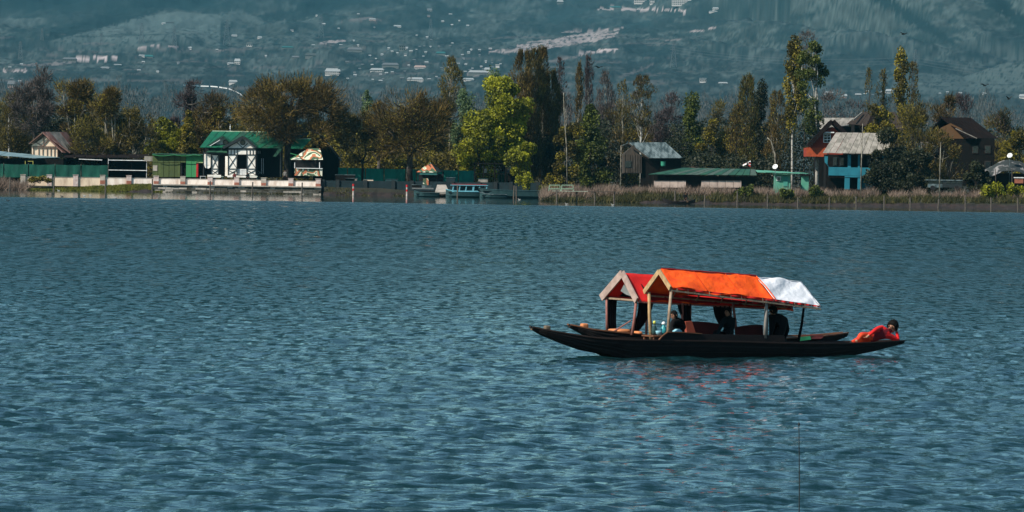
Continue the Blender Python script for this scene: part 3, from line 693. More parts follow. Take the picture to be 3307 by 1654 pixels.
T('poplar_tree', 2412, 232, 30, 722, 'olive', 'dark olive poplar, first of the brown clump before the orange house', G2, 'column', 4600, 0.18, trunk=0.2, clumps=30, seed=54, mixk='green', twig=1.3)
T('poplar_tree', 2455, 275, 28, 728, 'dark', 'dark full poplar in the middle of the brown clump', G2, 'column', 3600, 0.12, trunk=0.2, clumps=26, seed=55)
T('poplar_tree', 2378, 330, 26, 715, 'rust', 'short rust coloured poplar at the left of the brown clump', G2, 'column', 3000, 0.12, trunk=0.16, clumps=24, seed=56, mixk='mustard')
T('poplar_tree', 2510, 285, 30, 720, 'rust', 'rust coloured poplar with pale stems at the right of the brown clump', G2, 'column', 3600, 0.2, trunk=0.16, clumps=26, seed=57, mixk='mustard', bark=BARK_PALE)
T('poplar_tree', 2497, 400, 24, 706, 'rust', 'low brown tree over the white satellite dish', G2, 'column', 2400, 0.12, trunk=0.13, clumps=20, seed=58, bark=BARK_WHITE)
T('poplar_tree', 2562, 130, 25, 705, 'mustard', 'tall mustard tree with a straight white trunk, left of the tallest birch', G2, 'column', 4200, 0.46, trunk=0.16, clumps=30, seed=59, mixk='green', bark=BARK_WHITE)
T('birch_tree', 2620, 138, 44, 690, 'green', 'tallest birch with a leaning white trunk before the orange house', G2, 'round', 5200, 0.42, trunk=0.22, clumps=40, seed=60, bark=BARK_WHITE, size=0.22, base_dx=22)
T('bare_tree', 2600, 100, 40, 760, 'grey', 'faint leafless treetop rising above the tallest birch', G4, 'column', 900, 0.7, trunk=0.12, clumps=14, seed=61, twig=1.4)
T('poplar_tree', 2806, 215, 16, 728, 'olive', 'thin poplar left of the pair behind the pale grey roof', G2, 'column', 1100, 0.4, trunk=0.12, clumps=14, seed=62)
T('poplar_tree', 2850, 216, 15, 730, 'olive', 'slim poplar with a side tuft, between the thin one and the tall pair', G2, 'column', 1400, 0.35, trunk=0.12, clumps=14, seed=63)
T('poplar_tree', 2905, 160, 24, 720, 'mustard', 'tall olive poplar, left of the tall pair above the brown roof', G2, 'column', 3200, 0.28, trunk=0.17, clumps=28, seed=64, mixk='green')
T('poplar_tree', 2946, 190, 17, 724, 'olive', 'tall thin poplar, right of the tall pair above the brown roof', G2, 'column', 2000, 0.3, trunk=0.14, clumps=20, seed=65)
T('leafy_tree', 2836, 345, 44, 668, 'mustard', 'olive tree in front of the brown roof ridge', G3, 'round', 3400, 0.3, trunk=0.12, clumps=22, seed=66)
T('leafy_tree', 2868, 425, 56, 658, 'dark', 'dark tree covering the right end of the pale grey roof', G3, 'round', 7200, 0.02, trunk=0.16, clumps=30, seed=67)
T('leafy_tree', 2930, 345, 60, 662, 'olive', 'tangled brown tree left of the dark brown house', G4, 'round', 3600, 0.08, trunk=0.15, clumps=24, seed=68, mixk='mustard')
T('bare_tree', 3040, 290, 44, 745, 'rust', 'rust twigged tree rising behind the dark brown house', G4, 'round', 3600, 0.2, trunk=0.18, clumps=22, seed=69, twig=1.8, mixk='plum')
T('bare_tree', 3100, 300, 42, 748, 'plum', 'leafless upright twigs right behind the ridge of the dark brown house', G4, 'column', 1800, 0.3, trunk=0.13, clumps=18, seed=70, twig=1.8)
T('bare_tree', 2750, 330, 52, 790, 'plum', 'faint leafless trees behind the long pale roof', G4, 'round', 1500, 0.3, trunk=0.13, clumps=16, seed=71)
T('leafy_tree', 3040, 425, 56, 655, 'olive', 'brown leafed tree covering the gable of the dark brown house', G4, 'round', 4500, 0.12, trunk=0.14, clumps=26, seed=72, mixk='rust', bark=BARK_PALE)
T('bare_tree', 3225, 355, 48, 705, 'olive', 'brown twiggy tree right of the dark brown house', G4, 'round', 3600, 0.3, trunk=0.18, clumps=22, seed=73, mixk='plum')
T('leafy_tree', 3285, 420, 50, 700, 'mustard', 'yellow green tree at the right edge of the photo', G3, 'round', 3200, 0.15, trunk=0.15, clumps=20, seed=74, mixk='mustard')
T('leafy_tree', 2960, 480, 50, 652, 'dark', 'dark undergrowth tree between the two right houses', G3, 'round', 3600, 0.02, trunk=0.15, clumps=20, seed=75)
T('shade_tree', 2425, 470, 85, 740, 'dark', 'dark tree mass behind the brown clump', G3, 'round', 3600, 0.02, trunk=0.15, clumps=20, seed=76)
print('tree tris', TREE_TRI[0])
# single pale stems in front of the trees
def stem(pts, r0, label):
    P = [W(*p) for p in pts]; mb = MB(); n = len(P)
    root = thing('sapling', (P[0][0], P[0][1], LAND_Z), label, 'tree', 'bare pale stems on the bank')
    P[0][2] = LAND_Z - 0.1
    mb.tube(P, [r0 * (1 - 0.6 * i / (n - 1)) for i in range(n)], 6); mb.build('trunk', BARK_PALE, root, smooth=True)
    tw = MB()
    rs = random.Random(int(pts[0][0]))
    for k in range(9):
        q = P[-1] + (P[-2] - P[-1]) * rs.random(); tw.tube([q, q + np.array([rs.uniform(-.7, .7), rs.uniform(-.3, .3), rs.uniform(.5, 1.3)])], [0.025, 0.008], 4)
    tw.build('branch', BARK_DARK, root)
stem([(2510, 560, 688), (2503, 500, 688), (2490, 455, 688), (2478, 445, 688)], 0.14, 'bent bare stem rising behind the white satellite dish')
stem([(1833, 560, 700), (1830, 480, 700), (1822, 360, 700), (1820, 300, 700)], 0.10, 'thin straight pale stem in front of the golden green tree')
stem([(2006, 530, 690), (2005, 470, 690)], 0.10, 'short pale post like stem left of the grey metal roof')
stem([(3035, 580, 642), (3036, 530, 642), (3038, 460, 642)], 0.10, 'pale stem before the dark brown house')
stem([(2780, 600, 645), (2782, 520, 645), (2786, 400, 645)], 0.09, 'thin stem in front of the bright blue wall')

# low plants
def stuff_blades(name, pxa, pxb, Da, Db, n, hmin, hmax, m, seed, z0=LAND_Z, zf=None, lean=0.25, wd=0.07, label=None, cat=None, dens=None):
    r = np.random.default_rng(seed)
    px = r.uniform(pxa, pxb, n)
    if dens is not None:
        keep = r.random(n) < np.clip(dens(px), 0, 1); px = px[keep]; n = len(px)
    D = r.uniform(Da, Db, n)
    x = (px - 1653.5) / FPX * D
    z = np.full(n, z0) if zf is None else zf(px, D)
    P = np.stack([x, D, z - 0.05], -1)
    dn = np.stack([r.normal(0, lean, n) + 0.12, r.normal(0, lean, n), np.ones(n)], -1); dn /= np.linalg.norm(dn, axis=1)[:, None]
    env = 0.55 + 0.9 * fbm(px / 26.0, px * 0 + seed, 3, seed)
    L = (hmin + (hmax - hmin) * r.random(n)) * env
    V, F, A = blades(r, P, dn, L, wd * (0.6 + 0.8 * r.random(n)), np.clip(r.random(n) * .7 + .3 * vnoise(px / 15.0, px * 0, seed + 2), 0, 1))
    o = np_mesh(name, V, F, m, attr=A); tag(o, label, cat, kind='stuff'); return o
REED = leafmat('dry_reed', (0.05, 0.034, 0.024), (0.36, 0.27, 0.21), transl=0.2, c3=(0.15, 0.105, 0.08))
GRASS = leafmat('bank_grass', (0.010, 0.014, 0.005), (0.12, 0.10, 0.03), transl=0.2, c3=(0.034, 0.036, 0.010))
GRASSY = leafmat('yellow_grass', (0.045, 0.055, 0.008), (0.17, 0.17, 0.02), transl=0.3)
def bank_rel(px): return np.interp(px, [b[0] for b in BANK], [b[1] for b in BANK])
def bank_z(px, D):
    d = D - bank_rel(px); return np.interp(d, [-1, 0.6, 4, 9], [0.04, 0.42, LAND_Z - 0.05, LAND_Z])
stuff_blades('dry_reeds', 1745, 3500, 643.5, 650.5, 40000, 0.45, 1.45, REED, 5, zf=bank_z, label='pale dry reeds along the right bank', cat='reeds', lean=0.38, wd=0.075, dens=lambda p: 0.05 + 1.35 * vnoise(p / 38.0, p * 0, 3) - 0.35 * (p > 2700))
stuff_blades('bank_grass', 1745, 3500, 639.8, 645.5, 46000, 0.2, 0.78, GRASS, 6, zf=bank_z, label='green grass along the right bank', cat='grass', lean=0.45, wd=0.09, dens=lambda p: 0.12 + 1.5 * vnoise(p / 30.0, p * 0, 13) * vnoise(p / 170.0, p * 0, 19) ** .5)
stuff_blades('bank_grass', 60, 520, 694.5, 700, 16000, 0.12, 0.32, GRASSY, 7, zf=bank_z, label='short green grass on the left bank', cat='grass', lean=0.4, wd=0.12)
stuff_blades('dry_reeds', -80, 95, 693, 701, 5200, 0.5, 2.0, REED, 8, zf=bank_z, label='brown reeds at the left edge of the bank', cat='reeds', lean=0.4, wd=0.08, dens=lambda p: (110 - p) / 110)
stuff_blades('bank_grass', 1735, 1800, 696, 705, 2200, 0.3, 0.9, GRASSY, 9, label='green grass beside the end of the dark wall', cat='grass', lean=0.4, wd=0.1)
stuff_blades('bank_grass', 1044, 1740, 692.2, 696.5, 9000, 0.08, 0.30, GRASS, 21, zf=bank_z, label='sparse grass tufts below the dark wall', cat='grass', lean=0.6, wd=0.12, dens=lambda p: 1.6 * vnoise(p / 24.0, p * 0, 23) - .35)
stuff_blades('dry_reeds', 495, 1040, 696.2, 696.7, 1500, 0.1, 0.35, GRASS, 22, z0=0.02, label='weeds hanging at the foot of the stone quay', cat='weeds', lean=0.6, wd=0.1, dens=lambda p: 1.8 * vnoise(p / 20.0, p * 0, 29) - .5)
def bush(px, py_top, half, D, k, label, n=1600, name='bush', seed=1, base=None):
    r = np.random.default_rng(seed); c = W(px, py_top, D); hw = half / (FPX / D); h = c[2] - LAND_Z + .1
    o = thing(name, (c[0], D, LAND_Z), label, 'bush', 'bushes on the bank')
    nc = 9; cc = np.stack([c[0] + r.uniform(-.75, .75, nc) * hw, D + r.uniform(-.5, .5, nc) * hw, LAND_Z + h * r.uniform(.15, .75, nc)], -1)
    P = np.repeat(cc, n // nc, 0); m = len(P); P = P + rvec(r, m) * (r.random(m) ** .5)[:, None] * np.array([hw * .38, hw * .38, h * .36])
    V, F, A = leaves(r, P, 0.18 * (0.6 + r.random(m)), r.random(m)); np_mesh('foliage', V, F, FOL[k], o, attr=A)
    mb = MB()
    for q in cc[:5]: mb.tube([(c[0], D, LAND_Z - .1), q], [0.04, 0.015], 4)
    mb.build('stem', BARK_DARK, o)
bush(3215, 592, 50, 644, 'lime', 'yellow green bush at the far right of the bank', 2600, seed=3)
bush(3290, 594, 40, 645, 'lime', 'yellow green bush cut by the right edge of the photo', 2200, seed=4)
bush(2545, 612, 26, 641, 'green', 'green bush near the water below the teal shed', 1400, seed=5)
bush(2630, 600, 30, 643, 'green', 'green bush at the foot of the tallest birch', 1400, seed=6)
bush(2405, 600, 32, 643, 'green', 'green bush in the reeds below the long low roof', 1400, seed=7)
bush(1785, 560, 36, 700, 'mustard', 'mustard bush at the end of the dark wall', 1500, seed=8)
bush(1690, 560, 26, 696, 'lime', 'lime bush over the dark wall near its end', 1200, seed=9)
bush(60, 552, 50, 706, 'olive', 'brown bush by the left end of the white wall', 1800, seed=10)
bush(130, 572, 40, 697, 'mustard', 'dull brown green bush before the first wall pillar', 1200, seed=11)
bush(1330, 520, 60, 730, 'lime', 'lime bush behind the long green net left of the camouflage tent', 1800, seed=12)
bush(1150, 510, 60, 730, 'mustard', 'yellow green bush behind the long green net near the small fan shaped tree', 1800, seed=13)
def thicket(pxa, pxb, D0, D1, tab, n, k, seed, label):
    r = np.random.default_rng(seed); px = r.uniform(pxa, pxb, n); D = r.uniform(D0, D1, n)
    ty = np.interp(px, [t[0] for t in tab], [t[1] for t in tab]) + 30 * (fbm(px / 22.0, px * 0, 4, seed) - .5) * 2
    ztop = CAM_H + (533.0 + (px - 1653.5) * math.tan(ROLL) - ty) / FPX * D
    z = LAND_Z + (ztop - LAND_Z) * r.random(n) ** .85
    P = np.stack([bank_x(px, D), D, z], -1) + r.normal(0, .15, (n, 3))
    var = np.clip(.6 * fbm(px / 14.0, z * .8, 3, seed + 4) + .4 * r.random(n), 0, 1)
    V, F, A = leaves(r, P, 0.30 * (.6 + .8 * r.random(n)), var); tag(np_mesh('undergrowth', V, F, FOL[k], attr=A), label, 'undergrowth', kind='stuff')
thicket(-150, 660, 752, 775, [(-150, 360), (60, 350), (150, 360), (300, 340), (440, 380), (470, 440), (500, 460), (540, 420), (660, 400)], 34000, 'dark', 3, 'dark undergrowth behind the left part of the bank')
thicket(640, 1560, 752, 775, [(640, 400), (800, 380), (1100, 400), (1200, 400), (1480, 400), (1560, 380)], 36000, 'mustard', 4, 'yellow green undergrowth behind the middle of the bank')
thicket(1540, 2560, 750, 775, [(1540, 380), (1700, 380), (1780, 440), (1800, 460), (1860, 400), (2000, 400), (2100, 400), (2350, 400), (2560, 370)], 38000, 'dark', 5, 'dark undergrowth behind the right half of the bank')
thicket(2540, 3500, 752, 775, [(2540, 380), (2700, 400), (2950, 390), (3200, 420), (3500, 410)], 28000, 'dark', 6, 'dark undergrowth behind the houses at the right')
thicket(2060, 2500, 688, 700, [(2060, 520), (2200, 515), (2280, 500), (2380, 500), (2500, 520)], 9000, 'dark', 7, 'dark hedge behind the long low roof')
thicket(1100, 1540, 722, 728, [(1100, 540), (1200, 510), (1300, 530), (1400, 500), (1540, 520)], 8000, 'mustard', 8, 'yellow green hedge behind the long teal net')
# far hazy belts of leafless trees
FAR = leafmat('far_wood', (0.028, 0.032, 0.032), (0.07, 0.07, 0.065), transl=0.0)
def belt(name, D0, D1, n, hmin, hmax, seed, label, pxa=-500, pxb=3900, dens=None):
    r = np.random.default_rng(seed); px = r.uniform(pxa, pxb, n); D = r.uniform(D0, D1, n)
    if dens is not None:
        k = r.random(n) < dens(px); px = px[k]; D = D[k]; n = len(px)
    x = (px - 1653.5) / FPX * D; z = terr(px, D) if D0 > 1500 else np.full(n, 1.3)
    h = (hmin + (hmax - hmin) * r.random(n)) * (0.6 + 0.8 * fbm(px / 60.0, px * 0, 3, seed))
    per = 42
    P = np.repeat(np.stack([x, D, z], -1), per, 0); m = len(P); hh = np.repeat(h, per); t = r.random(m) ** 0.7
    wdt = hh * 0.10 * np.sin(np.pi * np.clip(t * .9 + .1, 0, 1)) ** .6
    P = P + np.stack([r.normal(0, 1, m) * wdt, r.normal(0, 1, m) * wdt, hh * (0.12 + 0.8 * t)], -1)
    dn = rvec(r, m) * 0.35 + np.array([0, 0, 1.0]); dn /= np.linalg.norm(dn, axis=1)[:, None]
    sc_ = D0 / 700.0
    V, F, A = blades(r, P, dn, hh * 0.12, np.full(m, 0.10 * sc_), np.repeat(r.random(n), per) * .6 + .4 * r.random(m))
    tag(np_mesh(name, V, F, FAR, attr=A), label, 'trees', kind='stuff')
belt('distant_wood', 2500, 3400, 2300, 9, 20, 4, 'far belt of hazy leafless trees at the foot of the slopes')
belt('distant_wood', 1100, 1500, 420, 9, 14, 5, 'hazy thin trees behind the bank')
# ================================================================== BANK: WALLS, FENCES, HOUSES
WHITE = mat('white_paint', (0.78, 0.75, 0.70), 0.8, (0.60, 0.55, 0.48), scale=1.2, bump=0.15, stretch=(1, 1, 0.5), sharp=(0.45, 0.75))
CREAM = mat('cream_paint', (0.70, 0.56, 0.42), 0.85, (0.60, 0.46, 0.34), scale=1.0)
WALLP = mat('weathered_white_wall', (0.72, 0.64, 0.58), 0.9, (0.46, 0.36, 0.30), scale=1.6, bump=0.3, stretch=(1, 1, 0.35), sharp=(0.42, 0.72))
WALLC = mat('weathered_cream_wall', (0.62, 0.50, 0.38), 0.9, (0.36, 0.27, 0.20), scale=1.6, bump=0.3, stretch=(1, 1, 0.35), sharp=(0.42, 0.72))
PILLR = mat('pillar_plaster', (0.50, 0.44, 0.42), 0.9, (0.36, 0.27, 0.25), scale=2.5, bump=0.3)
BRICK = mat('red_brick', (0.34, 0.12, 0.08), 0.9, (0.22, 0.09, 0.06), scale=5)
STONE = mat('grey_stone', (0.085, 0.085, 0.075), 0.95, (0.045, 0.042, 0.03), scale=1.5, bump=0.6)
CONC = mat('pale_concrete', (0.38, 0.34, 0.30), 0.95, (0.24, 0.22, 0.19), scale=1.5, bump=0.3)
SHADEW = mat('shade_painted_wall', (0.009, 0.024, 0.030), 0.9, (0.006, 0.016, 0.020), scale=1.0, bump=0.2)  # shade on the wall is mixed into this dark tone
DARKW = mat('dark_timber', (0.004, 0.005, 0.005), 0.95, (0.009, 0.007, 0.006), scale=3, spec=0.1)
BLACKT = mat('black_trim', (0.015, 0.022, 0.024), 0.6)
GREENR = mat('green_roof_metal', (0.005, 0.105, 0.052), 0.6, (0.005, 0.07, 0.038), scale=0.6, bump=0.15, stretch=(3, 1, 1))
GREEND = mat('green_roof_weathered', (0.022, 0.080, 0.045), 0.6, (0.012, 0.05, 0.032), scale=1.0)
TINOL = mat('olive_tin', (0.075, 0.10, 0.03), 0.7, (0.05, 0.07, 0.022), scale=1.2, stretch=(1, 1, .4))
TINGR = mat('bright_green_tin', (0.03, 0.19, 0.07), 0.65, (0.045, 0.22, 0.085), scale=1.0, stretch=(1, 1, .4))
REDP = mat('red_paint', (0.45, 0.012, 0.018), 0.6)
NETM = mat('green_net', (0.004, 0.070, 0.048), 0.9, (0.003, 0.045, 0.034), scale=1.4, bump=0.4, stretch=(1, 1, .4))
NETT = mat('teal_net', (0.010, 0.20, 0.15), 0.9, (0.008, 0.15, 0.115), scale=1.0, bump=0.3, stretch=(1, 1, .4))
GREYM = mat('grey_roof_metal', (0.13, 0.17, 0.18), 0.55, (0.03, 0.05, 0.055), scale=0.9, stretch=(2.5, 1, 1), metal=0.2, sharp=(0.4, 0.6))
PALEM = mat('pale_roof_metal', (0.27, 0.25, 0.22), 0.7, (0.15, 0.14, 0.12), scale=0.9, stretch=(2, 1, 1), sharp=(0.4, 0.6))
BLUEM = mat('blue_grey_sheet', (0.18, 0.27, 0.29), 0.5, (0.12, 0.19, 0.21), scale=0.8)
RUST = mat('rusty_roof', (0.14, 0.060, 0.048), 0.7, (0.24, 0.14, 0.12), scale=1.0, stretch=(3, 1, 1))
BROWNR = mat('brown_roof', (0.014, 0.009, 0.008), 0.95, (0.009, 0.007, 0.007), scale=1.0, spec=0.05)
WOODB = mat('old_wood', (0.060, 0.048, 0.038), 0.85, (0.03, 0.025, 0.02), scale=4, stretch=(1, 1, .3), bump=0.2)
POSTW = mat('post_wood', (0.055, 0.045, 0.038), 0.9, (0.10, 0.085, 0.07), scale=6, bump=0.4)
ORANGEH = mat('orange_red_wall', (0.26, 0.032, 0.012), 0.85, (0.20, 0.024, 0.010), scale=1.0)
CYAN = mat('bright_blue_wall', (0.014, 0.165, 0.225), 0.8, (0.010, 0.12, 0.17), scale=1.0)
TEALS = mat('teal_shed', (0.06, 0.24, 0.17), 0.8, (0.10, 0.28, 0.20), scale=1.0)
WHITEM = mat('white_metal', (0.75, 0.76, 0.76), 0.45)
BLUEB = mat('light_blue_boat', (0.12, 0.34, 0.42), 0.7, (0.08, 0.25, 0.31), scale=2)
DTEAL = mat('dark_teal_boat', (0.012, 0.040, 0.045), 0.6, (0.02, 0.055, 0.06), scale=2)
PGREEN = mat('pale_green_paint', (0.22, 0.33, 0.24), 0.7)
GLASS = mat('dark_glass', (0.01, 0.014, 0.016), 0.15, spec=0.6)
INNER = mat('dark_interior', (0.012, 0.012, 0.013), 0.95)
def camo_mat():
    m = bpy.data.materials.new('camouflage_cloth'); m.use_nodes = True; N = m.node_tree.nodes; L = m.node_tree.links
    b = N['Principled BSDF']; b.inputs['Roughness'].default_value = 0.9
    tc = N.new('ShaderNodeTexCoord'); n = N.new('ShaderNodeTexNoise'); n.inputs['Scale'].default_value = 0.7; n.inputs['Detail'].default_value = 1.2; n.inputs['Distortion'].default_value = 0.8
    L.new(tc.outputs['Object'], n.inputs[0]); cr = N.new('ShaderNodeValToRGB'); cr.color_ramp.interpolation = 'CONSTANT'
    e = cr.color_ramp.elements; e[0].position = 0; e[0].color = (0.62, 0.60, 0.48, 1); e[1].position = 0.42; e[1].color = (0.045, 0.085, 0.045, 1)
    x = e.new(0.51); x.color = (0.40, 0.13, 0.06, 1); x = e.new(0.60); x.color = (0.55, 0.58, 0.42, 1); x = e.new(0.66); x.color = (0.05, 0.09, 0.05, 1)
    L.new(n.outputs['Fac'], cr.inputs[0]); L.new(cr.outputs[0], b.inputs['Base Color']); return m
CAMO = camo_mat()

def bx(mb, p0, p1, y0, y1, D0, D1):
    """box whose front face fills photograph pixels p0..p1, y0..y1 at distance D0"""
    xm = (p0 + p1) / 2; ym = (y0 + y1) / 2
    a = W(p0, ym, D0); b = W(p1, ym, D0); t = W(xm, y0, D0); c = W(xm, y1, D0)
    return mb.box(a[0], b[0], D0, D1, c[2], t[2])
def bxg(mb, p0, p1, y0, D0, D1, zb=LAND_Z - 0.1):
    a = W(p0, y0, D0); b = W(p1, y0, D0); t = W((p0 + p1) / 2, y0, D0)
    return mb.box(a[0], b[0], D0, D1, zb, t[2])
def base(px, D, z=LAND_Z): p = W(px, 560, D); return (p[0], D, z)
def part_box(name, m, root, *a): mb = MB(); bx(mb, *a); return mb.build(name, m, root)
def beam(root, m, a, b, w, D, name='beam', d=0.10):
    A = W(a[0], a[1], D); B = W(b[0], b[1], D); mb = MB(); mb.bar(A, B, d, w, up=(0, 0, 1) if abs(a[0] - b[0]) > 2 else (1, 0, 0)); return mb.build(name, m, root)
def sheets(root, m, tl, tr, br, bl, n, t=0.05, name='roof_sheet', seed=0):
    """a roof plane laid in n overlapping sheets, each its own piece"""
    tl, tr, br, bl = [np.asarray(p, float) for p in (tl, tr, br, bl)]; r = random.Random(seed)
    nn = np.cross(bl - tl, tr - tl); nn /= np.linalg.norm(nn)
    if nn[2] < 0: nn = -nn
    for i in range(n):
        a, b = i / n, (i + 1) / n - 0.006
        o = nn * (0.02 * (i % 2) + r.uniform(0, 0.015))
        q = [tl + (tr - tl) * a + o, tl + (tr - tl) * b + o, bl + (br - bl) * b + o, bl + (br - bl) * a + o]
        mm = m[r.randrange(len(m))] if isinstance(m, (list, tuple)) else m
        MB().slab(q, t, nn).build(name, mm, root)

# ---- boundary wall with pillars
def wall_y(px, tab): return np.interp(px, [t[0] for t in tab], [t[1] for t in tab])
WT = [(60, 572), (345, 574), (600, 578), (1035, 586)]; WB = [(60, 594), (345, 595), (600, 599), (1035, 606)]
Dw = 699.0
wl = thing('boundary_wall', base(550, Dw), 'low white boundary wall with pillars in front of the white timbered house', 'wall')
pill = [75, 160, 245, 332, 417, 505, 591, 679, 765, 852, 940, 1028]
for i, px in enumerate(pill):
    yt = wall_y(px, WT) - 7
    mb = MB(); mb.box(*[W(px - 8, 560, Dw)[0], W(px + 8, 560, Dw)[0]], Dw - 0.35, Dw + 0.30, 0.62, W(px, yt, Dw)[2]); 
    x0, x1 = W(px - 9.2, 560, Dw)[0], W(px + 9.2, 560, Dw)[0]; zt = W(px, yt, Dw)[2]
    mb.box(x0, x1, Dw - 0.41, Dw + 0.36, zt + 0.002, zt + 0.07); p = mb.build('pillar', PILLR if i % 3 else CONC, wl)
    if px > 300:
        zb = W(px, wall_y(px, WB), Dw)[2]; zz = (zb + zt) / 2 - .05
        bm = MB(); xm0, xm1 = W(px - 8, 560, Dw)[0], W(px + 8, 560, Dw)[0]
        k = 0
        while zb + 0.085 * (k + 1) < zz:
            for j in range(3):
                q0 = xm0 + (xm1 - xm0) * (j / 3) + .006; q1 = xm0 + (xm1 - xm0) * ((j + 1) / 3) - .006
                bm.box(q0, q1, Dw - 0.372, Dw - 0.352, zb + .085 * k + .008, zb + .085 * (k + 1))
            k += 1
        if k: b_ = bm.build('brick_face', BRICK, p)
    if i < len(pill) - 1:
        nx = pill[i + 1]; a = W(px + 8, 560, Dw)[0] + .003; b = W(nx - 8, 560, Dw)[0] - .003
        zt2 = W((px + nx) / 2, wall_y((px + nx) / 2, WT), Dw)[2]
        MB().box(a, b, Dw - 0.12, Dw + 0.12, 0.62, zt2).build('wall_panel', WALLC if px < 300 else WALLP, wl)
        MB().box(a + .01, b - .01, Dw - 0.17, Dw + 0.17, zt2 + .003, zt2 + .05).build('coping', CONC, wl)
# stone quay under the wall
qy = thing('stone_quay', base(760, 697), 'grey stone quay edge under the white wall', 'quay')
r_ = random.Random(5)
x = W(492, 600, 696.5)[0]; xe = W(1037, 600, 696.5)[0]
MB().box(x, xe, 696.6, 699.6, 0.95, 1.10).build('ledge', CONC, qy)
MB().box(x, xe, 697.25, 699.4, -0.3, 0.95).build('core', STONE, qy)
for row in range(4):
    xx = x
    while xx < xe - .2:
        w_ = r_.uniform(.55, 1.15); x2 = min(xe, xx + w_)
        MB().box(xx + .02, x2 - .02, 696.85 - r_.uniform(0, .12), 697.3, -0.05 + row * .25, -0.05 + row * .25 + .225).build('stone', STONE if r_.random() < .7 else CONC, qy); xx = x2
# wall beyond the white one, its shade painted in as a dark colour
dw = thing('dark_wall', base(1390, 699), 'long wall with its shade painted dark between the camouflage kiosk and the reeds', 'wall')
xs = [1042, 1090, 1180, 1270, 1330, 1460, 1545, 1600, 1650, 1700, 1737]
for i in range(len(xs) - 1):
    a, b = xs[i], xs[i + 1]
    mb = MB(); bx(mb, a + 6, b - 6, 583 + (a - 1040) * .012, 613 + (a - 1040) * .014, 699.2, 699.5); mb.build('wall_panel', SHADEW, dw)
for a in xs:
    mb = MB(); bx(mb, a - 5.8, a + 5.8, 580 + (a - 1040) * .012, 622, 699.0, 699.7); mb.build('pillar', BLACKT, dw)
mb = MB(); mb.box(W(1037, 600, 697.5)[0] + .01, W(1737, 600, 697.5)[0], 697.6, 698.9, -.3, .62); mb.build('foundation', mat('dark_foundation', (0.03, 0.03, 0.028), .95), dw)

# ---- green nets
def net_fence(label, pts, D, m, top, bot, sag=2.0, seed=1, postm=POSTW):
    root = thing('net_fence', base(pts[0], D), label, 'fence'); r = random.Random(seed)
    for i in range(len(pts) - 1):
        a, b = pts[i] + 1.5, pts[i + 1] - 1.5; n = 9; vs = []; fs = []
        for k in range(n):
            t = k / (n - 1); px = a + (b - a) * t; s_ = sag * math.sin(math.pi * t) * r.uniform(.7, 1.2)
            for j in range(4):
                q = j / 3; py = (top(px) + s_) * (1 - q) + bot(px) * q
                P = W(px, py, D); P[1] += 0.10 * math.sin(k * 1.9 + j + i) + 0.05 * r.random(); vs.append(P)
        for k in range(n - 1):
            for j in range(3):
                v = k * 4 + j; fs.append((v, v + 1, v + 5, v + 4))
        mb = MB(); mb.add(vs, fs); nv = len(vs)
        mb.add([v + np.array([0, .03, 0]) for v in vs], [f[::-1] for f in fs])
        mb.build('net_panel', m, root, smooth=True)
    for p in pts:
        mb = MB(); t = W(p, top(p) - 3, D + .12); mb.tube([(t[0], D + .12, LAND_Z - .1), t], 0.045, 6); mb.build('post', postm, root)
    return root
net_fence('green shade net fence in sagging panels behind the left part of the white wall', [-60, 12, 92, 178, 262, 350], 705, NETM, lambda p: 529 + p * .012, lambda p: 573.0, seed=2)
net_fence('long teal net fence behind the small fan shaped tree and the camouflage tent', [1090, 1122, 1180, 1240, 1310, 1345, 1430, 1480, 1535], 712, NETT, lambda p: 541 + (p - 1100) * .024, lambda p: 592, sag=1.0, seed=3)
net_fence('short green net behind the dark wall right of the dark pavilion', [1606, 1640, 1664], 708, NETM, lambda p: 556, lambda p: 592, sag=.6, seed=4)

# ---- cream gabled hut
h = thing('gabled_hut', base(150, 716), 'small cream gabled hut with rusty roof and brown timbers at the left', 'house')
D = 714.0
mb = MB(); P = [W(103, 505, D), W(187, 508, D), W(187, 476, D), W(145, 442, D), W(103, 470, D)]
mb.slab(P, 5.5, (0, -1, 0)); mb.build('wall', CREAM, h)
ap = W(138, 428, D - .5); lf = W(92, 464, D - .5); rt = W(226, 498, D - .5); ap2 = ap + np.array([1.6, 7, 0]); 
back = np.array([0.0, 6.5, 0.0])
sheets(h, RUST, ap, ap + back, W(226, 494, D - .5) + back, W(226, 494, D - .5), 5, .07, seed=1)
mb = MB(); r2 = W(200, 428, D + 5)
sheets(h, [RUST, RUST, PALEM], W(138, 426, D - .5), W(215, 427, D + 4), W(262, 494, D + 4), W(205, 494, D - .5), 7, .07, seed=7)
sheets(h, PALEM, W(138, 426, D - .5) + back, W(138, 426, D - .5), lf, lf + back, 3, .07, seed=2)
for a, b in (((104, 473.5), (187, 474)), ((104, 478), (187, 479)), ((141, 440), (141, 473)), ((141, 473), (112, 458)), ((141, 470), (160, 448)), ((125, 479), (125, 500)), ((138, 479), (138, 501)), ((152, 479), (152, 503)), ((164, 479), (164, 504)), ((176, 479), (176, 505)), ((186, 474), (186, 507)), ((108, 476), (108, 498))):
    beam(h, mat('brown_timber', (0.13, 0.07, 0.05), .8), a, b, .09, D - .06)
beam(h, mat('brown_timber', (0.13, 0.07, 0.05), .8), (94, 464), (138, 429), .14, D - .56, name='barge_board'); beam(h, RUST, (138, 429), (202, 492), .14, D - .56, name='barge_board')
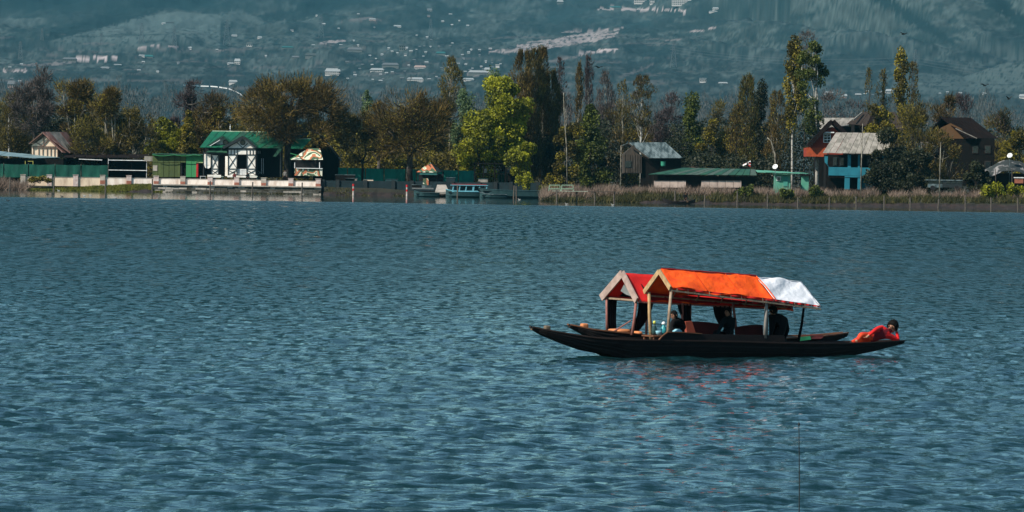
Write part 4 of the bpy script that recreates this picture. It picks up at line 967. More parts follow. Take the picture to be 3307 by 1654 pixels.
# ---- blue sloped shed
h = thing('lean_to_shed', base(100, 708), 'dark shed under a sloping blue grey sheet roof at the far left', 'shed')
mb = MB(); bxg(mb, -30, 205, 512, 709.5, 716); mb.build('wall', DARKW, h)
sheets(h, BLUEM, W(-60, 483, 714), W(196, 509, 714), W(118, 511, 707.5), W(15, 484, 707.5) + np.array([-3.0, 0, -.6]), 6, .06, seed=3)
for p in (82, 107):
    mb = MB(); t = W(p, 520, 707.3); mb.tube([(t[0], 707.3, LAND_Z), t], .05, 6); mb.build('post', mat('yellow_post', (.45, .42, .10), .6), h)
beam(h, mat('yellow_post', (.45, .42, .10), .6), (90, 521), (107, 521), .06, 707.3, name='rail')
# ---- open shelter with white pipe rails
h = thing('open_shelter', base(370, 710), 'low dark open shelter with thin white pipe rails left of the olive tin shed', 'shelter')
mb = MB(); bxg(mb, 214, 475, 512, 716, 716.3); mb.build('back_wall', DARKW, h)
sheets(h, BROWNR, W(212, 497, 716.6), W(478, 499, 716.6), W(484, 510, 709), W(206, 508, 709), 8, .07, seed=4)
for a, b in (((255, 514), (330, 517)), ((350, 517), (500, 519)), ((350, 549), (475, 551))): beam(h, WHITEM, a, b, .09, 708.6, name='rail', d=.08)
for p in (255, 350, 425, 474):
    mb = MB(); t = W(p, 512, 708.8); mb.tube([(t[0], 708.8, LAND_Z), t], .035, 6); mb.build('post', WHITEM if p in (350, 474) else DARKW, h)
mb = MB(); bx(mb, 466, 504, 505, 521, 708.3, 708.5); mb.build('sign_board', PALEM, h)
mb = MB(); bx(mb, 494, 508, 534, 552, 708, 708.1); mb.build('notice', CONC, h)
# ---- tin sheds
h = thing('tin_shed', base(550, 707), 'olive and bright green tin shed left of the white timbered house', 'shed')
mb = MB(); bxg(mb, 497, 656, 501, 708.3, 713); mb.build('frame', DARKW, h)
for i, p in enumerate(range(492, 600, 18)):
    mb = MB(); bx(mb, p + .6, min(p + 17.4, 600), 499, 525, 708.0 - .03 * (i % 2), 708.25); mb.build('tin_panel', TINOL, h)
    mb = MB(); bx(mb, p + .6, min(p + 17.4, 600), 525.7, 572, 708.05 - .03 * (i % 2), 708.25)
    if p + 10 < 576 or p > 590: mb.build('tin_panel', TINOL, h)
mb = MB(); bx(mb, 578, 588, 526, 572, 708.1, 708.3); mb.build('doorway', INNER, h)
for p in (601, 619):
    mb = MB(); bx(mb, p, p + 17.2, 500, 572, 708.0 - .03 * (p % 2), 708.25); mb.build('tin_panel', TINGR, h)
mb = MB(); bx(mb, 637, 656, 500, 523, 708.0, 708.25); mb.build('tin_panel', TINGR, h)
mb = MB(); bx(mb, 633, 656, 522, 526, 707.8, 708); mb.build('lintel', mat('pale_lime', (.5, .62, .3), .7), h)
mb = MB(); bx(mb, 633.5, 640, 526.5, 572, 707.9, 708.05); mb.build('door', REDP, h)
sheets(h, GREEND, W(492, 496, 713), W(657, 498, 713), W(657, 500, 707.4), W(492, 498, 707.4), 9, .06, seed=5)
pts = [W(492 + i * 12, 500 + 4 * abs(math.sin(i * .55)), 707.2) for i in range(14)]
mb = MB(); mb.tube(pts, .045, 5); mb.build('cable', TINGR, h)

# ---- white timbered house (z8 = zoom coordinates of the survey crop)
def z8(x, y): return (x / 5.152 + 600, y / 5.152 + 400)
h = thing('timbered_house', base(765, 706), 'white half timbered house with green metal roof, gables and dark crossed beams', 'house')
D1 = 704.0; D2 = 706.5; D3 = 709.0
def pw(x, y, D): return W(*z8(x, y), D)
def zb_(name, m, x0, x1, y0, y1, Da, Db):
    a = z8(x0, y0); b = z8(x1, y1); mb = MB(); bx(mb, a[0], b[0], a[1], b[1], Da, Db); return mb.build(name, m, h)
def zbeam(x0, y0, x1, y1, D, w=.10, name='beam', m=BLACKT): return beam(h, m, z8(x0, y0), z8(x1, y1), w, D, name=name, d=.07)
# main body and roof
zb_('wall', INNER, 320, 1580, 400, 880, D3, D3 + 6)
sheets(h, [GREENR, GREENR, GREEND], pw(440, 118, D3 + 3.2), pw(2060, 150, D3 + 3.2), pw(1560, 405, D1 + .6) + np.array([0, 0, 0]), pw(232, 392, D1 + .6), 13, .06, seed=6)
sheets(h, GREENR, pw(2060, 150, D3 + 3.2), pw(440, 118, D3 + 3.2), pw(232, 392, D3 + 8), pw(1560, 405, D3 + 8), 8, .06, seed=8)
sheets(h, GREEND, pw(1560, 150, D3 + 3), pw(2050, 150, D3 + 3), pw(1890, 418, D2 + 1), pw(1745, 418, D2 + 1), 3, .06, seed=9)
mb = MB(); mb.bar(pw(440, 120, D3 + 3.1), pw(1300, 136, D3 + 3.1), .2, .12); mb.build('ridge_cap', mat('pale_ridge', (.45, .55, .42), .6), h)
mb = MB(); a = pw(738, 118, D3 + 3.1); mb.tube([a, a + np.array([0, 0, .9])], .03, 5); mb.lathe(a + np.array([0, 0, .25]), [(.02, 0), (.10, .08), (.02, .18), (.09, .28), (.02, .42)], 8); mb.build('finial', WHITEM, h)
mb = MB(); a = pw(2050, 418, D2 + 1); bx(mb, *[z8(1745, 0)[0], z8(2050, 0)[0]], 482, 575, D2 + 2, D2 + 5); mb.build('side_wall', DARKW, h)
MB().slab([pw(1800, 262, 703.6), pw(2090, 255, 703.6), pw(1940, 418, 702.0), pw(1745, 418, 702.0)], .05).build('annex_roof', GREENR, h)
MB().bar(pw(1800, 258, 703.6), pw(2090, 251, 703.6), .1, .1).build('ridge_cap', mat('pale_ridge', (.45, .55, .42), .6), h)
# front volume
zb_('wall', WHITE, 705, 1165, 405, 512, D1, D1 + 1.2)
zb_('pier', WHITE, 700, 852, 515, 858, D1, D1 + .8); zb_('pier', WHITE, 1010, 1165, 515, 858, D1, D1 + .8)
zb_('pier', WHITE, 655, 697, 540, 870, D1 + .4, D1 + 1.2)
zb_('pier', WHITE, 425, 545, 525, 845, D1 + 1.3, D1 + 2)
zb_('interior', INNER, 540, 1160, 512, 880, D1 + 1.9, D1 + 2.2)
zb_('curtain', WHITE, 305, 412, 505, 690, D1 + 1.5, D1 + 1.7)
mb = MB(); P = [pw(305, 685, D1 + 1.5), pw(325, 735, D1 + 1.5), pw(375, 745, D1 + 1.5), pw(405, 730, D1 + 1.5), pw(412, 685, D1 + 1.5)]; mb.slab(P, .2, (0, -1, 0)); mb.build('curtain_hem', WHITE, h)
zb_('plinth', WHITE, 690, 1185, 862, 893, D1 - .35, D1 + .3); zb_('plinth', WHITE, 360, 585, 850, 893, D1 + .8, D1 + 1.25)
# front gable
gx = [pw(700, 402, D1), pw(1168, 404, D1), pw(960, 240, D1)]
mb = MB(); mb.slab([gx[0], gx[1], gx[2]], 1.2, (0, -1, 0)); mb.build('gable_wall', WHITE, h)
apx = pw(960, 215, D1 - .6); lft = pw(625, 400, D1 - .6); rgt = pw(1180, 402, D1 - .6); bk = np.array([0, 5.5, 0])
sheets(h, GREEND, apx + bk, apx, lft, lft + bk, 4, .07, seed=10); sheets(h, GREENR, apx, apx + bk, rgt + bk + np.array([1.2, 0, 0]), rgt, 4, .07, seed=11)
mb = MB(); mb.bar(pw(618, 398, D1 - .62), pw(955, 218, D1 - .62), .12, .36, up=(0, 0, 1)); mb.build('barge_board', BLACKT, h)
mb = MB(); mb.bar(pw(965, 218, D1 - .64), pw(1172, 396, D1 - .64), .12, .30, up=(0, 0, 1)); mb.build('barge_board', BLACKT, h)
zbeam(690, 418, 1172, 420, D1 - .05, .24, 'fascia'); zbeam(700, 515, 1168, 516, D1 - .05, .11)
for (a, b, c_, d) in ((840, 300, 945, 400), (950, 400, 1030, 325)): zbeam(a, b, c_, d, D1 - .06)
for x_ in (705, 755, 808, 856, 1012, 1068, 1118, 1165): zbeam(x_, 432, x_, 512, D1 - .04, .10, 'stud')
# round attic window
def ring(mb, c, r0, r1, dpt, n=20):
    vs = []; fs = []
    for k in range(n):
        a = 2 * math.pi * k / n; ca, sa = math.cos(a), math.sin(a)
        for rr_, dd in ((r0, 0), (r1, 0), (r1, dpt), (r0, dpt)): vs.append(c + np.array([rr_ * ca, -dd, rr_ * sa]))
    for k in range(n):
        j = (k + 1) % n
        for q in range(4): fs.append((k * 4 + q, j * 4 + q, j * 4 + (q + 1) % 4, k * 4 + (q + 1) % 4))
    mb.add(vs, fs)
c_ = pw(948, 312, D1 - .02)
mb = MB(); ring(mb, c_, .27, .36, .08); w_ = mb.build('round_window', BLACKT, h)
mb = MB(); mb.tube([c_, c_ + np.array([0, -.04, 0])], .26, 16); mb.build('pane', GLASS, w_)
c2 = pw(660, 300, D1 + 1.5)
# left gable behind
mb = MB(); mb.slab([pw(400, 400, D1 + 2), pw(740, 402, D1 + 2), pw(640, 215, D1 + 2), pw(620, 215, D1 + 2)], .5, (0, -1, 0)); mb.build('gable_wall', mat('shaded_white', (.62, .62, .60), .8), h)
mb = MB(); ring(mb, pw(665, 310, D1 + 1.98), .30, .40, .08); w_ = mb.build('round_window', BLACKT, h)
mb = MB(); cc_ = pw(665, 310, D1 + 1.98); mb.tube([cc_, cc_ + np.array([0, -.04, 0])], .29, 16); mb.build('pane', GLASS, w_)
mb = MB(); mb.bar(pw(335, 400, D1 + 1.3), pw(620, 212, D1 + 1.3), .12, .34); mb.build('barge_board', BLACKT, h)
mb = MB(); mb.bar(pw(395, 372, D1 + 1.2), pw(570, 268, D1 + 1.2), .06, .07); mb.build('barge_trim', WHITEM, h)
sheets(h, GREENR, pw(640, 200, D1 + 7), pw(620, 200, D1 + 1.2), pw(335, 395, D1 + 1.2), pw(355, 395, D1 + 7), 4, .06, seed=12)
sheets(h, GREENR, pw(625, 200, D1 + 1.2), pw(640, 200, D1 + 6), pw(830, 330, D1 + 6), pw(760, 330, D1 + 1.2), 3, .06, seed=13)
sheets(h, GREEND, pw(480, 392, D1 + 2.0), pw(690, 385, D1 + 2.0), pw(690, 480, D1 + .5), pw(335, 470, D1 + .5), 5, .06, seed=14)
zbeam(310, 488, 700, 495, D1 + .8, .22, 'fascia')
for (x0, x1, D_) in ((428, 542, D1 + 1.26), (704, 850, D1 - .04), (1013, 1163, D1 - .04)):
    zbeam(x0, 525, x1, 745, D_, .08); zbeam(x0, 745, x1, 525, D_ - .01, .08); zbeam(x0, 750, x1, 750, D_, .10, 'rail'); zbeam(x0, 768, x1, 850, D_, .08); zbeam(x0, 850, x1, 768, D_ - .01, .08)
    zbeam(x0, 522, x0, 858, D_ - .015, .11, 'stud'); zbeam(x1, 522, x1, 858, D_ - .015, .11, 'stud')
zbeam(296, 440, 296, 860, D1 + 1.2, .14, 'post')
for x_ in (1262, 1290): zbeam(x_, 575, x_, 830, D1 + 2, .05, 'post', WHITEM)
zbeam(1205, 450, 1205, 500, D1 + 3, .05, 'stud', WHITEM); zbeam(1235, 450, 1235, 500, D1 + 3, .05, 'stud', WHITEM)
for x_ in (1188, 1575): zbeam(x_, 410, x_, 880, D1 + .8, .16, 'post')
zbeam(1190, 775, 1280, 850, D1 + 1.4, .06, 'brace', GREYM); zbeam(1190, 850, 1280, 775, D1 + 1.38, .06, 'brace', GREYM)
# white balustrade in the doorway
zbeam(862, 758, 1005, 758, D1 + .2, .09, 'rail', WHITEM)
for x_ in range(866, 1008, 22): zbeam(x_, 762, x_, 850, D1 + .2, .12, 'baluster', WHITEM)
# torn green sheet hanging from the right eave
mb = MB(); mb.slab([pw(1545, 398, D1), pw(1618, 395, D1), pw(1560, 480, D1), pw(1500, 548, D1), pw(1450, 545, D1)], .04, (0, -1, 0)); mb.build('loose_sheet', GREEND, h)
# white debris by the plinth
# ---- camouflage kiosk
h = thing('camouflage_kiosk', base(995, 706), 'square kiosk with camouflage painted roof and counter beside the giant pollard trunk', 'kiosk')
Dk = 700.8
def kb(name, m, x0, x1, y0, y1, Da, Db): a = z8(x0, y0); b = z8(x1, y1); mb = MB(); bx(mb, a[0], b[0], a[1], b[1], Da, Db); return mb.build(name, m, h)
P = [pw(2045, 412, Dk + 1.6), pw(2235, 415, Dk + 1.6), pw(2282, 602, Dk), pw(1745, 602, Dk), pw(1850, 540, Dk + .6), pw(1900, 500, Dk + .9)]
MB().slab(P, .06).build('roof', CAMO, h)
P2 = [pw(2235, 415, Dk + 1.6), pw(2045, 412, Dk + 1.6), pw(1900, 602, Dk + 3.4), pw(2282, 602, Dk + 3.4)]
MB().slab(P2, .06).build('roof', GREEND, h)
for (a, b) in (((1740, 492), (1870, 525)), ((1735, 588), (1870, 512))): beam(h, TINGR, z8(*a), z8(*b), .09, Dk - .2, name='rafter')
kb('counter', CAMO, 1810, 2270, 748, 866, Dk + .1, Dk + .9); kb('counter_top', WHITEM, 1835, 2275, 736, 746, Dk - .1, Dk + 1.0)
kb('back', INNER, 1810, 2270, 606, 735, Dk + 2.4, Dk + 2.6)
for x_ in (1812, 2225):
    beam(h, WHITEM, z8(x_, 640), z8(x_, 740), .09, Dk + .15, name='post'); beam(h, DARKW, z8(x_ + 20, 604), z8(x_ + 20, 880), .12, Dk + .6, name='post')
# ---- dark gabled barn right of it
h = thing('dark_barn', base(1060, 712), 'dark barn with a steep black roof behind the camouflage kiosk', 'barn')
D = 712.0
mb = MB(); P = [W(1010, 592, D), W(1092, 592, D), W(1092, 505, D), W(1040, 445, D), W(1010, 470, D)]; mb.slab(P, 6, (0, -1, 0)); mb.build('wall', DARKW, h)
for i, q in enumerate(range(1016, 1090, 12)): beam(h, DARKW, (q, 500 if q > 1080 else 478), (q, 590), .12, D - .08, name='plank')
ap = W(1038, 438, D - .5); bk = np.array([0, 7, 0])
sheets(h, BLACKT, ap, ap + bk, W(1100, 520, D - .5) + bk, W(1100, 520, D - .5), 4, .08, seed=15)
sheets(h, BLACKT, ap + bk, ap, W(1000, 482, D - .5), W(1000, 482, D - .5) + bk, 4, .08, seed=16)
beam(h, WHITEM, (1037, 443), (1037, 462), .05, D - .6, name='vent_pipe')
# ---- camouflage tent
h = thing('camouflage_tent', base(1390, 704), 'small pyramid roofed camouflage tent on the dark wall', 'tent')
D = 703.0; top = W(1390, 525, D + 1.5); c = [W(1345, 556, D), W(1412, 557, D), W(1432, 554, D + 3), W(1365, 553, D + 3)]
for i in range(4): MB().slab([top, c[i], c[(i + 1) % 4]], .04).build('roof_panel', CAMO if i != 1 else mat('dark_camouflage', (.03, .04, .035), .9), h)
for q in c: mb = MB(); mb.tube([(q[0], q[1], LAND_Z), q], .05, 6); mb.build('post', DARKW, h)
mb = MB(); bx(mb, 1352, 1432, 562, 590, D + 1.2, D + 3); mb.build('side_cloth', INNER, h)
mb = MB(); bx(mb, 1366, 1384, 576, 598, D - 3.9, D - 3.8); mb.build('notice', CAMO, h)
mb = MB(); bx(mb, 1355, 1415, 558.5, 565, D + .1, D + .2); mb.build('valance', TEALS if False else mat('teal_valance', (.03, .13, .12), .8), h)
# ---- pavilions
h = thing('jetty_pavilion', base(1590, 705), 'dark open pavilion with a curved roof on posts beside the light blue boats', 'pavilion')
D = 703.0; vs = []; fs = []; n = 11
for k in range(n):
    t = k / (n - 1); px = 1528 + 112 * t; py = 528 - 19 * math.sin(math.pi * t)
    for j, (dd, up) in enumerate(((0, 0), (4, -.0))):
        p = W(px, py, D + dd); vs.append(p)
for k in range(n - 1): fs.append((2 * k, 2 * k + 2, 2 * k + 3, 2 * k + 1))
mb = MB(); mb.add(vs, fs); mb.add([v - np.array([0, 0, .10]) for v in vs], [f[::-1] for f in fs]); mb.build('roof', DTEAL, h, smooth=False)
for px in (1533, 1562, 1598, 1634):
    for dd in (.3, 3.7):
        mb = MB(); p = W(px, 524, D + dd); mb.box(p[0] - .09, p[0] + .09, D + dd - .09, D + dd + .09, LAND_Z - .1, p[2] + .05); mb.build('post', DARKW, h)
beam(h, DARKW, (1528, 528), (1640, 529), .16, D + .1, name='beam'); beam(h, DARKW, (1533, 560), (1634, 562), .09, D + .3, name='rail')
for q in range(1540, 1634, 10): beam(h, DARKW, (q, 562), (q, 590), .05, D + .3, name='baluster')
mb = MB(); bx(mb, 1560, 1572, 545, 558, D + 1, D + 1.3); mb.build('lamp', CONC, h)
h = thing('boat_house', base(1665, 706), 'low dark boathouse between the pavilion and the lime bush', 'shed')
mb = MB(); bxg(mb, 1640, 1712, 557, 704, 708); mb.build('wall', DARKW, h)
sheets(h, BLACKT, W(1638, 548, 709), W(1714, 549, 709), W(1716, 560, 703.4), W(1636, 559, 703.4), 6, .06, seed=17)
# ---- grey metal roofed house
h = thing('plank_house', base(2110, 672), 'wooden house under a streaked grey metal roof above the dry reeds', 'house')
D = 672.0
mb = MB(); P = [W(2012, 560, D), W(2072, 560, D), W(2072, 505, D), W(2046, 468, D), W(2012, 500, D)]; mb.slab(P, 6, (0, -1, 0)); mb.build('wall', WOODB, h)
for q in range(2016, 2072, 8): beam(h, WOODB, (q, 498 if q < 2030 else 500), (q, 558), .22, D - .05, name='plank', d=.05)
mb = MB(); bxg(mb, 2072, 2200, 508, D + .4, D + 6); mb.build('side_wall', DARKW, h)
sheets(h, GREYM, W(2028, 461, D + 1.5), W(2150, 460, D + 1.5), W(2206, 511, D - .5), W(2096, 511, D - .5), 14, .05, seed=18)
sheets(h, GREYM, W(2150, 460, D + 1.5), W(2028, 461, D + 1.5), W(2008, 470, D + 5), W(2120, 500, D + 6), 7, .05, seed=19)
beam(h, WOODB, (2028, 462), (2096, 512), .16, D - .6, name='barge_board')
mb = MB(); bx(mb, 2018, 2040, 520, 542, D - .12, D - .06); w_ = mb.build('window', BLACKT, h); mb = MB(); bx(mb, 2020, 2038, 522, 540, D - .16, D - .13); mb.build('pane', GLASS, w_)
h = thing('water_tank', base(2143, 662), 'green water tank on a stand at the corner of the plank house', 'tank')
p = W(2142, 520, 664); mb = MB(); mb.lathe((p[0], 664, W(2142, 537, 664)[2]), [(.25, 0), (.30, .1), (.32, .6), (.38, .64)], 12); mb.build('drum', TEALS if False else mat('tank_green', (.03, .22, .14), .5), h)
mb = MB(); 
for dx_ in (-.25, .25):
    for dy_ in (-.2, .2): mb.bar((p[0] + dx_, 664 + dy_, LAND_Z), (p[0] + dx_, 664 + dy_, W(2142, 537, 664)[2]), .06)
mb.build('stand', DARKW, h)
# ---- long low green roof with pale wall
h = thing('long_shed', base(2270, 660), 'long low shed with a dull green roof behind the reeds', 'shed')
D = 658.0
sheets(h, [GREEND, mat('dull_green_roof', (.06, .095, .075), .7)], W(2205, 542, D + 4), W(2440, 547, D + 4), W(2446, 566, D), W(2094, 563, D), 15, .05, seed=20)
mb = MB(); bxg(mb, 2110, 2440, 568, D + 1, D + 4); mb.build('wall', DARKW, h)
for a, b in ((2112, 2215), (2265, 2395)):
    for q in range(a, b, 26): mb = MB(); bx(mb, q, min(q + 25, b), 584, 606, D + .6, D + .9); mb.build('wall_panel', mat('pinkish_plaster', (.46, .36, .31), .9, (.32, .25, .22), scale=1), h)
sheets(h, TEALS, W(2440, 549, D + 2), W(2600, 559, D + 2), W(2612, 561, D - 1), W(2446, 556, D - 1), 6, .05, seed=21)
# ---- small teal shed, satellite dishes
h = thing('teal_shed', base(2525, 655), 'small pale teal shed below the white satellite dish', 'shed')
mb = MB(); bxg(mb, 2503, 2553, 562, 655, 658.5); mb.build('wall', TEALS, h)
mb = MB(); bx(mb, 2530, 2544, 570, 602, 654.9, 654.97); d_ = mb.build('door', mat('door_teal', (.05, .25, .2), .7), h)
mb = MB(); bx(mb, 2508, 2522, 570, 584, 654.9, 654.97); w_ = mb.build('window', WHITEM, h); mb = MB(); bx(mb, 2510, 2520, 572, 582, 654.85, 654.9); mb.build('pane', GLASS, w_)
sheets(h, GREEND, W(2496, 560, 659), W(2558, 562, 659), W(2560, 564, 654.3), W(2494, 562, 654.3), 4, .05, seed=22)
h = thing('small_hut', base(2595, 656), 'narrow teal hut between the teal shed and the bright blue house', 'hut')
mb = MB(); bxg(mb, 2590, 2612, 568, 656, 659); mb.build('wall', TEALS, h); mb = MB(); bx(mb, 2586, 2616, 564, 568, 655.5, 659.3); mb.build('roof', DARKW, h)
def dish(px, py, r_px, D, label, zb=LAND_Z):
    c = W(px, py, D); r = r_px / (FPX / D); root = thing('satellite_dish', (c[0], D, zb), label, 'satellite dish')
    mb = MB(); n = 14; ax = np.array([-.35, -.75, .5]); ax /= np.linalg.norm(ax); u = np.cross(ax, (0, 0, 1)); u /= np.linalg.norm(u); v = np.cross(u, ax)
    vs = [c - ax * r * .25]; fs = []
    for i, q in enumerate((.4, .75, 1)):
        for k in range(n): a = 2 * math.pi * k / n; vs.append(c - ax * r * .25 * (1 - q * q) + (u * math.cos(a) + v * math.sin(a)) * r * q)
    for k in range(n): fs.append((0, 1 + k, 1 + (k + 1) % n))
    for i in range(2):
        for k in range(n): a = 1 + i * n + k; b = 1 + i * n + (k + 1) % n; fs.append((a, a + n, b + n, b))
    m_ = len(vs); mb.add(vs, fs); mb.add([q - ax * .02 for q in vs], [f[::-1] for f in fs]); mb.build('reflector', WHITEM, root, smooth=True)
    mb = MB(); mb.tube([c - v * r, c + ax * r * .9], .02, 5); mb.obox(c + ax * r * .9, u * .05, v * .05, ax * .07); mb.build('receiver_arm', WHITEM, root)
    mb = MB(); mb.tube([(c[0], D + .1, zb), c - ax * r * .25], .035, 6); mb.build('mast', GREYM, root)
dish(2503, 538, 9, 653, 'white satellite dish on a mast above the small teal shed')
dish(3261, 502, 9, 654, 'white satellite dish above the grey tarpaulin at the right')
# ---- dark hall behind with pale roof strip
h = thing('long_hall', base(2650, 715), 'long dark hall with a pale grey roof behind the orange house', 'hall')
D = 712.0
mb = MB(); bxg(mb, 2640, 2770, 408, D + 1, D + 8); mb.build('wall', DARKW, h)
sheets(h, PALEM, W(2625, 381, D + 5), W(2760, 381, D + 5), W(2740, 405, D), W(2645, 418, D), 9, .06, seed=23)
# ---- orange red house
h = thing('orange_house', base(2660, 685), 'orange red gabled house with a white window behind the tallest birch', 'house')
D = 684.0
mb = MB(); P = [W(2605, 506, D), W(2722, 506, D), W(2722, 440, D), W(2690, 410, D), W(2640, 440, D), W(2618, 476, D), W(2605, 478, D)]; mb.slab(P, 7, (0, -1, 0)); mb.build('wall', ORANGEH, h)
mb = MB(); bx(mb, 2604, 2672, 477, 506, D - .12, D - .01); mb.build('lower_wall', mat('bright_orange_wall', (.36, .06, .018), .8), h)
ap = W(2688, 390, D - .7); bk = np.array([0, 8, 0])
sheets(h, BROWNR, ap + bk, ap, W(2612, 470, D - .7), W(2612, 470, D - .7) + bk, 5, .09, seed=25); sheets(h, BROWNR, ap, ap + bk, W(2760, 460, D - .7) + bk, W(2760, 460, D - .7), 5, .09, seed=26)
mb = MB(); mb.bar(W(2612, 470, D - .75), W(2688, 391, D - .75), .14, .55); mb.build('barge_board', BROWNR, h)
mb = MB(); mb.bar(W(2690, 391, D - .75), W(2758, 456, D - .75), .14, .55); mb.build('barge_board', BROWNR, h)
w_ = part_box('window', WHITEM, h, 2659, 2683, 431, 461, D - .12, D - .03)
for i in range(2):
    for j in range(3):
        mb = MB(); bx(mb, 2661.5 + i * 10.5, 2670.5 + i * 10.5, 434 + j * 9, 441 + j * 9, D - .15, D - .125); mb.build('pane', GLASS, w_)
mb = MB(); bx(mb, 2660, 2694, 426, 429.5, D - .5, D - .02); mb.build('window_hood', WHITEM, h)
mb = MB(); bx(mb, 2645, 2652, 440, 458, D - .06, D - .01); mb.build('shutter', mat('dark_red', (.25, .03, .015), .8), h)
# ---- bright blue house under pale roof
h = thing('blue_house', base(2765, 665), 'bright blue house under a patched pale grey metal roof', 'house')
D = 662.0
S_ = [PALEM, PALEM, mat('patched_roof', (.30, .27, .24), .6, (.2, .18, .16), scale=1)]
tl, tr, br, bl = W(2700, 428, D + 4), W(2885, 431, D + 4), W(2868, 498, D - 1), W(2657, 494, D - 1)
ml, mr = (tl + bl) / 2, (tr + br) / 2
sheets(h, S_, tl, tr, mr, ml, 10, .05, seed=27); sheets(h, S_, ml, mr, br, bl, 10, .05, seed=28)
mb = MB(); bxg(mb, 2668, 2860, 500, D + 2.2, D + 7); mb.build('back_wall', DARKW, h)
def db(name, m, *a): mb = MB(); bx(mb, *a); return mb.build(name, m, h)
db('parapet', CYAN, 2676, 2862, 541, 568, D, D + .25)
db('floor_slab', DARKW, 2676, 2862, 568.3, 573, D + .1, D + 2)
for q, y1, ww in ((2738, 541, 10), (2771, 541, 6), (2850, 541, 8)): db('pillar', CYAN, q, q + ww, 500, y1, D + .05, D + .35)
for q, ww in ((2728, 16), (2770, 11), (2848, 10)): db('pillar', CYAN, q, q + ww, 573.5, 612, D + .05, D + .5)
db('lintel', CYAN, 2728, 2781, 568.5, 573, D - .02, D + .08)
mb = MB(); mb.slab([W(2663, 505, D), W(2674, 505, D), W(2672, 535, D), W(2680, 541, D), W(2664, 525, D)], .3, (0, -1, 0)); mb.build('corner_wall', CYAN, h)
db('side_wall', mat('deep_blue', (.02, .2, .27), .8), 2784, 2846, 578, 612, D + 1.2, D + 1.4)
for q in (2690, 2712, 2800, 2825): w_ = db('window', BLACKT, q, q + 14, 508, 536, D + 2.1, D + 2.18); mb = MB(); bx(mb, q + 2, q + 12, 510, 534, D + 2.05, D + 2.09); mb.build('pane', GLASS, w_)
# ---- brown roofed house behind trees
h = thing('brown_roof_house', base(2830, 700), 'brown roofed house half hidden by trees between the pale roof and the dark house', 'house')
D = 700.0
mb = MB(); bxg(mb, 2760, 2900, 400, D + 1, D + 8); mb.build('wall', DARKW, h)
sheets(h, [BROWNR, mat('dull_brown_roof', (.035, .024, .018), .8)], W(2783, 362, D + 4), W(2890, 362, D + 4), W(2925, 420, D), W(2735, 400, D), 9, .07, seed=29)
mb = MB(); mb.bar(W(2755, 388, D - .2), W(2785, 363, D + 3), .12, .16); mb.build('barge_board', PALEM, h)
# ---- dark brown house
h = thing('dark_house', base(3110, 672), 'large dark brown house with a steep roof near the right edge', 'house')
D = 670.0
mb = MB(); P = [W(2992, 600, D), W(3212, 600, D), W(3212, 446, D), W(3120, 446, D), W(3070, 400, D), W(3000, 440, D)]; mb.slab(P, 9, (0, -1, 0)); mb.build('wall', DARKW, h)
mb = MB(); mb.slab([W(3000, 448, D - .06), W(3128, 448, D - .06), W(3105, 415, D - .06), W(3070, 398, D - .06), W(3040, 412, D - .06)], .05, (0, -1, 0)); mb.build('gable_cladding', mat('brown_cladding', (.10, .05, .02), .85, (.10, .055, .025), scale=2), h)
ap = W(3040, 380, D + .5); ap2 = W(3135, 380, D + 4)
sheets(h, BROWNR, ap, ap2, W(3222, 447, D + 1), W(3122, 447, D - 1), 9, .08, seed=30)
sheets(h, BROWNR, ap2, ap, W(2985, 445, D - 1), W(2985, 440, D + 8), 6, .08, seed=31)
mb = MB(); mb.bar(W(3086, 415, D - 1.1), W(3155, 447, D - 1.1), .06, .10); mb.build('barge_trim', PALEM, h)
for q, y in ((3010, 470), (3060, 470), (3140, 470), (3180, 470), (3140, 520), (3180, 520)):
    w_ = db('window', mat('window_brown', (.03, .022, .018), .8), q, q + 20, y, y + 26, D - .1, D - .02); mb = MB(); bx(mb, q + 2, q + 18, y + 2, y + 24, D - .13, D - .105); mb.build('pane', GLASS, w_)
db('balcony', mat('balcony_wood', (.12, .10, .08), .8), 2975, 3000, 458, 463, D - 1.2, D - .1)
for q in (2976, 2984, 2992): beam(h, PALEM, (q, 463), (q, 480), .05, D - 1.1, name='baluster')
# ---- tarpaulin shelter at right edge
h = thing('tarpaulin_shelter', base(3250, 655), 'low shelter covered by a crumpled grey tarpaulin at the right edge', 'shelter')
D = 654.0; vs = []; fs = []; rr = random.Random(4); n = 13
for k in range(n):
    px = 3155 + k * 17; topy = np.interp(px, [3155, 3195, 3250, 3290, 3370], [560, 538, 515, 522, 545])
    for j in range(6):
        q = j / 5; P = W(px, topy + (q * 34) + rr.uniform(-2, 2), D + 2.2 - 3 * q); P[1] += rr.uniform(-.15, .15); vs.append(P)
for k in range(n - 1):
    for j in range(5): v = k * 6 + j; fs.append((v, v + 1, v + 7, v + 6))
mb = MB(); mb.add(vs, fs); mb.add([np.array(v) - np.array([0, -.03, .04]) for v in vs], [f[::-1] for f in fs]); mb.build('tarpaulin', mat('grey_tarpaulin', (.022, .028, .028), .8, (.20, .19, .19), scale=1.1, sharp=(.55, .63)), h, smooth=True)
mb = MB(); bxg(mb, 3175, 3320, 560, D + 1.2, D + 4); mb.build('wall', INNER, h)
mb = MB(); bx(mb, 3278, 3305, 576, 592, D - 1.2, D - .4); mb.build('crate', mat('brick_red_panel', (.3, .10, .06), .8), h); mb = MB(); bx(mb, 3276, 3307, 572.5, 575.5, D - 1.3, D - .3); mb.build('crate_lid', WHITEM, h)
for q in (3170, 3215, 3268): beam(h, POSTW, (q, 545), (q, 598), .08, D - 1, name='post')
beam(h, WHITEM, (3160, 556), (3184, 557), .1, D - 1.2, name='rail'); beam(h, WHITEM, (3158, 565), (3180, 565), .08, D - 1.2, name='rail')
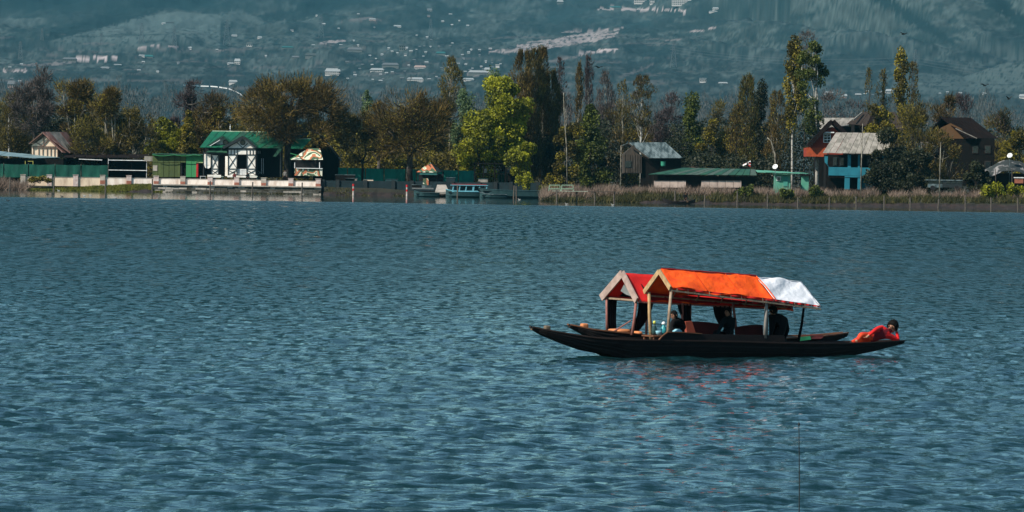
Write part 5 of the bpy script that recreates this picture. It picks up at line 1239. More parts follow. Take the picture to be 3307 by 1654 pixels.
# ---- parked van
h = thing('parked_van', base(3050, 648), 'dark van with a grey end parked behind the reeds', 'van')
D = 650.0
mb = MB(); bx(mb, 3045, 3108, 584, 606, D, D + 1.9); mb.build('body', BLACKT, h); mb = MB(); bx(mb, 2997, 3044, 594, 606, D + .1, D + 1.8); mb.build('tailgate', GREYM, h)
mb = MB(); bx(mb, 2990, 3110, 580.5, 583.5, D - .1, D + 2); mb.build('roof', GREYM, h)
for q in (3056, 3074, 3092): mb = MB(); bx(mb, q, q + 13, 586, 593, D - .04, D - .005); mb.build('window', GLASS, h)
mb = MB(); bx(mb, 2997, 3044, 584, 593, D + .15, D + 1.7); mb.build('rear_window', GLASS, h)
for q in (3012, 3090):
    p = W(q, 607, D - .02); o_ = MB(); o_.tube([(p[0], D - .08, p[2]), (p[0], D + .12, p[2])], .30, 12); t_ = o_.build('wheel', INNER, h)
# ---- striped red shed roof, misc
h = thing('brick_shed', base(2420, 690), 'small shed with a red and white striped roof edge behind the long low roof', 'shed')
D = 690
mb = MB(); bxg(mb, 2388, 2432, 540, D, D + 3); mb.build('wall', DARKW, h)
for i in range(4): sheets(h, REDP if i % 2 else WHITEM, W(2398 + i * 2.5, 533 - i * 3, D + 1), W(2424, 519 + i * 5, D + .5), W(2424, 523.5 + i * 5, D + .3), W(2400 + i * 2.5, 537 - i * 3, D + .8), 1, .05, seed=i)
h = thing('scrap_heap', base(2222, 680), 'pile of scrap planks between the plank house and the dark thicket', 'pile')
for i in range(9):
    a = W(2190 + i * 7, 548 - (i % 4) * 4, 676); mb = MB(); mb.bar(a, a + np.array([rr.uniform(1, 2), rr.uniform(-.5, .5), rr.uniform(-.5, .4)]), .25, .05); mb.build('plank', WOODB if i % 3 else RUST, h)
MB().box(W(2190, 545, 676)[0], W(2262, 545, 676)[0], 675.5, 678, LAND_Z - .05, W(2220, 553, 676)[2]).build('base', DARKW, h)

# ---- posts standing in the water
pm = MB(); pm.tube([(0, 0, -.6), (0.02, 0, .5), (0.0, 0, 1.42)], [.11, .10, .09], 7)
G = 'wooden posts standing in the water along the bank'
left_posts = [(27, 690), (170, 684), (338, 684), (489, 683), (675, 683), (811, 682), (971, 683), (1474, 684), (1656, 680), (1665, 681)]
rt_posts = [(1795, 634), (1918, 633), (1981, 632), (2178, 632), (2272, 631), (2378, 631), (2477, 631), (2574, 631), (2676, 630), (2763, 630), (2853, 630), (2937, 630), (3027, 630), (3116, 629), (3198, 629), (3285, 629)]
names = {27: 'below the brown reeds at the left edge', 170: 'below the second pillar of the white wall', 338: 'below the fourth pillar of the white wall', 489: 'before the left end of the stone quay', 675: 'below the left pier of the timbered house', 811: 'below the front gable of the timbered house', 971: 'below the camouflage kiosk', 1474: 'in front of the light blue boats', 1656: 'left one of the pair right of the light blue boats', 1665: 'right one of the pair right of the light blue boats', 1795: 'under the pale green jetty frames', 1918: 'at the middle of the low jetty', 1981: 'at the right end of the low jetty', 2178: 'just left of the small rowing boat', 2272: 'just right of the small rowing boat', 2378: 'below the right half of the long low roof', 2477: 'below the satellite dish and teal shed', 2574: 'below the narrow teal hut', 2676: 'below the left corner of the bright blue house', 2763: 'below the middle of the bright blue house', 2853: 'below the right pillar of the bright blue house', 2937: 'below the tangled brown tree', 3027: 'below the grey end of the van', 3116: 'right of the van, below the dark house', 3198: 'below the tarpaulin shelter', 3285: 'nearest the right edge'}
first = None
for i, (px, D) in enumerate(left_posts + rt_posts):
    x = bank_x(px, D)
    if first is None:
        first = pm.build('mooring_post', POSTW, None); o = first
    else: o = first.copy(); COL.objects.link(o)
    r_ = random.Random(px); o.location = (x, D, r_.uniform(-.12, .10) + (0.1 if px < 1500 else 0)); o.rotation_euler = (r_.uniform(-.05, .05), r_.uniform(-.06, .06), r_.uniform(0, 3))
    o.scale = (1, 1, r_.uniform(.78, 1.12) if px > 1700 else 1.15)
    tag(o, 'wooden post in the water ' + names[px], 'post', G)
for px, lb in ((1138, 'red and white banded post below the small fan shaped tree'), (1311, 'red and white banded post below the round brown pollard')):
    root = thing('banded_post', (bank_x(px, 680), 680, 0), lb, 'post', 'red and white banded posts in the water')
    for k in range(6):
        mb = MB(); mb.tube([(bank_x(px, 680), 680, -.2 + k * .3), (bank_x(px, 680), 680, .098 + k * .3)], .12 if k < 5 else .15, 8); mb.build('band', (REDP if k in (5, 3) else PILLR if k % 2 else CONC), root)
# ---- jetty bits
h = thing('low_jetty', base(1880, 637), 'low plank jetty on posts before the dry reeds', 'jetty')
zj = W(1880, 618, 636)[2]
for i in range(16):
    a = bank_x(1778 + i * 13, 636); mb = MB(); mb.box(a + .01, a + .48, 635.3, 637.6, zj - .05, zj + rr.uniform(0, .03)); mb.build('plank', mat('pale_plank', (.30, .34, .28), .85, (.2, .2, .16), scale=4) if i < 9 else WOODB, h)
for px in (1795, 1860, 1918, 1981):
    mb = MB(); mb.tube([(bank_x(px, 636.5), 636.5, -.3), (bank_x(px, 636.5), 636.5, zj - .05)], .09, 6); mb.build('post', POSTW, h)
mb = MB(); mb.bar((bank_x(1740, 634), 634, .05), (bank_x(1800, 636), 635.2, zj - .1), .08, .08); mb.build('gangplank', WOODB, h)
for i, (a, b) in enumerate(((1772, 1808), (1812, 1850))):
    h = thing('bench_frame', (bank_x((a + b) / 2, 636.4), 636.4, zj + .03), 'pale green bench frame, %s of the two on the jetty' % ('left' if i == 0 else 'right'), 'bench', 'pale green benches on the jetty')
    def jb(p, q, w=.09, nm='rail'): beam(h, PGREEN, p, q, w, 636.2, name=nm)
    jb((a + 3, 598), (b, 598)); jb((a, 610), (b + 2, 610)); jb((a + 3, 598), (a, 617), .08, 'leg'); jb((b, 598), (b + 2, 617), .08, 'leg')
    mb = MB(); q = W((a + b) / 2, 611, 636.4); ww = (b - a) / 2 / (FPX / 636); mb.box(q[0] - ww, q[0] + ww, 636.2, 636.8, q[2] - .03, q[2] + .03); mb.build('seat', PGREEN, h)
h = thing('boat_ramp', base(1425, 693), 'pale concrete ramp into the water below the camouflage tent', 'ramp')
mb = MB(); mb.slab([W(1412, 604, 697), W(1440, 604, 697), W(1450, 627, 691), W(1405, 627, 691)], .3); mb.build('slope', CONC, h)
mb = MB(); bx(mb, 1330, 1400, 607, 611, 692, 695); mb.build('landing', mat('landing_slab', (.14, .15, .15), .9), h)
for i, (px, py, lb) in enumerate(((1345, 600, 'dark crate at the left end of the landing below the camouflage tent'), (1378, 602, 'grey crate at the right end of the landing below the camouflage tent'))):
    h = thing('crate', W(px, 607, 693.5), lb, 'crate'); q = W(px, py, 693.4); mb = MB(); mb.box(q[0] - .6, q[0] + .6, 693, 694.2, W(px, 606.8, 693)[2], q[2] + .1); mb.build('side', DARKW if i == 0 else GREYM, h); mb = MB(); mb.box(q[0] - .64, q[0] + .64, 692.95, 694.25, q[2] + .103, q[2] + .16); mb.build('lid', GREYM, h)
# ---- moored motor boats
def cabin_boat(px, D, L, label, hullm, cabm, cab=True, h0=.75):
    """hull along the bank; bow left"""
    c = np.array([bank_x(px, D), D, 0]); root = thing('moored_boat', c, label, 'boat', 'boats moored by the dark wall')
    mb = MB(); vs = []; fs = []; n = 11; m_ = 7
    for i in range(n):
        t = i / (n - 1) * 2 - 1; b = .95 * (1 - max(0, -t) ** 2.2) * (1 - .25 * max(0, t) ** 3) + .03; sh = h0 + .28 * max(0, -t) ** 2
        x = t * L / 2
        for j in range(m_):
            a = math.pi * j / (m_ - 1); vs.append(c + np.array([x * (1 + .0), -b * math.cos(a), sh - (sh + .15) * math.sin(a) ** .7]))
    for i in range(n - 1):
        for j in range(m_ - 1): v = i * m_ + j; fs.append((v, v + 1, v + m_ + 1, v + m_))
    fs.append(tuple(range(m_))); fs.append(tuple((n - 1) * m_ + j for j in range(m_))[::-1])
    mb.add(vs, fs); mb.build('hull', hullm, root, smooth=False)
    mb = MB(); mb.box(c[0] - L * .42, c[0] + L * .46, D - .7, D + .7, h0 - .12, h0 - .07); mb.build('deck', DARKW, root)
    mb = MB()
    for sy in (-1, 1):
        P = []
        for i in range(n):
            t = i / (n - 1) * 2 - 1; b = .95 * (1 - max(0, -t) ** 2.2) * (1 - .25 * max(0, t) ** 3) + .03; P.append(c + np.array([t * L / 2, sy * b, h0 + .28 * max(0, -t) ** 2 + .02]))
        mb.tube(P, .05, 5)
    mb.build('gunwale', cabm, root)
    if cab:
        x0, x1 = c[0] - L * .30, c[0] + L * .32; z0 = h0 - .06; z1 = h0 + .82
        for x_ in (x0, (x0 + x1) / 2 - .5, (x0 + x1) / 2 + .35, x1):
            for yy in (D - .72, D + .72): mb = MB(); mb.bar((x_, yy, z0), (x_ + .15, yy, z1), .14); mb.build('post', cabm, root)
        mb = MB(); mb.box(x0 - .3, x1 + .3, D - .9, D + .9, z1 + .003, z1 + .09); mb.build('roof', cabm, root)
        mb = MB(); mb.box(x0, x1, D - .78, D + .78, z0, z0 + .22); mb.build('coaming', cabm, root)
        mb = MB(); mb.box(x0 - .1, x1 + .1, D - .5, D + .5, z1 + .10, z1 + .22); mb.build('cushion', mat('red_cushion', (.2, .03, .03), .85), root)
        mb = MB(); mb.box(x0 + .2, x1 - .2, D + .55, D + .6, z0 + .23, z1 - .02); mb.build('windscreen', mat('pale_blue_screen', (.03, .08, .1), .6), root)
    return root
cabin_boat(1490, 688, 4.4, 'light blue cabin boat at the left of the moored pair', DTEAL, BLUEB)
cabin_boat(1533, 691.5, 4.2, 'light blue cabin boat right behind the first one', DTEAL, BLUEB)
cabin_boat(1375, 690, 3.4, 'small dark boat hull below the camouflage tent', DTEAL, DTEAL, cab=False, h0=.5)
cabin_boat(1590, 686.5, 3.6, 'small dark boat hull in front of the dark pavilion', DTEAL, GREYM, cab=False, h0=.45)
cabin_boat(1640, 689, 8.2, 'long dark teal boat hull moored right of the light blue boats', DTEAL, DTEAL, cab=False, h0=1.0)
# clutter on the terrace behind the dark wall
for i, (px, w_, hh, mm, lb) in enumerate(((1135, 1.5, .35, PALEM, 'pale crate on the dark wall below the small fan shaped tree'), (1190, 1.3, .25, CREAM, 'cream coloured box on the dark wall right of the small fan shaped tree'), (1115, 2.6, .8, DARKW, 'dark covered heap behind the dark wall beside the barn'), (1265, 1.6, .3, DTEAL, 'dark bench on the dark wall left of the round brown pollard'), (1455, 1.2, .6, SHADEW, 'dark box on the wall between the tent and the light blue boats'), (1560, 1.3, .5, PALEM, 'pale box behind the right light blue boat'))):
    h = thing('storage_box', (bank_x(px, 700.5), 700.5, 1.3), lb, 'box'); c0 = W(px, 584 + (px - 1040) * .012, 700.5)
    MB().box(c0[0] - w_ / 2, c0[0] + w_ / 2, 700.1, 700.9, c0[2] - .5, c0[2] + hh).build('box_body', mm, h)
    MB().box(c0[0] - w_ / 2 - .05, c0[0] + w_ / 2 + .05, 700.05, 700.95, c0[2] + hh + .003, c0[2] + hh + .06).build('lid', DTEAL if i % 2 else GREYM, h)

def z8w(x, y, D): return W(*z8(x, y), D)
# ================================================================== HOUSES ON THE SLOPES
FW = mat('far_white_wall', (0.50, 0.48, 0.47), 0.85); FP = mat('far_pinkish_wall', (0.30, 0.22, 0.20), 0.85); FG = mat('far_grey_wall', (0.11, 0.12, 0.12), 0.85)
FRW = mat('far_tin_roof', (0.26, 0.28, 0.29), 0.7); FRT = mat('far_teal_roof', (0.02, 0.10, 0.10), 0.7); FRG = mat('far_grey_roof', (0.10, 0.11, 0.12), 0.7); FRD = mat('far_dark_roof', (0.05, 0.06, 0.06), 0.7)
def far_house(px, py, w, hgt, wall, roof, label, group=None, floors=0, flat=False):
    c = on_slope(px, py); s = FPX / c[1]; hw = w / 2 / s; H = hgt / s; dp = min(hw * 1.2, 9.0)
    root = thing('hillside_house', c, label, 'house', group)
    zb = c[2] - 1.5; x0, x1 = c[0] - hw, c[0] + hw; y0, y1 = c[1], c[1] + dp
    eave = c[2] + H * (1.0 if flat else 0.55)
    MB().box(x0, x1, y0, y1, zb, eave).build('wall', wall, root)
    if flat:
        MB().box(x0 - .4, x1 + .4, y0 - .6, y1 + .4, eave + .003, eave + .5).build('roof', roof, root)
    else:
        zt = c[2] + H; ym = (y0 + y1) / 2; mb = MB(); o = .5
        mb.add([(x0 - o, y0 - o, eave - .15), (x1 + o, y0 - o, eave - .15), (x1 + o - hw * .25, ym, zt), (x0 - o + hw * .25, ym, zt), (x0 - o, y1 + o, eave - .15), (x1 + o, y1 + o, eave - .15)],
               [(0, 1, 2, 3), (5, 4, 3, 2), (4, 0, 3), (1, 5, 2), (0, 4, 5, 1)]); mb.build('roof', roof, root)
    if floors:
        fh = (eave - c[2]) / floors; nw = max(3, int(w / 6))
        for f in range(floors):
            for k in range(nw):
                xa = x0 + (x1 - x0) * (k + .2) / nw; xb = x0 + (x1 - x0) * (k + .8) / nw
                MB().box(xa, xb, y0 - .12, y0 - .02, c[2] + fh * (f + .3), c[2] + fh * (f + .75)).build('window', GLASS, root)
            MB().box(x0 - .2, x1 + .2, y0 - .3, y0 - .01, c[2] + fh * (f + 1) - .35, c[2] + fh * (f + 1) - .02).build('floor_band', wall, root)
    return root
FH = [
 (2060, 13, 50, 17, FW, FW, 'wide white block, leftmost of the white blocks at the top edge', 3, True),
 (2093, 15, 15, 14, FW, FW, 'small white annex between the two large white blocks at the top edge', 2, True),
 (2190, 17, 66, 21, FW, FW, 'large layered white block, rightmost of the white blocks at the top edge', 4, True),
 (2298, 33, 19, 9, FW, FRW, 'white house by itself right of the large layered white block', 2, False),
 (2292, 41, 30, 5, FW, FRW, 'low white building just below the lone white house near the top', 0, False),
 (1796, 14, 20, 11, FG, FRW, 'grey house near the top edge left of the long pale track', 2, False),
 (1970, 27, 50, 8, FG, FRT, 'long teal roofed building below the two large white blocks', 0, False),
 (757, 208, 18, 18, FW, FRW, 'tall white house above the giant pollard tree, the brightest on the left slope', 2, False),
 (735, 207, 20, 7, FW, FRW, 'low white wing left of the tall white house', 0, False),
 (1063, 243, 44, 22, FW, FRW, 'cluster forming white three part house above the small blue green poplar', 2, False),
 (1082, 238, 14, 14, FP, FRW, 'pinkish white house touching the three part white house', 1, False),
 (1332, 263, 52, 14, FW, FRW, 'long white building just above the round brown pollard', 2, False),
 (1347, 222, 38, 12, FW, FP, 'white house with pinkish roof above the long white building', 2, False),
 (1534, 242, 62, 14, FG, FRW, 'long pale grey shed between the thin brown poplar and the lime tree', 0, False),
 (1564, 234, 17, 14, FW, FRW, 'white gabled house at the right end of the long pale shed', 1, False),
 (1597, 219, 12, 9, FW, FW, 'very bright small white house left of the tall brown poplars', 0, True),
 (1504, 262, 34, 10, FW, FRW, 'white low house right behind the thin brown poplar', 0, False),
 (1413, 179, 30, 12, FG, FRT, 'teal roofed house left of the thin brown poplar top', 0, False),
 (1135, 168, 48, 15, FG, FRG, 'grey striped roof hall on the middle slope', 0, False),
 (1251, 217, 54, 14, FG, FRG, 'wide grey roofed house above the round brown pollard', 0, False),
 (1208, 233, 44, 13, FW, FRW, 'wide whitish house left of the wide grey roofed one', 1, False),
 (1289, 164, 20, 17, FG, FRG, 'tall grey block on the middle slope', 2, True),
 (994, 187, 36, 15, FG, FRD, 'dark roofed house on the slope right of the giant pollard top', 0, False),
 (945, 189, 22, 10, FG, FRG, 'small grey house left of the dark roofed one', 0, False),
 (918, 157, 38, 9, FG, FRT, 'pale teal roofed house above the dark roofed one', 0, False),
 (795, 151, 18, 15, FW, FRD, 'white house with a dark roof beside the pale track on the left slope', 1, False),
 (828, 125, 14, 7, FW, FRW, 'small house with a pale roof uphill of the pale track', 0, False),
 (746, 118, 18, 6, FW, FRW, 'small white roof beside the biggest pylon', 0, False),
 (470, 188, 30, 12, FG, FRT, 'dark green roofed house at the end of the long pale strip', 0, False),
 (448, 183, 18, 6, FW, FRW, 'small bright white roof left of the dark green roofed house', 0, False),
 (330, 221, 26, 5, FW, FRW, 'flat white roof above the rust twigged pollard', 0, False),
 (371, 211, 24, 4, FW, FRW, 'flat white roof uphill right of the other flat white roof', 0, False),
 (603, 160, 10, 9, FW, FRW, 'small white house at the right end of the curved pale track', 0, False),
 (517, 78, 12, 5, FW, FRW, 'tiny white house high on the light ridge', 0, False),
 (538, 76, 26, 5, FG, FRD, 'long dark shed beside the tiny white house on the light ridge', 0, False),
 (28, 284, 22, 22, FP, FRG, 'greyish pink house at the left edge above the twiggy trees', 1, False),
 (744, 271, 26, 12, FW, FRW, 'white domed looking house right above the gap beside the giant pollard', 0, False),
 (215, 198, 44, 12, FG, FRG, 'long grey building at the left end of the bright pale strip', 2, False),
 (2261, 268, 20, 14, FW, FRW, 'white cube like house on the slope above the feathery green tree', 1, True),
 (2326, 272, 30, 8, FG, FRW, 'pale low house right of the white cube like house', 0, False),
 (2182, 326, 10, 8, FW, FRW, 'tiny white house low on the slope over the grey metal roof', 0, False),
 (2862, 302, 24, 14, FW, FRW, 'white house in the foothill row behind the tall pair of poplars', 1, False),
 (2720, 318, 12, 14, FP, FRW, 'pinkish house in the foothill row above the orange house', 0, False),
 (2668, 303, 26, 8, FW, FRW, 'whitish house in the foothill row right of the tallest birch', 0, False),
 (2763, 310, 18, 8, FG, FRW, 'grey house in the foothill row above the pale grey roof', 0, False),
 (3296, 320, 24, 16, FW, FRW, 'whitish house at the right edge above the brown twiggy tree', 0, False),
 (3171, 305, 14, 6, FW, FRW, 'tiny pale house in the foothill row left of the brown twiggy tree', 0, False),
 (1191, 67, 22, 7, FP, FRW, 'pinkish house high on the middle slope beside bare ground', 0, False),
 (1375, 37, 16, 12, FW, FRG, 'small white house high on the middle slope near the top', 1, False),
 (1272, 88, 24, 7, FW, FRW, 'long low white house on the upper middle slope', 0, False),
]
for px, py, w, hh, wl_, rf, lb, fl, ft in FH: far_house(px, py, w, hh, wl_, rf, lb, None, fl, ft)
r = random.Random(17)
GS = 'small pale houses scattered over the slopes'
spots = []
for k in range(105):
    for t in range(30):
        q = r.random()
        if q < .62: px, py = r.uniform(1110, 1610), r.uniform(150, 268)
        elif q < .8: px, py = r.uniform(880, 1500), r.uniform(40, 180)
        elif q < .9: px, py = r.uniform(2600, 3100), r.uniform(298, 312)
        else: px, py = r.uniform(0, 900), r.uniform(150, 290)
        if all(abs(px - a) > 14 or abs(py - b) > 5 for a, b in spots) and all(abs(px - f[0]) > f[2] * .6 or abs(py - f[1]) > 10 for f in FH): break
    spots.append((px, py))
    far_house(px, py, r.uniform(4, 11), r.uniform(3.5, 7), r.choice([FW, FW, FG, FP]), r.choice([FRW, FRW, FRG]), 'small pale house among many scattered over the far slopes', GS)
# pylons
PYM = mat('pylon_steel', (0.075, 0.09, 0.10), 0.7)
def pylon(px, top, bot, label):
    c = on_slope(px, bot); s = FPX / c[1]; H = (bot - top) / s; root = thing('pylon', c, label, 'pylon', 'power pylons on the slopes'); bw = H * .13; mb = MB()
    def P(sx, sy, t): k = bw * (1 - t) ** 1.1 + .5 * t * 1.2; return np.array([c[0] + sx * k, c[1] + sy * k, c[2] - 1 + (H + 1) * t])
    for sx in (-1, 1):
        for sy in (-1, 1): mb.tube([P(sx, sy, 0), P(sx, sy, .5), P(sx, sy, 1)], [.24, .2, .16], 4)
    mb.build('leg', PYM, root); mb = MB(); n = 7
    for i in range(n):
        a, b = i / n, (i + 1) / n
        for sx in (-1, 1): mb.bar(P(sx, -1, a), P(-sx, -1, b), .20)
        mb.bar(P(-1, -1, b), P(1, -1, b), .2)
    mb.build('bracing', PYM, root)
    for t, w in ((.72, .13), (.83, .11), (.94, .09)):
        mb = MB(); z = c[2] + H * t; mb.bar((c[0] - H * w, c[1], z), (c[0] + H * w, c[1], z), .28); mb.bar((c[0] - H * w, c[1], z), (c[0], c[1], z + H * .035), .2); mb.bar((c[0] + H * w, c[1], z), (c[0], c[1], z + H * .035), .2); mb.build('cross_arm', PYM, root)
for px, a, b, lb in ((57, 134, 192, 'faint pylon nearest the left edge'), (126, 92, 130, 'small faint pylon under the dark valley'), (318, 106, 145, 'small faint pylon below the light ridge, left of three'), (447, 74, 140, 'faint pylon on the light ridge, middle of three'), (553, 84, 145, 'faint pylon right of the one on the light ridge'), (722, 62, 147, 'largest and clearest pylon on the left slope'), (1027, 54, 122, 'faint pylon above the giant pollard, right of the largest'), (2165, 138, 218, 'faint pylon where the power lines start on the right slope'), (2946, 160, 245, 'thin pylon behind the tall pair of poplars'), (1380, 62, 120, 'faint pylon on the middle slope')):
    pylon(px, a, b, lb)
def wire(pts, label, rad=.10):
    P = [W(*p) for p in pts]; n = 26; out = []
    for k in range(n):
        t = k / (n - 1) * (len(P) - 1); i = min(int(t), len(P) - 2); f = t - i
        out.append(P[i] * (1 - f) + P[i + 1] * f + np.array([0, 0, -4 * 6 * f * (1 - f)]))
    o = MB(); o.tube(out, rad, 4); tag(o.build('power_line', PYM), label, 'cable', 'power lines across the right slope')
wire([(2165, 152, 5000), (2946, 185, 4700), (3700, 235, 4500)], 'highest power line across the right slope')
wire([(2165, 160, 5000), (2946, 194, 4700), (3700, 248, 4500)], 'middle power line across the right slope')
wire([(2165, 170, 5000), (2946, 203, 4700), (3700, 258, 4500)], 'lowest power line across the right slope')
wire([(722, 90, 7000), (1027, 86, 7000), (1380, 95, 7000)], 'faint power line running right from the largest pylon')
# white curved rail
pts = [(584, 279), (615, 279), (640, 281), (672, 282), (700, 285), (731, 290), (752, 298), (768, 308), (782, 322)]
root = thing('roadside_barrier', on_slope(700, 285), 'curved white roadside barrier above the plum coloured tree', 'barrier')
for i in range(len(pts) - 1):
    a = on_slope(*pts[i]); b = on_slope(*pts[i + 1]); b = a + (b - a) * .82; hh = np.array([0, 0, .8])
    mb = MB(); mb.bar(a + hh, b + hh, .15, .9); mb.build('rail', WHITEM, root)
# birds
def bird(px, py, D, span, label, ang=0.2):
    c = W(px, py, D); root = thing('bird', c, label, 'bird', 'dark birds in the air'); s = span / 2
    mb = MB(); mb.tube([c + np.array([-.22, 0, -.02]), c, c + np.array([.2, 0, .02])], [.02, .07, .02], 6); mb.build('body', BLACKT, root)
    for q in (-1, 1):
        mb = MB(); e = c + np.array([0.05 * q, -s * .5 * q, 0]) 
        mb.slab([c + np.array([-.12, 0, .05]), c + np.array([.12, 0, .05]), c + np.array([.3 * q + .05, .2 * q, s * ang + .1]), c + np.array([s * q, .3 * q, s * ang * 1.6])], .02); mb.build('wing', BLACKT, root)
bird(3180, 277, 520, 1.0, 'dark bird flying over the far right slope'); bird(2918, 111, 520, .8, 'dark bird flying high on the right slope'); bird(1933, 219, 560, 1.0, 'dark bird flying between the bare treetops'); bird(3258, 320, 520, .7, 'small dark bird near the right edge', .5)
# gulls and coots on the calm water by the bank
for i, (px, py, dark) in enumerate(((83, 614, 0), (187, 617, 0), (232, 614, 0), (270, 634, 0), (290, 632, 0), (371, 640, 0), (150, 628, 1), (169, 627, 1), (198, 636, 1), (24, 650, 1), (1675, 646, 0), (1828, 661, 0), (1977, 664, 0), (2444, 653, 0))):
    D = CAM_H * FPX / max(py - yh(px), 1); c = np.array([bank_x(px, D), D, 0.0])
    root = thing('water_bird', c, ('small dark bird resting on the calm water by the bank' if dark else 'small white bird resting on the calm water by the bank'), 'bird', 'dark water birds' if dark else 'white water birds')
    m_ = BLACKT if dark else mat('gull_white', (.42, .42, .41), .8)
    mb = MB(); mb.tube([c + np.array([-.16, 0, .04]), c + np.array([-.07, 0, .05]), c + np.array([.07, 0, .06]), c + np.array([.18, 0, .10])], [.02, .05, .05, .012], 7); mb.build('body', m_, root, smooth=True)
    mb = MB(); mb.tube([c + np.array([-.14, 0, .08]), c + np.array([-.17, 0, .17]), c + np.array([-.23, 0, .175])], [.03, .04, .012], 6); mb.build('head', m_, root, smooth=True)
# thin stick in the foreground
mb = MB(); c = W(2581, 1760, 60.5); t = W(2580, 1362, 60.5)
P = [np.array([c[0], 60.5, -.5]), (c + t) / 2 * [1, 1, 1] + np.array([0.004, 0, 0]), t]
mb.tube(P, [.009, .007, .005], 6)
root = thing('fishing_stick', (c[0], 60.5, 0), 'thin dark stick standing upright in the open water in the foreground', 'stick')
mb.build('shaft', BLACKT, root); mb = MB(); mb.lathe(t + np.array([0, 0, -.05]), [(.004, 0), (.014, .01), (.014, .03), (.004, .04)], 8); mb.build('knob', BLACKT, root)
# ================================================================== THE TWO CANOPY BOATS
TH = math.radians(28); CT, STT = math.cos(TH), math.sin(TH)
C0 = np.array([(2322 - 1653.5) / FPX * 121.5, 121.5, 0.0])
AX = np.array([CT, STT, 0.0]); AC = np.array([-STT, CT, 0.0]); AZ = np.array([0, 0, 1.0])
def Bp(zx, zy, v):
    """survey-crop pixel -> point in the fore-and-aft plane v metres towards the far side"""
    return hit(zx / 1.9815 + 1700, zy / 1.9815 + 820, C0 + AC * v, AC)
def uz(zx, zy, v): P = Bp(zx, zy, v) - C0; return float(P @ AX), float(P[2])
def L(u, v, z): return C0 + AX * u + AC * v + AZ * z
HULL = mat('tarred_hull', (0.006, 0.006, 0.007), 0.75, (0.013, 0.009, 0.009), scale=4, stretch=(1, 1, 4), spec=0.2, bump=0.15)
GUNW = mat('gunwale_wood', (0.16, 0.065, 0.030), 0.6, (0.08, 0.035, 0.02), scale=6)
DECKW = mat('deck_wood', (0.32, 0.19, 0.10), 0.75, (0.20, 0.115, 0.06), scale=5, bump=0.2)
PALEW = mat('pale_board', (0.42, 0.29, 0.15), 0.75, (0.27, 0.17, 0.085), scale=7, bump=0.15)
PALEW2 = mat('bleached_board', (0.36, 0.27, 0.235), 0.75, (0.25, 0.18, 0.155), scale=7, bump=0.15)
POSTL = mat('peeled_post', (0.32, 0.24, 0.17), 0.7, (0.18, 0.12, 0.08), scale=8, bump=0.2)
POSTR = mat('red_brown_post', (0.26, 0.11, 0.09), 0.7, (0.18, 0.07, 0.06), scale=8)
POSTG = mat('grey_post', (0.24, 0.22, 0.20), 0.75)
ORNG = mat('orange_cloth', (0.82, 0.095, 0.005), 0.85, (0.60, 0.048, 0.003), scale=2.6, bump=0.55, bscale=9)
WHC = mat('white_cloth', (0.66, 0.67, 0.72), 0.75, (0.50, 0.53, 0.58), scale=3.0, bump=0.35, bscale=12)
REDC = mat('red_cloth', (0.55, 0.012, 0.008), 0.8, (0.44, 0.008, 0.008), scale=2.0, bump=0.3, bscale=10)
DRED = mat('dark_red_cloth', (0.24, 0.006, 0.010), 0.9, (0.16, 0.005, 0.010), scale=2.0)
BLKC = mat('dark_curtain', (0.005, 0.005, 0.007), 0.95, spec=.1)
MARO = mat('maroon_cushion', (0.085, 0.016, 0.016), 0.9, (0.06, 0.012, 0.013), scale=3)
BRICKC = mat('red_brown_cloth', (0.34, 0.075, 0.045), 0.85)
OCUSH = mat('orange_cushion', (0.55, 0.20, 0.08), 0.85)
def hull(root, st, v0, name='hull', gun=GUNW, floor=0.16):
    """st rows: survey x, sheer y (near side), keel y or None, half beam"""
    rows = []
    for zx, zy, ky, b in st:
        u, z = uz(zx, zy, v0 - b)
        kz = uz(zx, ky, v0 - b * .7)[1] if ky else -0.14
        rows.append((u, z, min(kz, z - .03), b))
    # refine
    R_ = []
    for i in range(len(rows) - 1):
        for k in range(4):
            t = k / 4; R_.append(tuple(rows[i][j] * (1 - t) + rows[i + 1][j] * t for j in range(4)))
    R_.append(rows[-1]); vs = []; fs = []
    n = 10
    for (u, z, k, b) in R_:
        f = b * .66; zz = [(-b, z), (-b * .90, z * .6 + k * .4), (-f, k), (f, k), (b * .90, z * .6 + k * .4), (b, z)]
        inn = [(b - .035, z), (f, max(k + .04, k)), (-f, max(k + .04, k)), (-b + .035, z)]
        for q in zz: vs.append(L(u, v0 + q[0], q[1]))
        for q in inn: vs.append(L(u, v0 + q[0], q[1] - .002))
    for i in range(len(R_) - 1):
        for j in range(n):
            a = i * n + j; b_ = i * n + (j + 1) % n; fs.append((a, b_, b_ + n, a + n))
    fs.append(tuple(range(n))); fs.append(tuple((len(R_) - 1) * n + j for j in range(n))[::-1])
    mb = MB(); mb.add(vs, fs); mb.build(name, HULL, root)
    # side strakes, each lapped a little over the next
    for q in (.22, .48, .74):
        mb = MB()
        for i in range(2, len(R_) - 3):
            a, b_ = R_[i], R_[i + 1]
            def sp(r_): return L(r_[0], v0 - (r_[3] * (1 - q) + r_[3] * .66 * q) - .012, r_[1] * (1 - q) + r_[2] * q)
            mb.bar(sp(a), sp(b_), .014, .035)
        mb.build('strake', HULL, root)
    for sd in (-1, 1):
        mb = MB()
        for i in range(len(R_) - 1):
            a, b_ = R_[i], R_[i + 1]; mb.bar(L(a[0], v0 + sd * (a[3] - .01), a[1] + .012), L(b_[0], v0 + sd * (b_[3] - .01), b_[1] + .012), .055, .03)
        mb.build('gunwale', gun if sd > 0 else gun, root)
    return R_
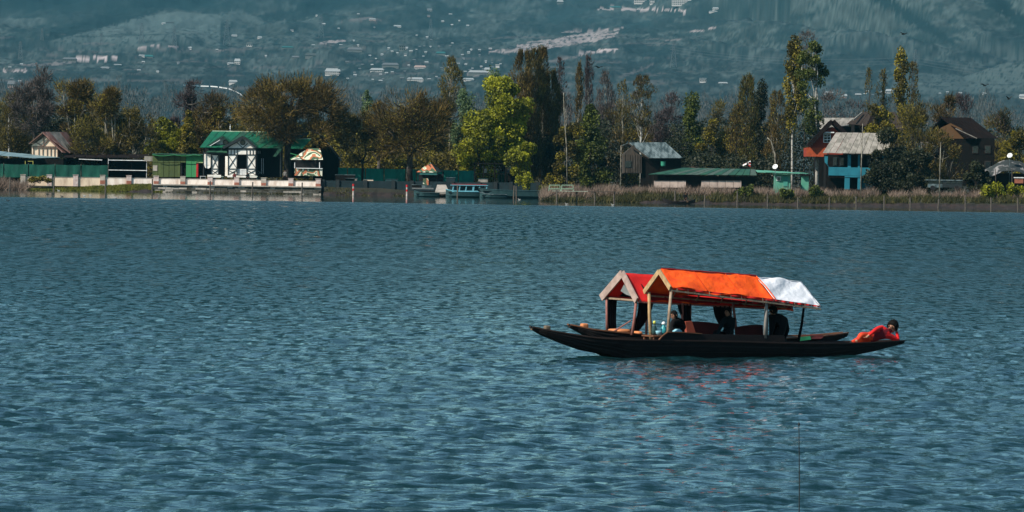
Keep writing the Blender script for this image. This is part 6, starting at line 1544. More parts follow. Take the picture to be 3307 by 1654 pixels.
def deck(root, R_, v0, ua, ub, m, drop=0.05, name='deck_plank', nb=3):
    rr_ = [q for q in R_ if ua <= q[0] <= ub]
    for k in range(nb):
        vs = []; fs = []
        for (u, z, kz, b) in rr_:
            w = b - .045; a, c = -w + 2 * w * k / nb + .004, -w + 2 * w * (k + 1) / nb - .004
            for (vv, zz) in ((a, z - drop), (c, z - drop), (c, z - drop - .03), (a, z - drop - .03)): vs.append(L(u, v0 + vv, zz))
        for i in range(len(rr_) - 1):
            for j in range(4): a_ = i * 4 + j; b_ = i * 4 + (j + 1) % 4; fs.append((a_, a_ + 4, b_ + 4, b_))
        fs.append((0, 1, 2, 3)); e = (len(rr_) - 1) * 4; fs.append((e + 3, e + 2, e + 1, e))
        MB().add(vs, fs).build(name, m, root)
def bpart(root, name, m, u0, u1, v0, v1, z0, z1):
    c = L((u0 + u1) / 2, (v0 + v1) / 2, (z0 + z1) / 2); return MB().obox(c, AX * (u1 - u0) / 2, AC * (v1 - v0) / 2, AZ * (z1 - z0) / 2).build(name, m, root)
def post(root, zx0, zy0, zx1, zy1, v, m, r=.035, bend=0.0):
    a, b = Bp(zx0, zy0, v), Bp(zx1, zy1, v); mid = (a + b) / 2 + AX * bend
    return MB().tube([a, mid, b], [r * .9, r, r * 1.1], 8).build('post', m, root, smooth=True)
def cloth(root, name, m, tl, tr, br, bl, nu=26, nv=8, amp=.02, seed=1, sag=.03, scallop=0.0, thick=.012, lift=0.0):
    r = np.random.default_rng(seed); tl, tr, br, bl = [np.asarray(p, float) for p in (tl, tr, br, bl)]
    s, t = np.meshgrid(np.linspace(0, 1, nu), np.linspace(0, 1, nv)); s = s[..., None]; t = t[..., None]
    P = (tl * (1 - s) + tr * s) * (1 - t) + (bl * (1 - s) + br * s) * t
    N = np.cross(tr - tl, bl - tl); N /= np.linalg.norm(N)
    if N[2] < 0: N = -N
    ln = np.linalg.norm(tr - tl)
    w = (fbm(s[..., 0] * ln * 2.2 + seed * 3 + t[..., 0] * 1.5, t[..., 0] * 2.5 + s[..., 0] * 2, 4, seed) - .5) * 2 * amp
    w2 = np.sin((s[..., 0] * ln * 5.5 + t[..., 0] * 2.2 + seed)) * amp * .45 * t[..., 0]
    sg = -np.sin(np.pi * t[..., 0]) * sag * (0.7 + 0.5 * np.sin(s[..., 0] * ln * 2.1 + seed))
    edge = np.minimum(1, np.minimum(s[..., 0], 1 - s[..., 0]) * 12 + .25)
    P = P + N * ((w + w2 + sg) * edge + lift)[..., None]
    P[..., 2] -= scallop * (0.5 + 0.5 * np.sin(s[..., 0] * ln * 4.0 + seed)) * (t[..., 0] ** 3)
    V = P.reshape(-1, 3); Q = V - N * thick; idx = np.arange(nu * nv).reshape(nv, nu)
    F = np.stack([idx[:-1, :-1], idx[1:, :-1], idx[1:, 1:], idx[:-1, 1:]], -1).reshape(-1, 4)
    F2 = F[:, ::-1] + len(V); bd = list(idx[0, :]) + list(idx[1:, -1]) + list(idx[-1, -2::-1]) + list(idx[-2:0:-1, 0])
    FE = [(bd[i], bd[(i + 1) % len(bd)], bd[(i + 1) % len(bd)] + len(V), bd[i] + len(V)) for i in range(len(bd))]
    return np_mesh(name, np.concatenate([V, Q]), np.concatenate([F, F2, np.array(FE)]), m, root, smooth=True)
def curtain(root, m, xl, xr, yt, xl2, xr2, yb, v, bow=0.0, seed=1, name='curtain', n=13, rows=8):
    vs = []; fs = []
    for j in range(rows):
        q = j / (rows - 1); cx0 = xl * (1 - q) + xl2 * q + bow * math.sin(math.pi * q); cx1 = xr * (1 - q) + xr2 * q + bow * math.sin(math.pi * q)
        for k in range(n):
            t = k / (n - 1); P = Bp(cx0 * (1 - t) + cx1 * t, yt * (1 - q) + yb * q, v); vs.append(P + AC * .045 * math.sin(k * 2.1 + seed + q) * (0.5 + .5 * q))
    for j in range(rows - 1):
        for k in range(n - 1): a = j * n + k; fs.append((a, a + n, a + n + 1, a + 1))
    nv = len(vs); mb = MB(); mb.add(vs, fs); mb.add([p + AC * .012 for p in vs], [f[::-1] for f in fs]); return mb.build(name, m, root, smooth=True)
def pillow(root, name, m, c, a, b, d, p=4.0, n=12):
    """soft box"""
    vs = []; fs = []
    for i in range(n + 1):
        ph = -math.pi / 2 + math.pi * i / n
        for k in range(2 * n):
            th = math.pi * k / n; cx = [math.cos(ph) * math.cos(th), math.cos(ph) * math.sin(th), math.sin(ph)]
            nm = (abs(cx[0]) ** p + abs(cx[1]) ** p + abs(cx[2]) ** p) ** (1 / p); vs.append(np.asarray(c) + (np.asarray(a) * cx[0] + np.asarray(b) * cx[1] + np.asarray(d) * cx[2]) / nm)
    for i in range(n):
        for k in range(2 * n): q = i * 2 * n + k; w = i * 2 * n + (k + 1) % (2 * n); fs.append((q, w, w + 2 * n, q + 2 * n))
    return MB().add(vs, fs).build(name, m, root, smooth=True)

# ---------------- near boat
nb = thing('canopy_boat', C0, 'near wooden boat with an orange and white canopy and a person on its stern', 'boat', 'wooden canopy boats on the lake')
NS = [(42, 470, 484, .08), (130, 489, 524, .18), (280, 515, 575, .32), (435, 538, 622, .45), (560, 548, 644, .52), (700, 554, None, .58), (850, 556, None, .62), (1120, 560, None, .66), (1400, 566, None, .66), (1650, 574, None, .64), (1900, 577, None, .58), (2100, 575, 655, .48), (2250, 570, 622, .34), (2350, 563, 594, .22), (2422, 559, 574, .12)]
NR = hull(nb, NS, 0.0, gun=mat('dark_gunwale', (.028, .014, .011), .7, (.016, .010, .009), scale=6))
u_a = uz(850, 556, -.6)[0]; u_b = uz(1640, 574, -.6)[0]
deck(nb, NR, 0.0, -9, u_a, DECKW, .03); deck(nb, NR, 0.0, u_b, 9, DECKW, .02)
bpart(nb, 'floor', mat('floor_boards', (.06, .035, .025), .8), u_a, u_b, -.42, .42, .05, .09)
# raised side boards at the seats
mb = MB(); mb.slab([Bp(848, 552, -.625), Bp(868, 530, -.63), Bp(902, 503, -.635), Bp(1010, 505, -.64), Bp(1122, 512, -.645), Bp(1160, 560, -.65), Bp(900, 575, -.635)], .035, -AC); mb.build('side_board', HULL, nb)
mb = MB(); e = [Bp(848, 550, -.645), Bp(868, 528, -.65), Bp(902, 501, -.655), Bp(1010, 503, -.66), Bp(1122, 510, -.665)]
for i in range(4): mb.bar(e[i], e[i + 1], .05, .02)
mb.build('side_board_rail', GUNW, nb)
mb = MB(); mb.slab([Bp(1122, 513, -.60), Bp(1650, 522, -.60), Bp(1660, 575, -.60), Bp(1130, 565, -.60)], .03, -AC); mb.build('side_board', HULL, nb)
pillow(nb, 'bow_block', mat('bow_block_wood', (.17, .13, .09), .8), Bp(132, 474, 0), AX * .07, AC * .06, AZ * .055, 6)
# canopy frame
ridge0 = Bp(862, 100, 0); ridge1 = Bp(1757, 176, 0)
eN0 = Bp(930, 214, -.62); eN1 = Bp(1884, 333, -.62); eM = Bp(1592, 290, -.62); rM = Bp(1470, 146, 0)
uF0 = float((eN0 - C0) @ AX); uF1 = float((eN1 - C0) @ AX)
eF0 = Bp(772, 246, .62); eF1 = L(uF1 - .02, .62, float(eN1[2]) - .02); eMF = L(float((eM - C0) @ AX), .62, float(eM[2]) - .03)
for nm, a, b in (('barge_board', Bp(862, 112, -.02), Bp(932, 222, -.63)), ('barge_board', Bp(860, 114, .02), Bp(765, 246, .66))):
    mb = MB(); mb.bar(a - AX * .05, b - AX * .05, .035, .115, up=(0, 0, 1)); mb.build(nm, PALEW, nb)
for u0_, u1_, a, b in ((0, 0, eN0, eN1), (0, 0, eF0, eF1), (0, 0, ridge0, ridge1)):
    MB().bar(a - AZ * .075, b - AZ * .075, .035).build('roof_pole', POSTL, nb)
for k in range(1, 6):
    t = k / 6; q = ridge0 + (ridge1 - ridge0) * t; MB().bar(q - AZ * .12, eN0 + (eN1 - eN0) * t - AZ * .10, .025).build('rafter', POSTL, nb); MB().bar(q - AZ * .12, eF0 + (eF1 - eF0) * t - AZ * .10, .025).build('rafter', POSTL, nb)
post(nb, 928, 222, 904, 545, -.58, POSTL, .037, -.008); post(nb, 785, 245, 797, 552, .56, PALEW, .042, -.01)
post(nb, 1537, 292, 1527, 540, -.57, POSTG, .042); post(nb, 1322, 318, 1346, 540, .56, POSTR, .032, .01); post(nb, 1776, 335, 1740, 560, .50, POSTG and BLKC, .032, .02)
# canopy cloths
cl = cloth(nb, 'orange_cloth', ORNG, ridge0 + AZ * .02, rM, eM, eN0, 60, 16, .060, 3, .035, .025)
cloth(nb, 'orange_cloth', ORNG, ridge0 + AZ * .018, rM + AZ * .0, eMF, eF0, 34, 8, .02, 5, .03, .015)
cloth(nb, 'white_cloth', WHC, rM, ridge1, eN1, eM + AX * .004, 34, 18, .085, 8, .02, .02)
cloth(nb, 'white_cloth', WHC, rM, ridge1, eF1, eMF, 20, 8, .03, 9, .02, .02)
cloth(nb, 'white_cloth', WHC, ridge1, ridge1 + AZ * -.002 + AX * .01, eF1, eN1, 10, 8, .02, 10, .01, .0)
mb = MB(); mb.tube([rM + AZ * .012, (rM + eM) / 2 + AZ * .03 - AC * .02, eM + AZ * .01], .014, 6); mb.build('seam', ORNG, nb)
mb = MB(); mb.tube([ridge0 + (rM - ridge0) * k / 12 + AZ * (.022 + .006 * (k % 2)) for k in range(13)], .018, 6); mb.build('ridge_hem', DRED, nb)
for t in (.34, .67):
    a = ridge0 + (rM - ridge0) * t; b = eN0 + (eM - eN0) * t; mb = MB(); mb.tube([a + AZ * .02, (a + b) / 2 + AZ * .012 - AC * .01, b + AZ * .01], .010, 5); mb.build('seam', DRED if False else mat('orange_seam', (.55, .045, .003), .9), nb)
for k in range(14):
    t = (k + .5) / 14; p = eN0 + (eN1 - eN0) * t; mb = MB(); mb.tube([p + AZ * .01, p - AZ * .10 - AC * .01, p - AZ * .13 + AX * .03], .007, 4); mb.build('tie', POSTL, nb)
# hanging cloth of the far side seen from inside, with its orange hem
def hang(a, b, h0, h1, v, m, seed, name, n=40):
    P0 = [a + (b - a) * k / n for k in range(n + 1)]; vs = []; fs = []
    for k, p in enumerate(P0):
        t = k / n; h = (h0 * (1 - t) + h1 * t) * (1 + .10 * math.sin(k * 1.1 + seed)); o = AC * (.02 * math.sin(k * .9 + seed))
        vs += [p, p - AZ * h * .5 + o, p - AZ * h + o * 1.5]
    for k in range(n):
        for j in range(2): v_ = k * 3 + j; fs.append((v_, v_ + 1, v_ + 4, v_ + 3))
    mb = MB(); mb.add(vs, fs); mb.add([q + AC * .01 for q in vs], [f[::-1] for f in fs]); return mb.build(name, m, nb, smooth=True), [vs[3 * k + 2] for k in range(n + 1)]
va, low = hang(eF0 + AX * .1, eF1, .20, .12, .6, DRED, 1, 'valance')
mb = MB(); 
for i in range(len(low) - 1): mb.bar(low[i] - AC * .01, low[i + 1] - AC * .01, .02, .035)
mb.build('valance_hem', ORNG, nb)
va, _ = hang(eN0 + AX * .05, eM, .035, .05, -.6, REDC, 2, 'near_hem')
va, _ = hang(eM, eN1, .05, .03, -.6, REDC, 4, 'near_hem')
# curtains and seats
curtain(nb, BLKC, 968, 1060, 318, 1022, 1062, 445, .57, -8, 1); curtain(nb, BLKC, 1198, 1318, 334, 1245, 1330, 470, .57, -10, 2)
mb = MB(); mb.slab([Bp(1018, 434, .30), Bp(1060, 430, .30), Bp(1086, 515, .30), Bp(1030, 515, .30)], .10, -AC); mb.build('arm_rest', BRICKC, nb)
def seatback(x0, y0, x1, y1, v, m, nm='seat_back'):
    mb = MB(); P = [Bp(x0, 520, v), Bp(x0, y0, v)] + [Bp(x0 + (x1 - x0) * t, y0 + (y1 - y0) * t - 6 * math.sin(math.pi * t), v) for t in (.2, .4, .6, .8)] + [Bp(x1, y1, v), Bp(x1 + 4, 530, v)]
    mb.slab(P, .09, -AC); mb.build(nm, m, nb)
seatback(1060, 434, 1240, 450, .42, MARO); seatback(1350, 470, 1512, 455, .42, MARO)
for x0, x1 in ((1062, 1240), (1350, 1515)):
    a = uz(x0, 540, 0)[0]; b = uz(x1, 540, 0)[0]; bpart(nb, 'seat', MARO, a, b, -.5, .4, .10, .28)
# ---------------- rear boat
V0 = 1.30
rb = thing('canopy_boat', C0 + AC * V0, 'rear wooden boat with a red canopy, half hidden behind the near one', 'boat', 'wooden canopy boats on the lake')
RS = [(284, 456, 470, .08), (390, 478, 515, .20), (440, 487, 542, .27), (560, 500, 590, .38), (690, 514, 640, .46), (850, 531, None, .52), (1100, 545, None, .54), (1450, 552, None, .54), (1650, 545, None, .50), (1800, 534, 600, .42), (1900, 530, 585, .34), (2000, 518, 556, .22), (2060, 508, 530, .13)]
RR = hull(rb, RS, V0)
ua = uz(850, 540, V0 - .5)[0]; ub = uz(1650, 545, V0 - .5)[0]
deck(rb, RR, V0, -9, ua, DECKW, .02); deck(rb, RR, V0, ub, 9, DECKW, .01); bpart(rb, 'floor', HULL, ua, ub, V0 - .36, V0 + .36, .05, .09)
pillow(rb, 'bow_block', OCUSH, Bp(370, 463, V0), AX * .085, AC * .07, AZ * .065, 6)
ap = Bp(625, 124, V0); fF = Bp(490, 282, V0 + .72); fN = Bp(716, 300, V0 - .72)
mb = MB(); mb.bar(ap - AX * .05, fF - AX * .05, .04, .17); mb.build('barge_board', PALEW2, rb)
mb = MB(); mb.bar(ap - AX * .05 + AC * -.01, fN - AX * .05, .04, .17); mb.build('barge_board', PALEW2, rb)
Lr = 3.6; rd = AX * Lr - AZ * .16
cloth(rb, 'red_cloth', REDC, ap, ap + rd, fN + rd, fN, 46, 12, .045, 13, .03, .02); cloth(rb, 'red_cloth', REDC, ap, ap + rd, fF + rd, fF, 30, 8, .02, 14, .03, .02)
MB().bar(fN - AZ * .03, fN + rd - AZ * .03, .035).build('roof_pole', POSTR, rb); MB().bar(fF - AZ * .03, fF + rd - AZ * .03, .035).build('roof_pole', POSTR, rb); MB().bar(fF + AX * .05, fN + AX * .05, .04).build('tie_beam', POSTL, rb)
mb = MB(); mb.slab([fF + AX * .35 + AZ * .04, fN + AX * .35 + AZ * .04, ap + AX * .35 - AZ * .12], .02, -AX); mb.build('gable_cloth', BLKC, rb)
mb = MB(); mb.slab([Bp(603, 238, V0 - .05), Bp(624, 196, V0 - .05), Bp(676, 272, V0 - .3), Bp(640, 262, V0 - .2)], .01, -AX); mb.build('white_flap', mat('grey_cloth', (.16, .18, .18), .9), rb)
post(rb, 514, 285, 517, 500, V0 + .60, POSTR, .034); post(rb, 702, 305, 676, 520, V0 - .5, POSTR, .034, .01)
for q in (.33, .66, .97):
    for f0 in (fN, fF): a = f0 + rd * q; b = np.array([*a[:2], .25]); MB().tube([a, b], [.03, .033], 7).build('post', POSTR, rb)
curtain(rb, BLKC, 520, 582, 282, 528, 572, 492, V0 + .56, -4, 3); curtain(rb, BLKC, 716, 815, 298, 640, 692, 520, V0 + .2, 22, 4)
pillow(rb, 'cushion', OCUSH, Bp(595, 496, V0), AX * .20, AC * .28, AZ * .06, 5); pillow(rb, 'cushion', OCUSH, Bp(705, 508, V0 + .1), AX * .07, AC * .2, AZ * .05, 5)
for u_ in (-1.2, -.2, .8): bpart(rb, 'thwart', DECKW, u_, u_ + .2, V0 - .48, V0 + .48, .32, .35)
# things lying in or on the boats
o = thing('oar', Bp(612, 470, V0 - .2), 'wooden oar leaning inside the rear boat behind its front post', 'oar'); a, b = Bp(545, 505, V0 - .2), Bp(668, 428, V0 - .2); MB().tube([a, b], [.018, .016], 7).build('shaft', POSTR, o)
MB().slab([a + (a - b) * .0 - AZ * .05, a - AX * .22 - AZ * .10, a - AX * .25 - AZ * .02, a + AZ * .02], .02, -AC).build('blade', DECKW, o)
def flat_cloth(name, m, pts, v0_, lb, cat, dz=.0, th=.03):
    P = [Bp(x, y, v) + AZ * dz for x, y, v in pts]; c = sum(P) / len(P); o = thing(name, c, lb, cat)
    MB().slab(P, th, (0, 0, 1) if False else None).build('fabric', m, o)
flat_cloth('green_cloth', mat('green_cloth', (.02, .22, .10), .85), [(1748, 533, V0 - .45), (1812, 527, V0 - .44), (1818, 550, V0 - .46), (1744, 560, V0 - .47)], V0, 'green cloth hanging over the stern side of the rear boat', 'cloth')
flat_cloth('maroon_blanket', MARO, [(1740, 533, V0 - .40), (1830, 522, V0 - .36), (1885, 520, V0 - .30), (1905, 530, V0 - .32), (1880, 548, V0 - .40), (1750, 548, V0 - .44)], V0, 'maroon blanket on the stern of the rear boat beside the green cloth', 'blanket')
def vessel(zx, zy, v, prof, m, label, name, lid=None, cat='jug'):
    c = Bp(zx, zy, v); o = thing(name, c, label, cat); MB().lathe(c, prof, 12).build('body', m, o, smooth=True)
    if lid: MB().lathe(c + AZ * prof[-1][1], lid[0], 10).build('lid', lid[1], o, smooth=True)
TEALG = mat('teal_enamel', (.03, .25, .28), .3); LBL = mat('light_blue_bowl', (.25, .5, .6), .3); YEL = mat('yellow_plastic', (.6, .62, .12), .4); WHP = mat('white_plastic', (.75, .78, .78), .4)
o = thing('low_table', Bp(850, 522, -.1), 'low wooden table holding bottles and bowls at the front of the orange canopy', 'table')
u0_, z0_ = uz(850, 521, -.1); bpart(o, 'table_top', GUNW, u0_ - .30, u0_ + .30, -.35, .20, z0_ - .03, z0_)
for su in (-.25, .25):
    for sv in (-.3, .15): bpart(o, 'leg', GUNW, u0_ + su - .02, u0_ + su + .02, sv - .02, sv + .02, .09, z0_ - .031)
vessel(818, 519, -.15, [(.05, 0), (.065, .05), (.06, .16), (.025, .22), (.022, .26)], mat('dark_bottle', (.02, .05, .05), .2), 'dark bottle with a yellow cap on the low table, leftmost', 'bottle', ([(.03, 0), (.035, .05), (.01, .07)], YEL), 'bottle')
vessel(845, 521, -.2, [(.03, 0), (.075, .04), (.09, .10), (.085, .105)], LBL, 'light blue bowl on the low table', 'bowl', None, 'bowl')
vessel(877, 519, -.1, [(.06, 0), (.085, .06), (.08, .14), (.035, .20), (.03, .24)], TEALG, 'teal jug with a white lid on the low table', 'jug', ([(.04, 0), (.05, .03), (.02, .07)], WHP), 'jug')
vessel(965, 503, -.45, [(.09, 0), (.12, .03), (.05, .08)], LBL, 'pale blue dish on the side board right of the front post', 'dish', None, 'dish')
# ---------------- small rowing boat by the reeds
rwD = 631.0
ro = thing('rowing_boat', (bank_x(2190, rwD), rwD, 0), 'small dark rowing boat with one person by the reeds', 'boat')
vs = []; fs = []; n = 13
for i in range(n):
    t = i / (n - 1) * 2 - 1; b = .5 * (1 - abs(t) ** 2.2) + .04; z = .28 + .34 * abs(t) ** 2.4 + (.08 if t < 0 else 0) * abs(t); x = bank_x(2190, rwD) + t * 2.0
    for (a_, zz) in ((-b, z), (-b * .7, -.08 + .28 * abs(t) ** 3), (b * .7, -.08 + .28 * abs(t) ** 3), (b, z), (b - .04, z), (b * .6, .04 + .28 * abs(t) ** 3), (-b * .6, .04 + .28 * abs(t) ** 3), (-b + .04, z)): vs.append((x, rwD + a_, zz))
for i in range(n - 1):
    for j in range(8): a_ = i * 8 + j; b_ = i * 8 + (j + 1) % 8; fs.append((a_, b_, b_ + 8, a_ + 8))
fs.append(tuple(range(8))); fs.append(tuple((n - 1) * 8 + j for j in range(8))[::-1])
MB().add(vs, fs).build('hull', HULL, ro)
for q in (-.8, .9): MB().box(bank_x(2190, rwD) + q, bank_x(2190, rwD) + q + .22, rwD - .44, rwD + .44, .24, .28).build('thwart', DECKW, ro)

# ================================================================== PEOPLE
SKIN = mat('skin', (0.30, 0.155, 0.10), 0.55, (0.26, 0.13, 0.085), scale=8); HAIR = mat('black_hair', (0.004, 0.004, 0.004), 0.8, spec=.1)
REDW = mat('red_clothing', (0.62, 0.010, 0.012), 0.8, (0.50, 0.008, 0.010), scale=6, bump=.3, bscale=20); ORW = mat('orange_red_clothing', (0.62, 0.07, 0.015), 0.8, (0.45, 0.015, 0.012), scale=7)
BLKW = mat('black_clothing', (0.004, 0.004, 0.005), 0.95, (.007, .007, .008), scale=5, spec=.1); TEALW = mat('dark_teal_clothing', (0.005, 0.011, 0.013), 0.95, spec=.1); GRYW = mat('grey_clothing', (0.16, 0.15, 0.14), 0.9)
MRW = mat('maroon_clothing', (0.12, 0.02, 0.02), 0.9); EYE = mat('eye_dark', (.01, .01, .01), .2); LIP = mat('lip', (.22, .07, .06), .5)
def make_person(label, J, cloth_top, cloth_leg, name='person', group=None, face=(0, -1, 0), up=(0, 0, 1), hair=HAIR, scarf=None, R=None, hands=True, coat=1.0, hs=1.0, torso_shade=None):
    """J: joint name -> point.  One continuous skinned body; hair, face features and hands are its parts."""
    J = {k: np.asarray(v, float) for k, v in J.items()}
    sc = np.linalg.norm(J['neck'] - J['pelvis']) / 0.50 if R is None else R
    rad = dict(pelvis=.150, waist=.135, chest=.165, neck=.058, head0=.07, head=.098, headt=.085, shL=.075, shR=.075, elL=.052, elR=.052, wrL=.036, wrR=.036, hdL=.030, hdR=.030, hipL=.105, hipR=.105, knL=.075, knR=.075, anL=.048, anR=.048, toL=.040, toR=.040)
    f = np.asarray(face, float); f /= np.linalg.norm(f); u = np.asarray(up, float); u = u - f * (u @ f); u /= np.linalg.norm(u); s = np.cross(f, u)
    hc = J['head']; J['head0'] = hc - u * .075 * sc * hs; J['headt'] = hc + u * .055 * sc * hs
    for q in 'LR':
        d = J['wr' + q] - J['el' + q]; d = d / max(np.linalg.norm(d), 1e-6); J.setdefault('hd' + q, J['wr' + q] + d * .05 * sc)
    E = [('pelvis', 'waist'), ('waist', 'chest'), ('chest', 'neck'), ('neck', 'head0'), ('head0', 'head'), ('head', 'headt'), ('chest', 'shL'), ('shL', 'elL'), ('elL', 'wrL'), ('wrL', 'hdL'), ('chest', 'shR'), ('shR', 'elR'), ('elR', 'wrR'), ('wrR', 'hdR'), ('pelvis', 'hipL'), ('hipL', 'knL'), ('knL', 'anL'), ('anL', 'toL'), ('pelvis', 'hipR'), ('hipR', 'knR'), ('knR', 'anR'), ('anR', 'toR')]
    names = list(J.keys()); ix = {n_: i for i, n_ in enumerate(names)}
    root = thing(name, J['pelvis'], label, 'person', group)
    me = bpy.data.meshes.new('body'); off = root_loc(root)
    me.from_pydata([tuple(J[n_] - off) for n_ in names], [(ix[a], ix[b]) for a, b in E], []); tmp = bpy.data.objects.new('tmp_body', me); COL.objects.link(tmp)
    md = tmp.modifiers.new('skin', 'SKIN'); md.use_smooth_shade = True
    for n_ in names:
        v_ = me.skin_vertices[0].data[ix[n_]]; k = rad.get(n_, .05) * sc * (hs if n_ in ('head', 'headt', 'head0') else coat if n_ in ('pelvis', 'waist', 'chest', 'shL', 'shR', 'elL', 'elR', 'hipL', 'hipR', 'knL', 'knR') else 1); v_.radius = (k, k * (.9 if n_ in ('chest', 'waist') else 1)); v_.use_root = (n_ == 'pelvis')
    tmp.modifiers.new('sub', 'SUBSURF').levels = 2
    dg = bpy.context.evaluated_depsgraph_get(); bm_ = bpy.data.meshes.new_from_object(tmp.evaluated_get(dg)); bpy.data.objects.remove(tmp)
    body = bpy.data.objects.new('body', bm_); COL.objects.link(body); body.parent = root
    bm_.materials.clear()
    for m_ in (SKIN, cloth_top, cloth_leg, torso_shade or cloth_top): bm_.materials.append(m_)
    cat = {}
    for a, b in E:
        if 'head' in b or 'hd' in b: cat[(a, b)] = 0
        elif b[:2] in ('hi', 'kn', 'an'): cat[(a, b)] = 2
        elif b[:2] == 'to': cat[(a, b)] = 0
        elif b in ('waist', 'chest', 'neck'): cat[(a, b)] = 3
        else: cat[(a, b)] = 1
    A = np.array([J[a] - off for a, b in E]); B_ = np.array([J[b] - off for a, b in E]); K = np.array([cat[e] for e in E]); rr_ = np.array([(rad.get(a, .05) + rad.get(b, .05)) / 2 * sc for a, b in E])
    for p in bm_.polygons:
        c = np.array(p.center); ab = B_ - A; t = np.clip(((c - A) * ab).sum(1) / np.maximum((ab * ab).sum(1), 1e-9), 0, 1); d = np.linalg.norm(A + ab * t[:, None] - c, axis=1) / rr_
        p.material_index = int(K[np.argmin(d)]); p.use_smooth = True
    sc0 = sc; sc = sc * hs
    def F3(a, b, c): return hc + s * a * sc + f * b * sc + u * c * sc
    mb = MB(); mb.tube([F3(0, .085, .015), F3(0, .112, -.018), F3(0, .09, -.028)], [.008 * sc, .016 * sc, .008 * sc], 6); mb.build('nose', SKIN, root, smooth=True)
    for q in (-1, 1):
        mb = MB(); mb.lathe(F3(q * .034, .088, .010) - AZ * .008, [(.002, 0), (.011 * sc, .004), (.012 * sc, .009), (.002, .016)], 8); mb.build('eye', EYE, root)
        mb = MB(); mb.tube([F3(q * .018, .094, .034), F3(q * .052, .080, .034)], .006 * sc, 5); mb.build('eyebrow', hair, root)
        mb = MB(); mb.tube([F3(q * .096, 0, -.025), F3(q * .106, -.01, 0), F3(q * .096, 0, .025)], [.008 * sc, .016 * sc, .010 * sc], 6); mb.build('ear', SKIN, root, smooth=True)
    mb = MB(); mb.tube([F3(-.024, .09, -.050), F3(0, .097, -.052), F3(.024, .09, -.050)], .007 * sc, 5); mb.build('mouth', LIP, root)
    # hair as a shell over top and back of the head
    vs = []; fs = []; n = 16; m_ = 9
    for i in range(m_):
        ph = math.pi * .5 - i / (m_ - 1) * math.pi * .74
        for k in range(n):
            th = 2 * math.pi * k / n; front = max(0, math.cos(th)); p2 = max(ph, -.9 + front * 1.45 if front > .15 else ph)
            rr2 = .112 * sc * (1 + .03 * math.sin(k * 5 + i * 3)); vs.append(hc + u * .012 * sc + u * math.sin(p2) * rr2 * 1.12 + (f * math.cos(th) + s * math.sin(th)) * math.cos(p2) * rr2 - f * .008 * sc)
    for i in range(m_ - 1):
        for k in range(n): a = i * n + k; b = i * n + (k + 1) % n; fs.append((a, a + n, b + n, b))
    MB().add(vs, fs).build('hair', hair, root, smooth=True)
    sc = sc0
    if hands:
        for q in 'LR':
            w = J['wr' + q]; d = J['hd' + q] - w; d /= max(np.linalg.norm(d), 1e-6); a_ = np.cross(d, (0.3, .2, .9)); a_ /= np.linalg.norm(a_); n_ = np.cross(a_, d); mb = MB()
            c = w + d * .065 * sc; mb.obox(c, d * .042 * sc, a_ * .036 * sc, n_ * .014 * sc)
            for i, (o_, ln) in enumerate(((-.028, .062), (-.010, .075), (.009, .070), (.027, .054))):
                p0 = w + d * .10 * sc + a_ * o_ * sc; p1 = p0 + d * ln * .55 * sc + n_ * .008 * sc; p2 = p1 + d * ln * .40 * sc + n_ * .026 * sc
                mb.tube([p0, p1, p2], [.0095 * sc, .009 * sc, .007 * sc], 6)
            t0 = w + d * .045 * sc + a_ * .032 * sc; mb.tube([t0, t0 + (a_ * .030 + d * .02) * sc, t0 + (a_ * .040 + d * .048) * sc + n_ * .01 * sc], [.011 * sc, .010 * sc, .008 * sc], 6)
            mb.build('hand', SKIN, root, smooth=False)
    return root
# reclining person (survey crop at 7.156x from 2640,1000)
def Rp(x, y, v): return hit(x / 7.156 + 2640, y / 7.156 + 1000, C0 + AC * v, AC)
J = dict(pelvis=Rp(1235, 640, -.02), waist=Rp(1330, 590, -.02), chest=Rp(1490, 530, -.02), neck=Rp(1610, 490, -.03), head=Rp(1735, 395, -.02),
         shL=Rp(1470, 420, -.02), elL=Rp(1330, 480, -.20), wrL=Rp(1200, 585, -.22), shR=Rp(1650, 600, -.08), elR=Rp(1870, 715, -.10), wrR=Rp(1838, 545, -.06), hdR=Rp(1815, 480, -.04),
         hipL=Rp(1170, 620, -.06), hipR=Rp(1190, 690, .04), knL=Rp(1010, 585, -.14), knR=Rp(960, 690, .0), anL=Rp(930, 705, -.20), anR=Rp(800, 760, -.02), toL=Rp(880, 740, -.22), toR=Rp(740, 765, -.02))
make_person('person in red lying on one elbow on the stern of the near boat', J, REDW, ORW, face=(-.55, -.80, -.15), up=(.35, -.05, .95), R=1.0, coat=1.08, hs=1.28, torso_shade=mat('shaded_red_torso', (.16, .006, .014), .9))  # torso shade is put into a darker red than the sleeves
# cloaked person under the back of the canopy
def Zp(x, y, v): return Bp(x, y, v)
J = dict(pelvis=Zp(1608, 535, -.05), waist=Zp(1612, 490, -.05), chest=Zp(1612, 425, -.05), neck=Zp(1592, 390, -.05), head=Zp(1578, 366, -.05),
         shL=Zp(1575, 420, -.22), elL=Zp(1570, 480, -.26), wrL=Zp(1560, 530, -.26), shR=Zp(1650, 425, .08), elR=Zp(1668, 490, .1), wrR=Zp(1650, 545, .05),
         hipL=Zp(1585, 545, -.15), hipR=Zp(1630, 545, .06), knL=Zp(1560, 560, -.30), knR=Zp(1650, 560, -.10), anL=Zp(1570, 572, -.35), anR=Zp(1630, 572, -.25), toL=Zp(1555, 576, -.38), toR=Zp(1615, 576, -.3))
pc = make_person('person wrapped in a black cloak under the white end of the canopy', J, BLKW, BLKW, face=(-.8, .2, -.2), R=.98, coat=1.35)
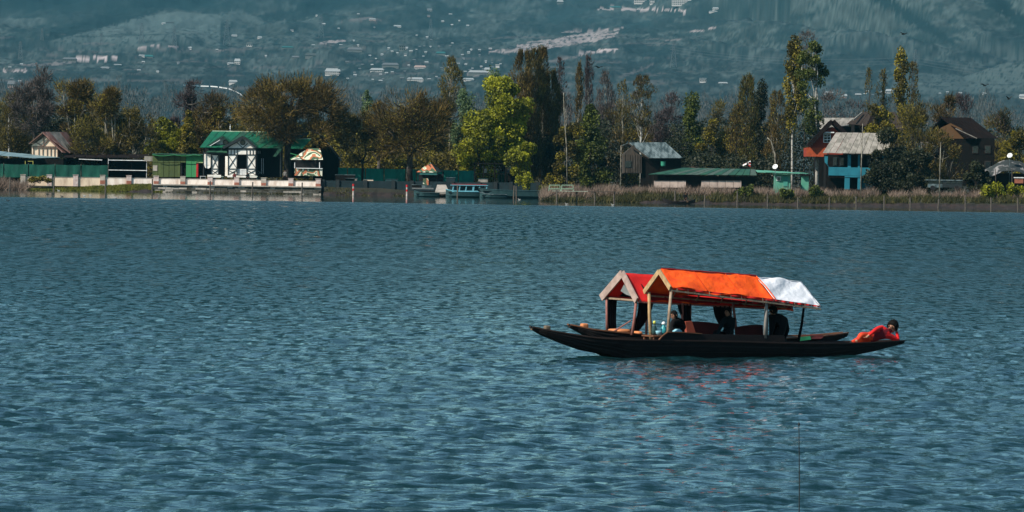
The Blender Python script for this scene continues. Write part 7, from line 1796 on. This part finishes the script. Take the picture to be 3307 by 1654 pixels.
# seated person in the middle, in deep shade
J = dict(pelvis=Zp(1290, 520, .10), waist=Zp(1292, 480, .10), chest=Zp(1295, 435, .08), neck=Zp(1292, 400, .06), head=Zp(1288, 372, .04),
         shL=Zp(1262, 425, -.08), elL=Zp(1240, 475, -.25), wrL=Zp(1215, 525, -.40), shR=Zp(1325, 428, .2), elR=Zp(1320, 480, .0), wrR=Zp(1275, 528, -.35),
         hipL=Zp(1265, 525, .0), hipR=Zp(1315, 525, .12), knL=Zp(1210, 500, -.22), knR=Zp(1290, 500, -.25), anL=Zp(1200, 545, -.45), anR=Zp(1290, 548, -.45), toL=Zp(1180, 549, -.52), toR=Zp(1265, 551, -.54))
make_person('person in dark clothes with bare hands seated in the middle of the near boat', J, TEALW, BLKW, face=(-.6, -.7, -.1), R=.85)
# seated person behind the front post
J = dict(pelvis=Zp(985, 495, .05), waist=Zp(978, 470, .05), chest=Zp(966, 440, .03), neck=Zp(950, 415, .0), head=Zp(942, 393, -.02),
         shL=Zp(938, 437, -.15), elL=Zp(930, 475, -.2), wrL=Zp(950, 498, -.35), shR=Zp(1000, 440, .18), elR=Zp(1012, 475, .15), wrR=Zp(985, 492, -.1),
         hipL=Zp(970, 500, -.06), hipR=Zp(1005, 500, .15), knL=Zp(930, 485, -.25), knR=Zp(955, 480, .0), anL=Zp(925, 525, -.35), anR=Zp(940, 525, -.1), toL=Zp(905, 530, -.38), toR=Zp(920, 530, -.15))
make_person('person in black seated behind the front post of the orange canopy', J, BLKW, BLKW, face=(-.7, -.6, -.1), R=.85)
def small_person(px, py_feet, D, H, label, top, leg, sit=False, name='person'):
    b = W(px, py_feet, D); k = H / 1.7
    def q(x, y, z): return b + np.array([x, y, z]) * k
    if not sit:
        J = dict(pelvis=q(0, 0, .92), waist=q(0, 0, 1.05), chest=q(0, 0, 1.27), neck=q(0, 0, 1.45), head=q(0, -.02, 1.58), shL=q(-.19, 0, 1.38), elL=q(-.25, .02, 1.12), wrL=q(-.22, -.1, .9), shR=q(.19, 0, 1.38), elR=q(.25, .02, 1.12), wrR=q(.22, -.1, .9), hipL=q(-.09, 0, .88), hipR=q(.09, 0, .88), knL=q(-.1, -.02, .48), knR=q(.1, .02, .48), anL=q(-.1, .02, .08), anR=q(.1, .02, .08), toL=q(-.11, -.12, .04), toR=q(.11, -.12, .04))
    else:
        J = dict(pelvis=q(0, 0, .12), waist=q(0, 0, .26), chest=q(0, -.02, .48), neck=q(0, -.04, .66), head=q(0, -.06, .80), shL=q(-.19, -.02, .6), elL=q(-.24, -.12, .36), wrL=q(-.1, -.3, .26), shR=q(.19, -.02, .6), elR=q(.24, -.12, .36), wrR=q(.1, -.3, .26), hipL=q(-.1, 0, .1), hipR=q(.1, 0, .1), knL=q(-.2, -.36, .28), knR=q(.2, -.36, .28), anL=q(-.12, -.5, .0), anR=q(.12, -.5, .0), toL=q(-.12, -.6, -.02), toR=q(.12, -.6, -.02))
    make_person(label, J, top, leg, R=k * .98)
small_person(920, 590, 701.5, 1.7, 'person in grey standing in front of the giant pollard trunk', GRYW, BLKW)
small_person(757, 577, 701.5, 1.6, 'person in dark red sitting before the doorway of the timbered house', MRW, TEALW, sit=True)
small_person(800, 578, 701.5, 1.6, 'person in dark teal sitting right of the doorway of the timbered house', TEALW, TEALW, sit=True)
small_person(2214, 646, rwD, 1.6, 'person in dark clothes sitting in the small rowing boat', BLKW, BLKW, sit=True)
# plastic chairs and tables on the terrace of the timbered house
def table(px, w, m, label, D=701.6):
    c = W(px, 575, D); c[2] = LAND_Z; o = thing('terrace_table', c, label, 'table'); t = W(px, 569, D)[2]
    MB().box(c[0] - w / 2, c[0] + w / 2, D - .3, D + .3, t - .05, t).build('table_top', m, o)
    for a in (-1, 1): MB().box(c[0] + a * w * .42 - .03, c[0] + a * w * .42 + .03, D - .03, D + .03, LAND_Z - .05, t - .051).build('leg', m, o)
table(700, 1.9, mat('pale_green_table', (.45, .55, .45), .6), 'long pale green table before the left part of the timbered house')
table(818, 1.2, mat('pale_green_table', (.45, .55, .45), .6), 'short pale green table before the right pier of the timbered house')
table(655, .8, WHITEM, 'small white table at the left end of the timbered house terrace')
print('objects', len(bpy.data.objects), 'tris', sum((2 if False else 1) * sum(len(p.vertices) - 2 for p in o.data.polygons[:1]) * len(o.data.polygons) for o in bpy.data.objects if o.type == 'MESH' and len(o.data.polygons)))
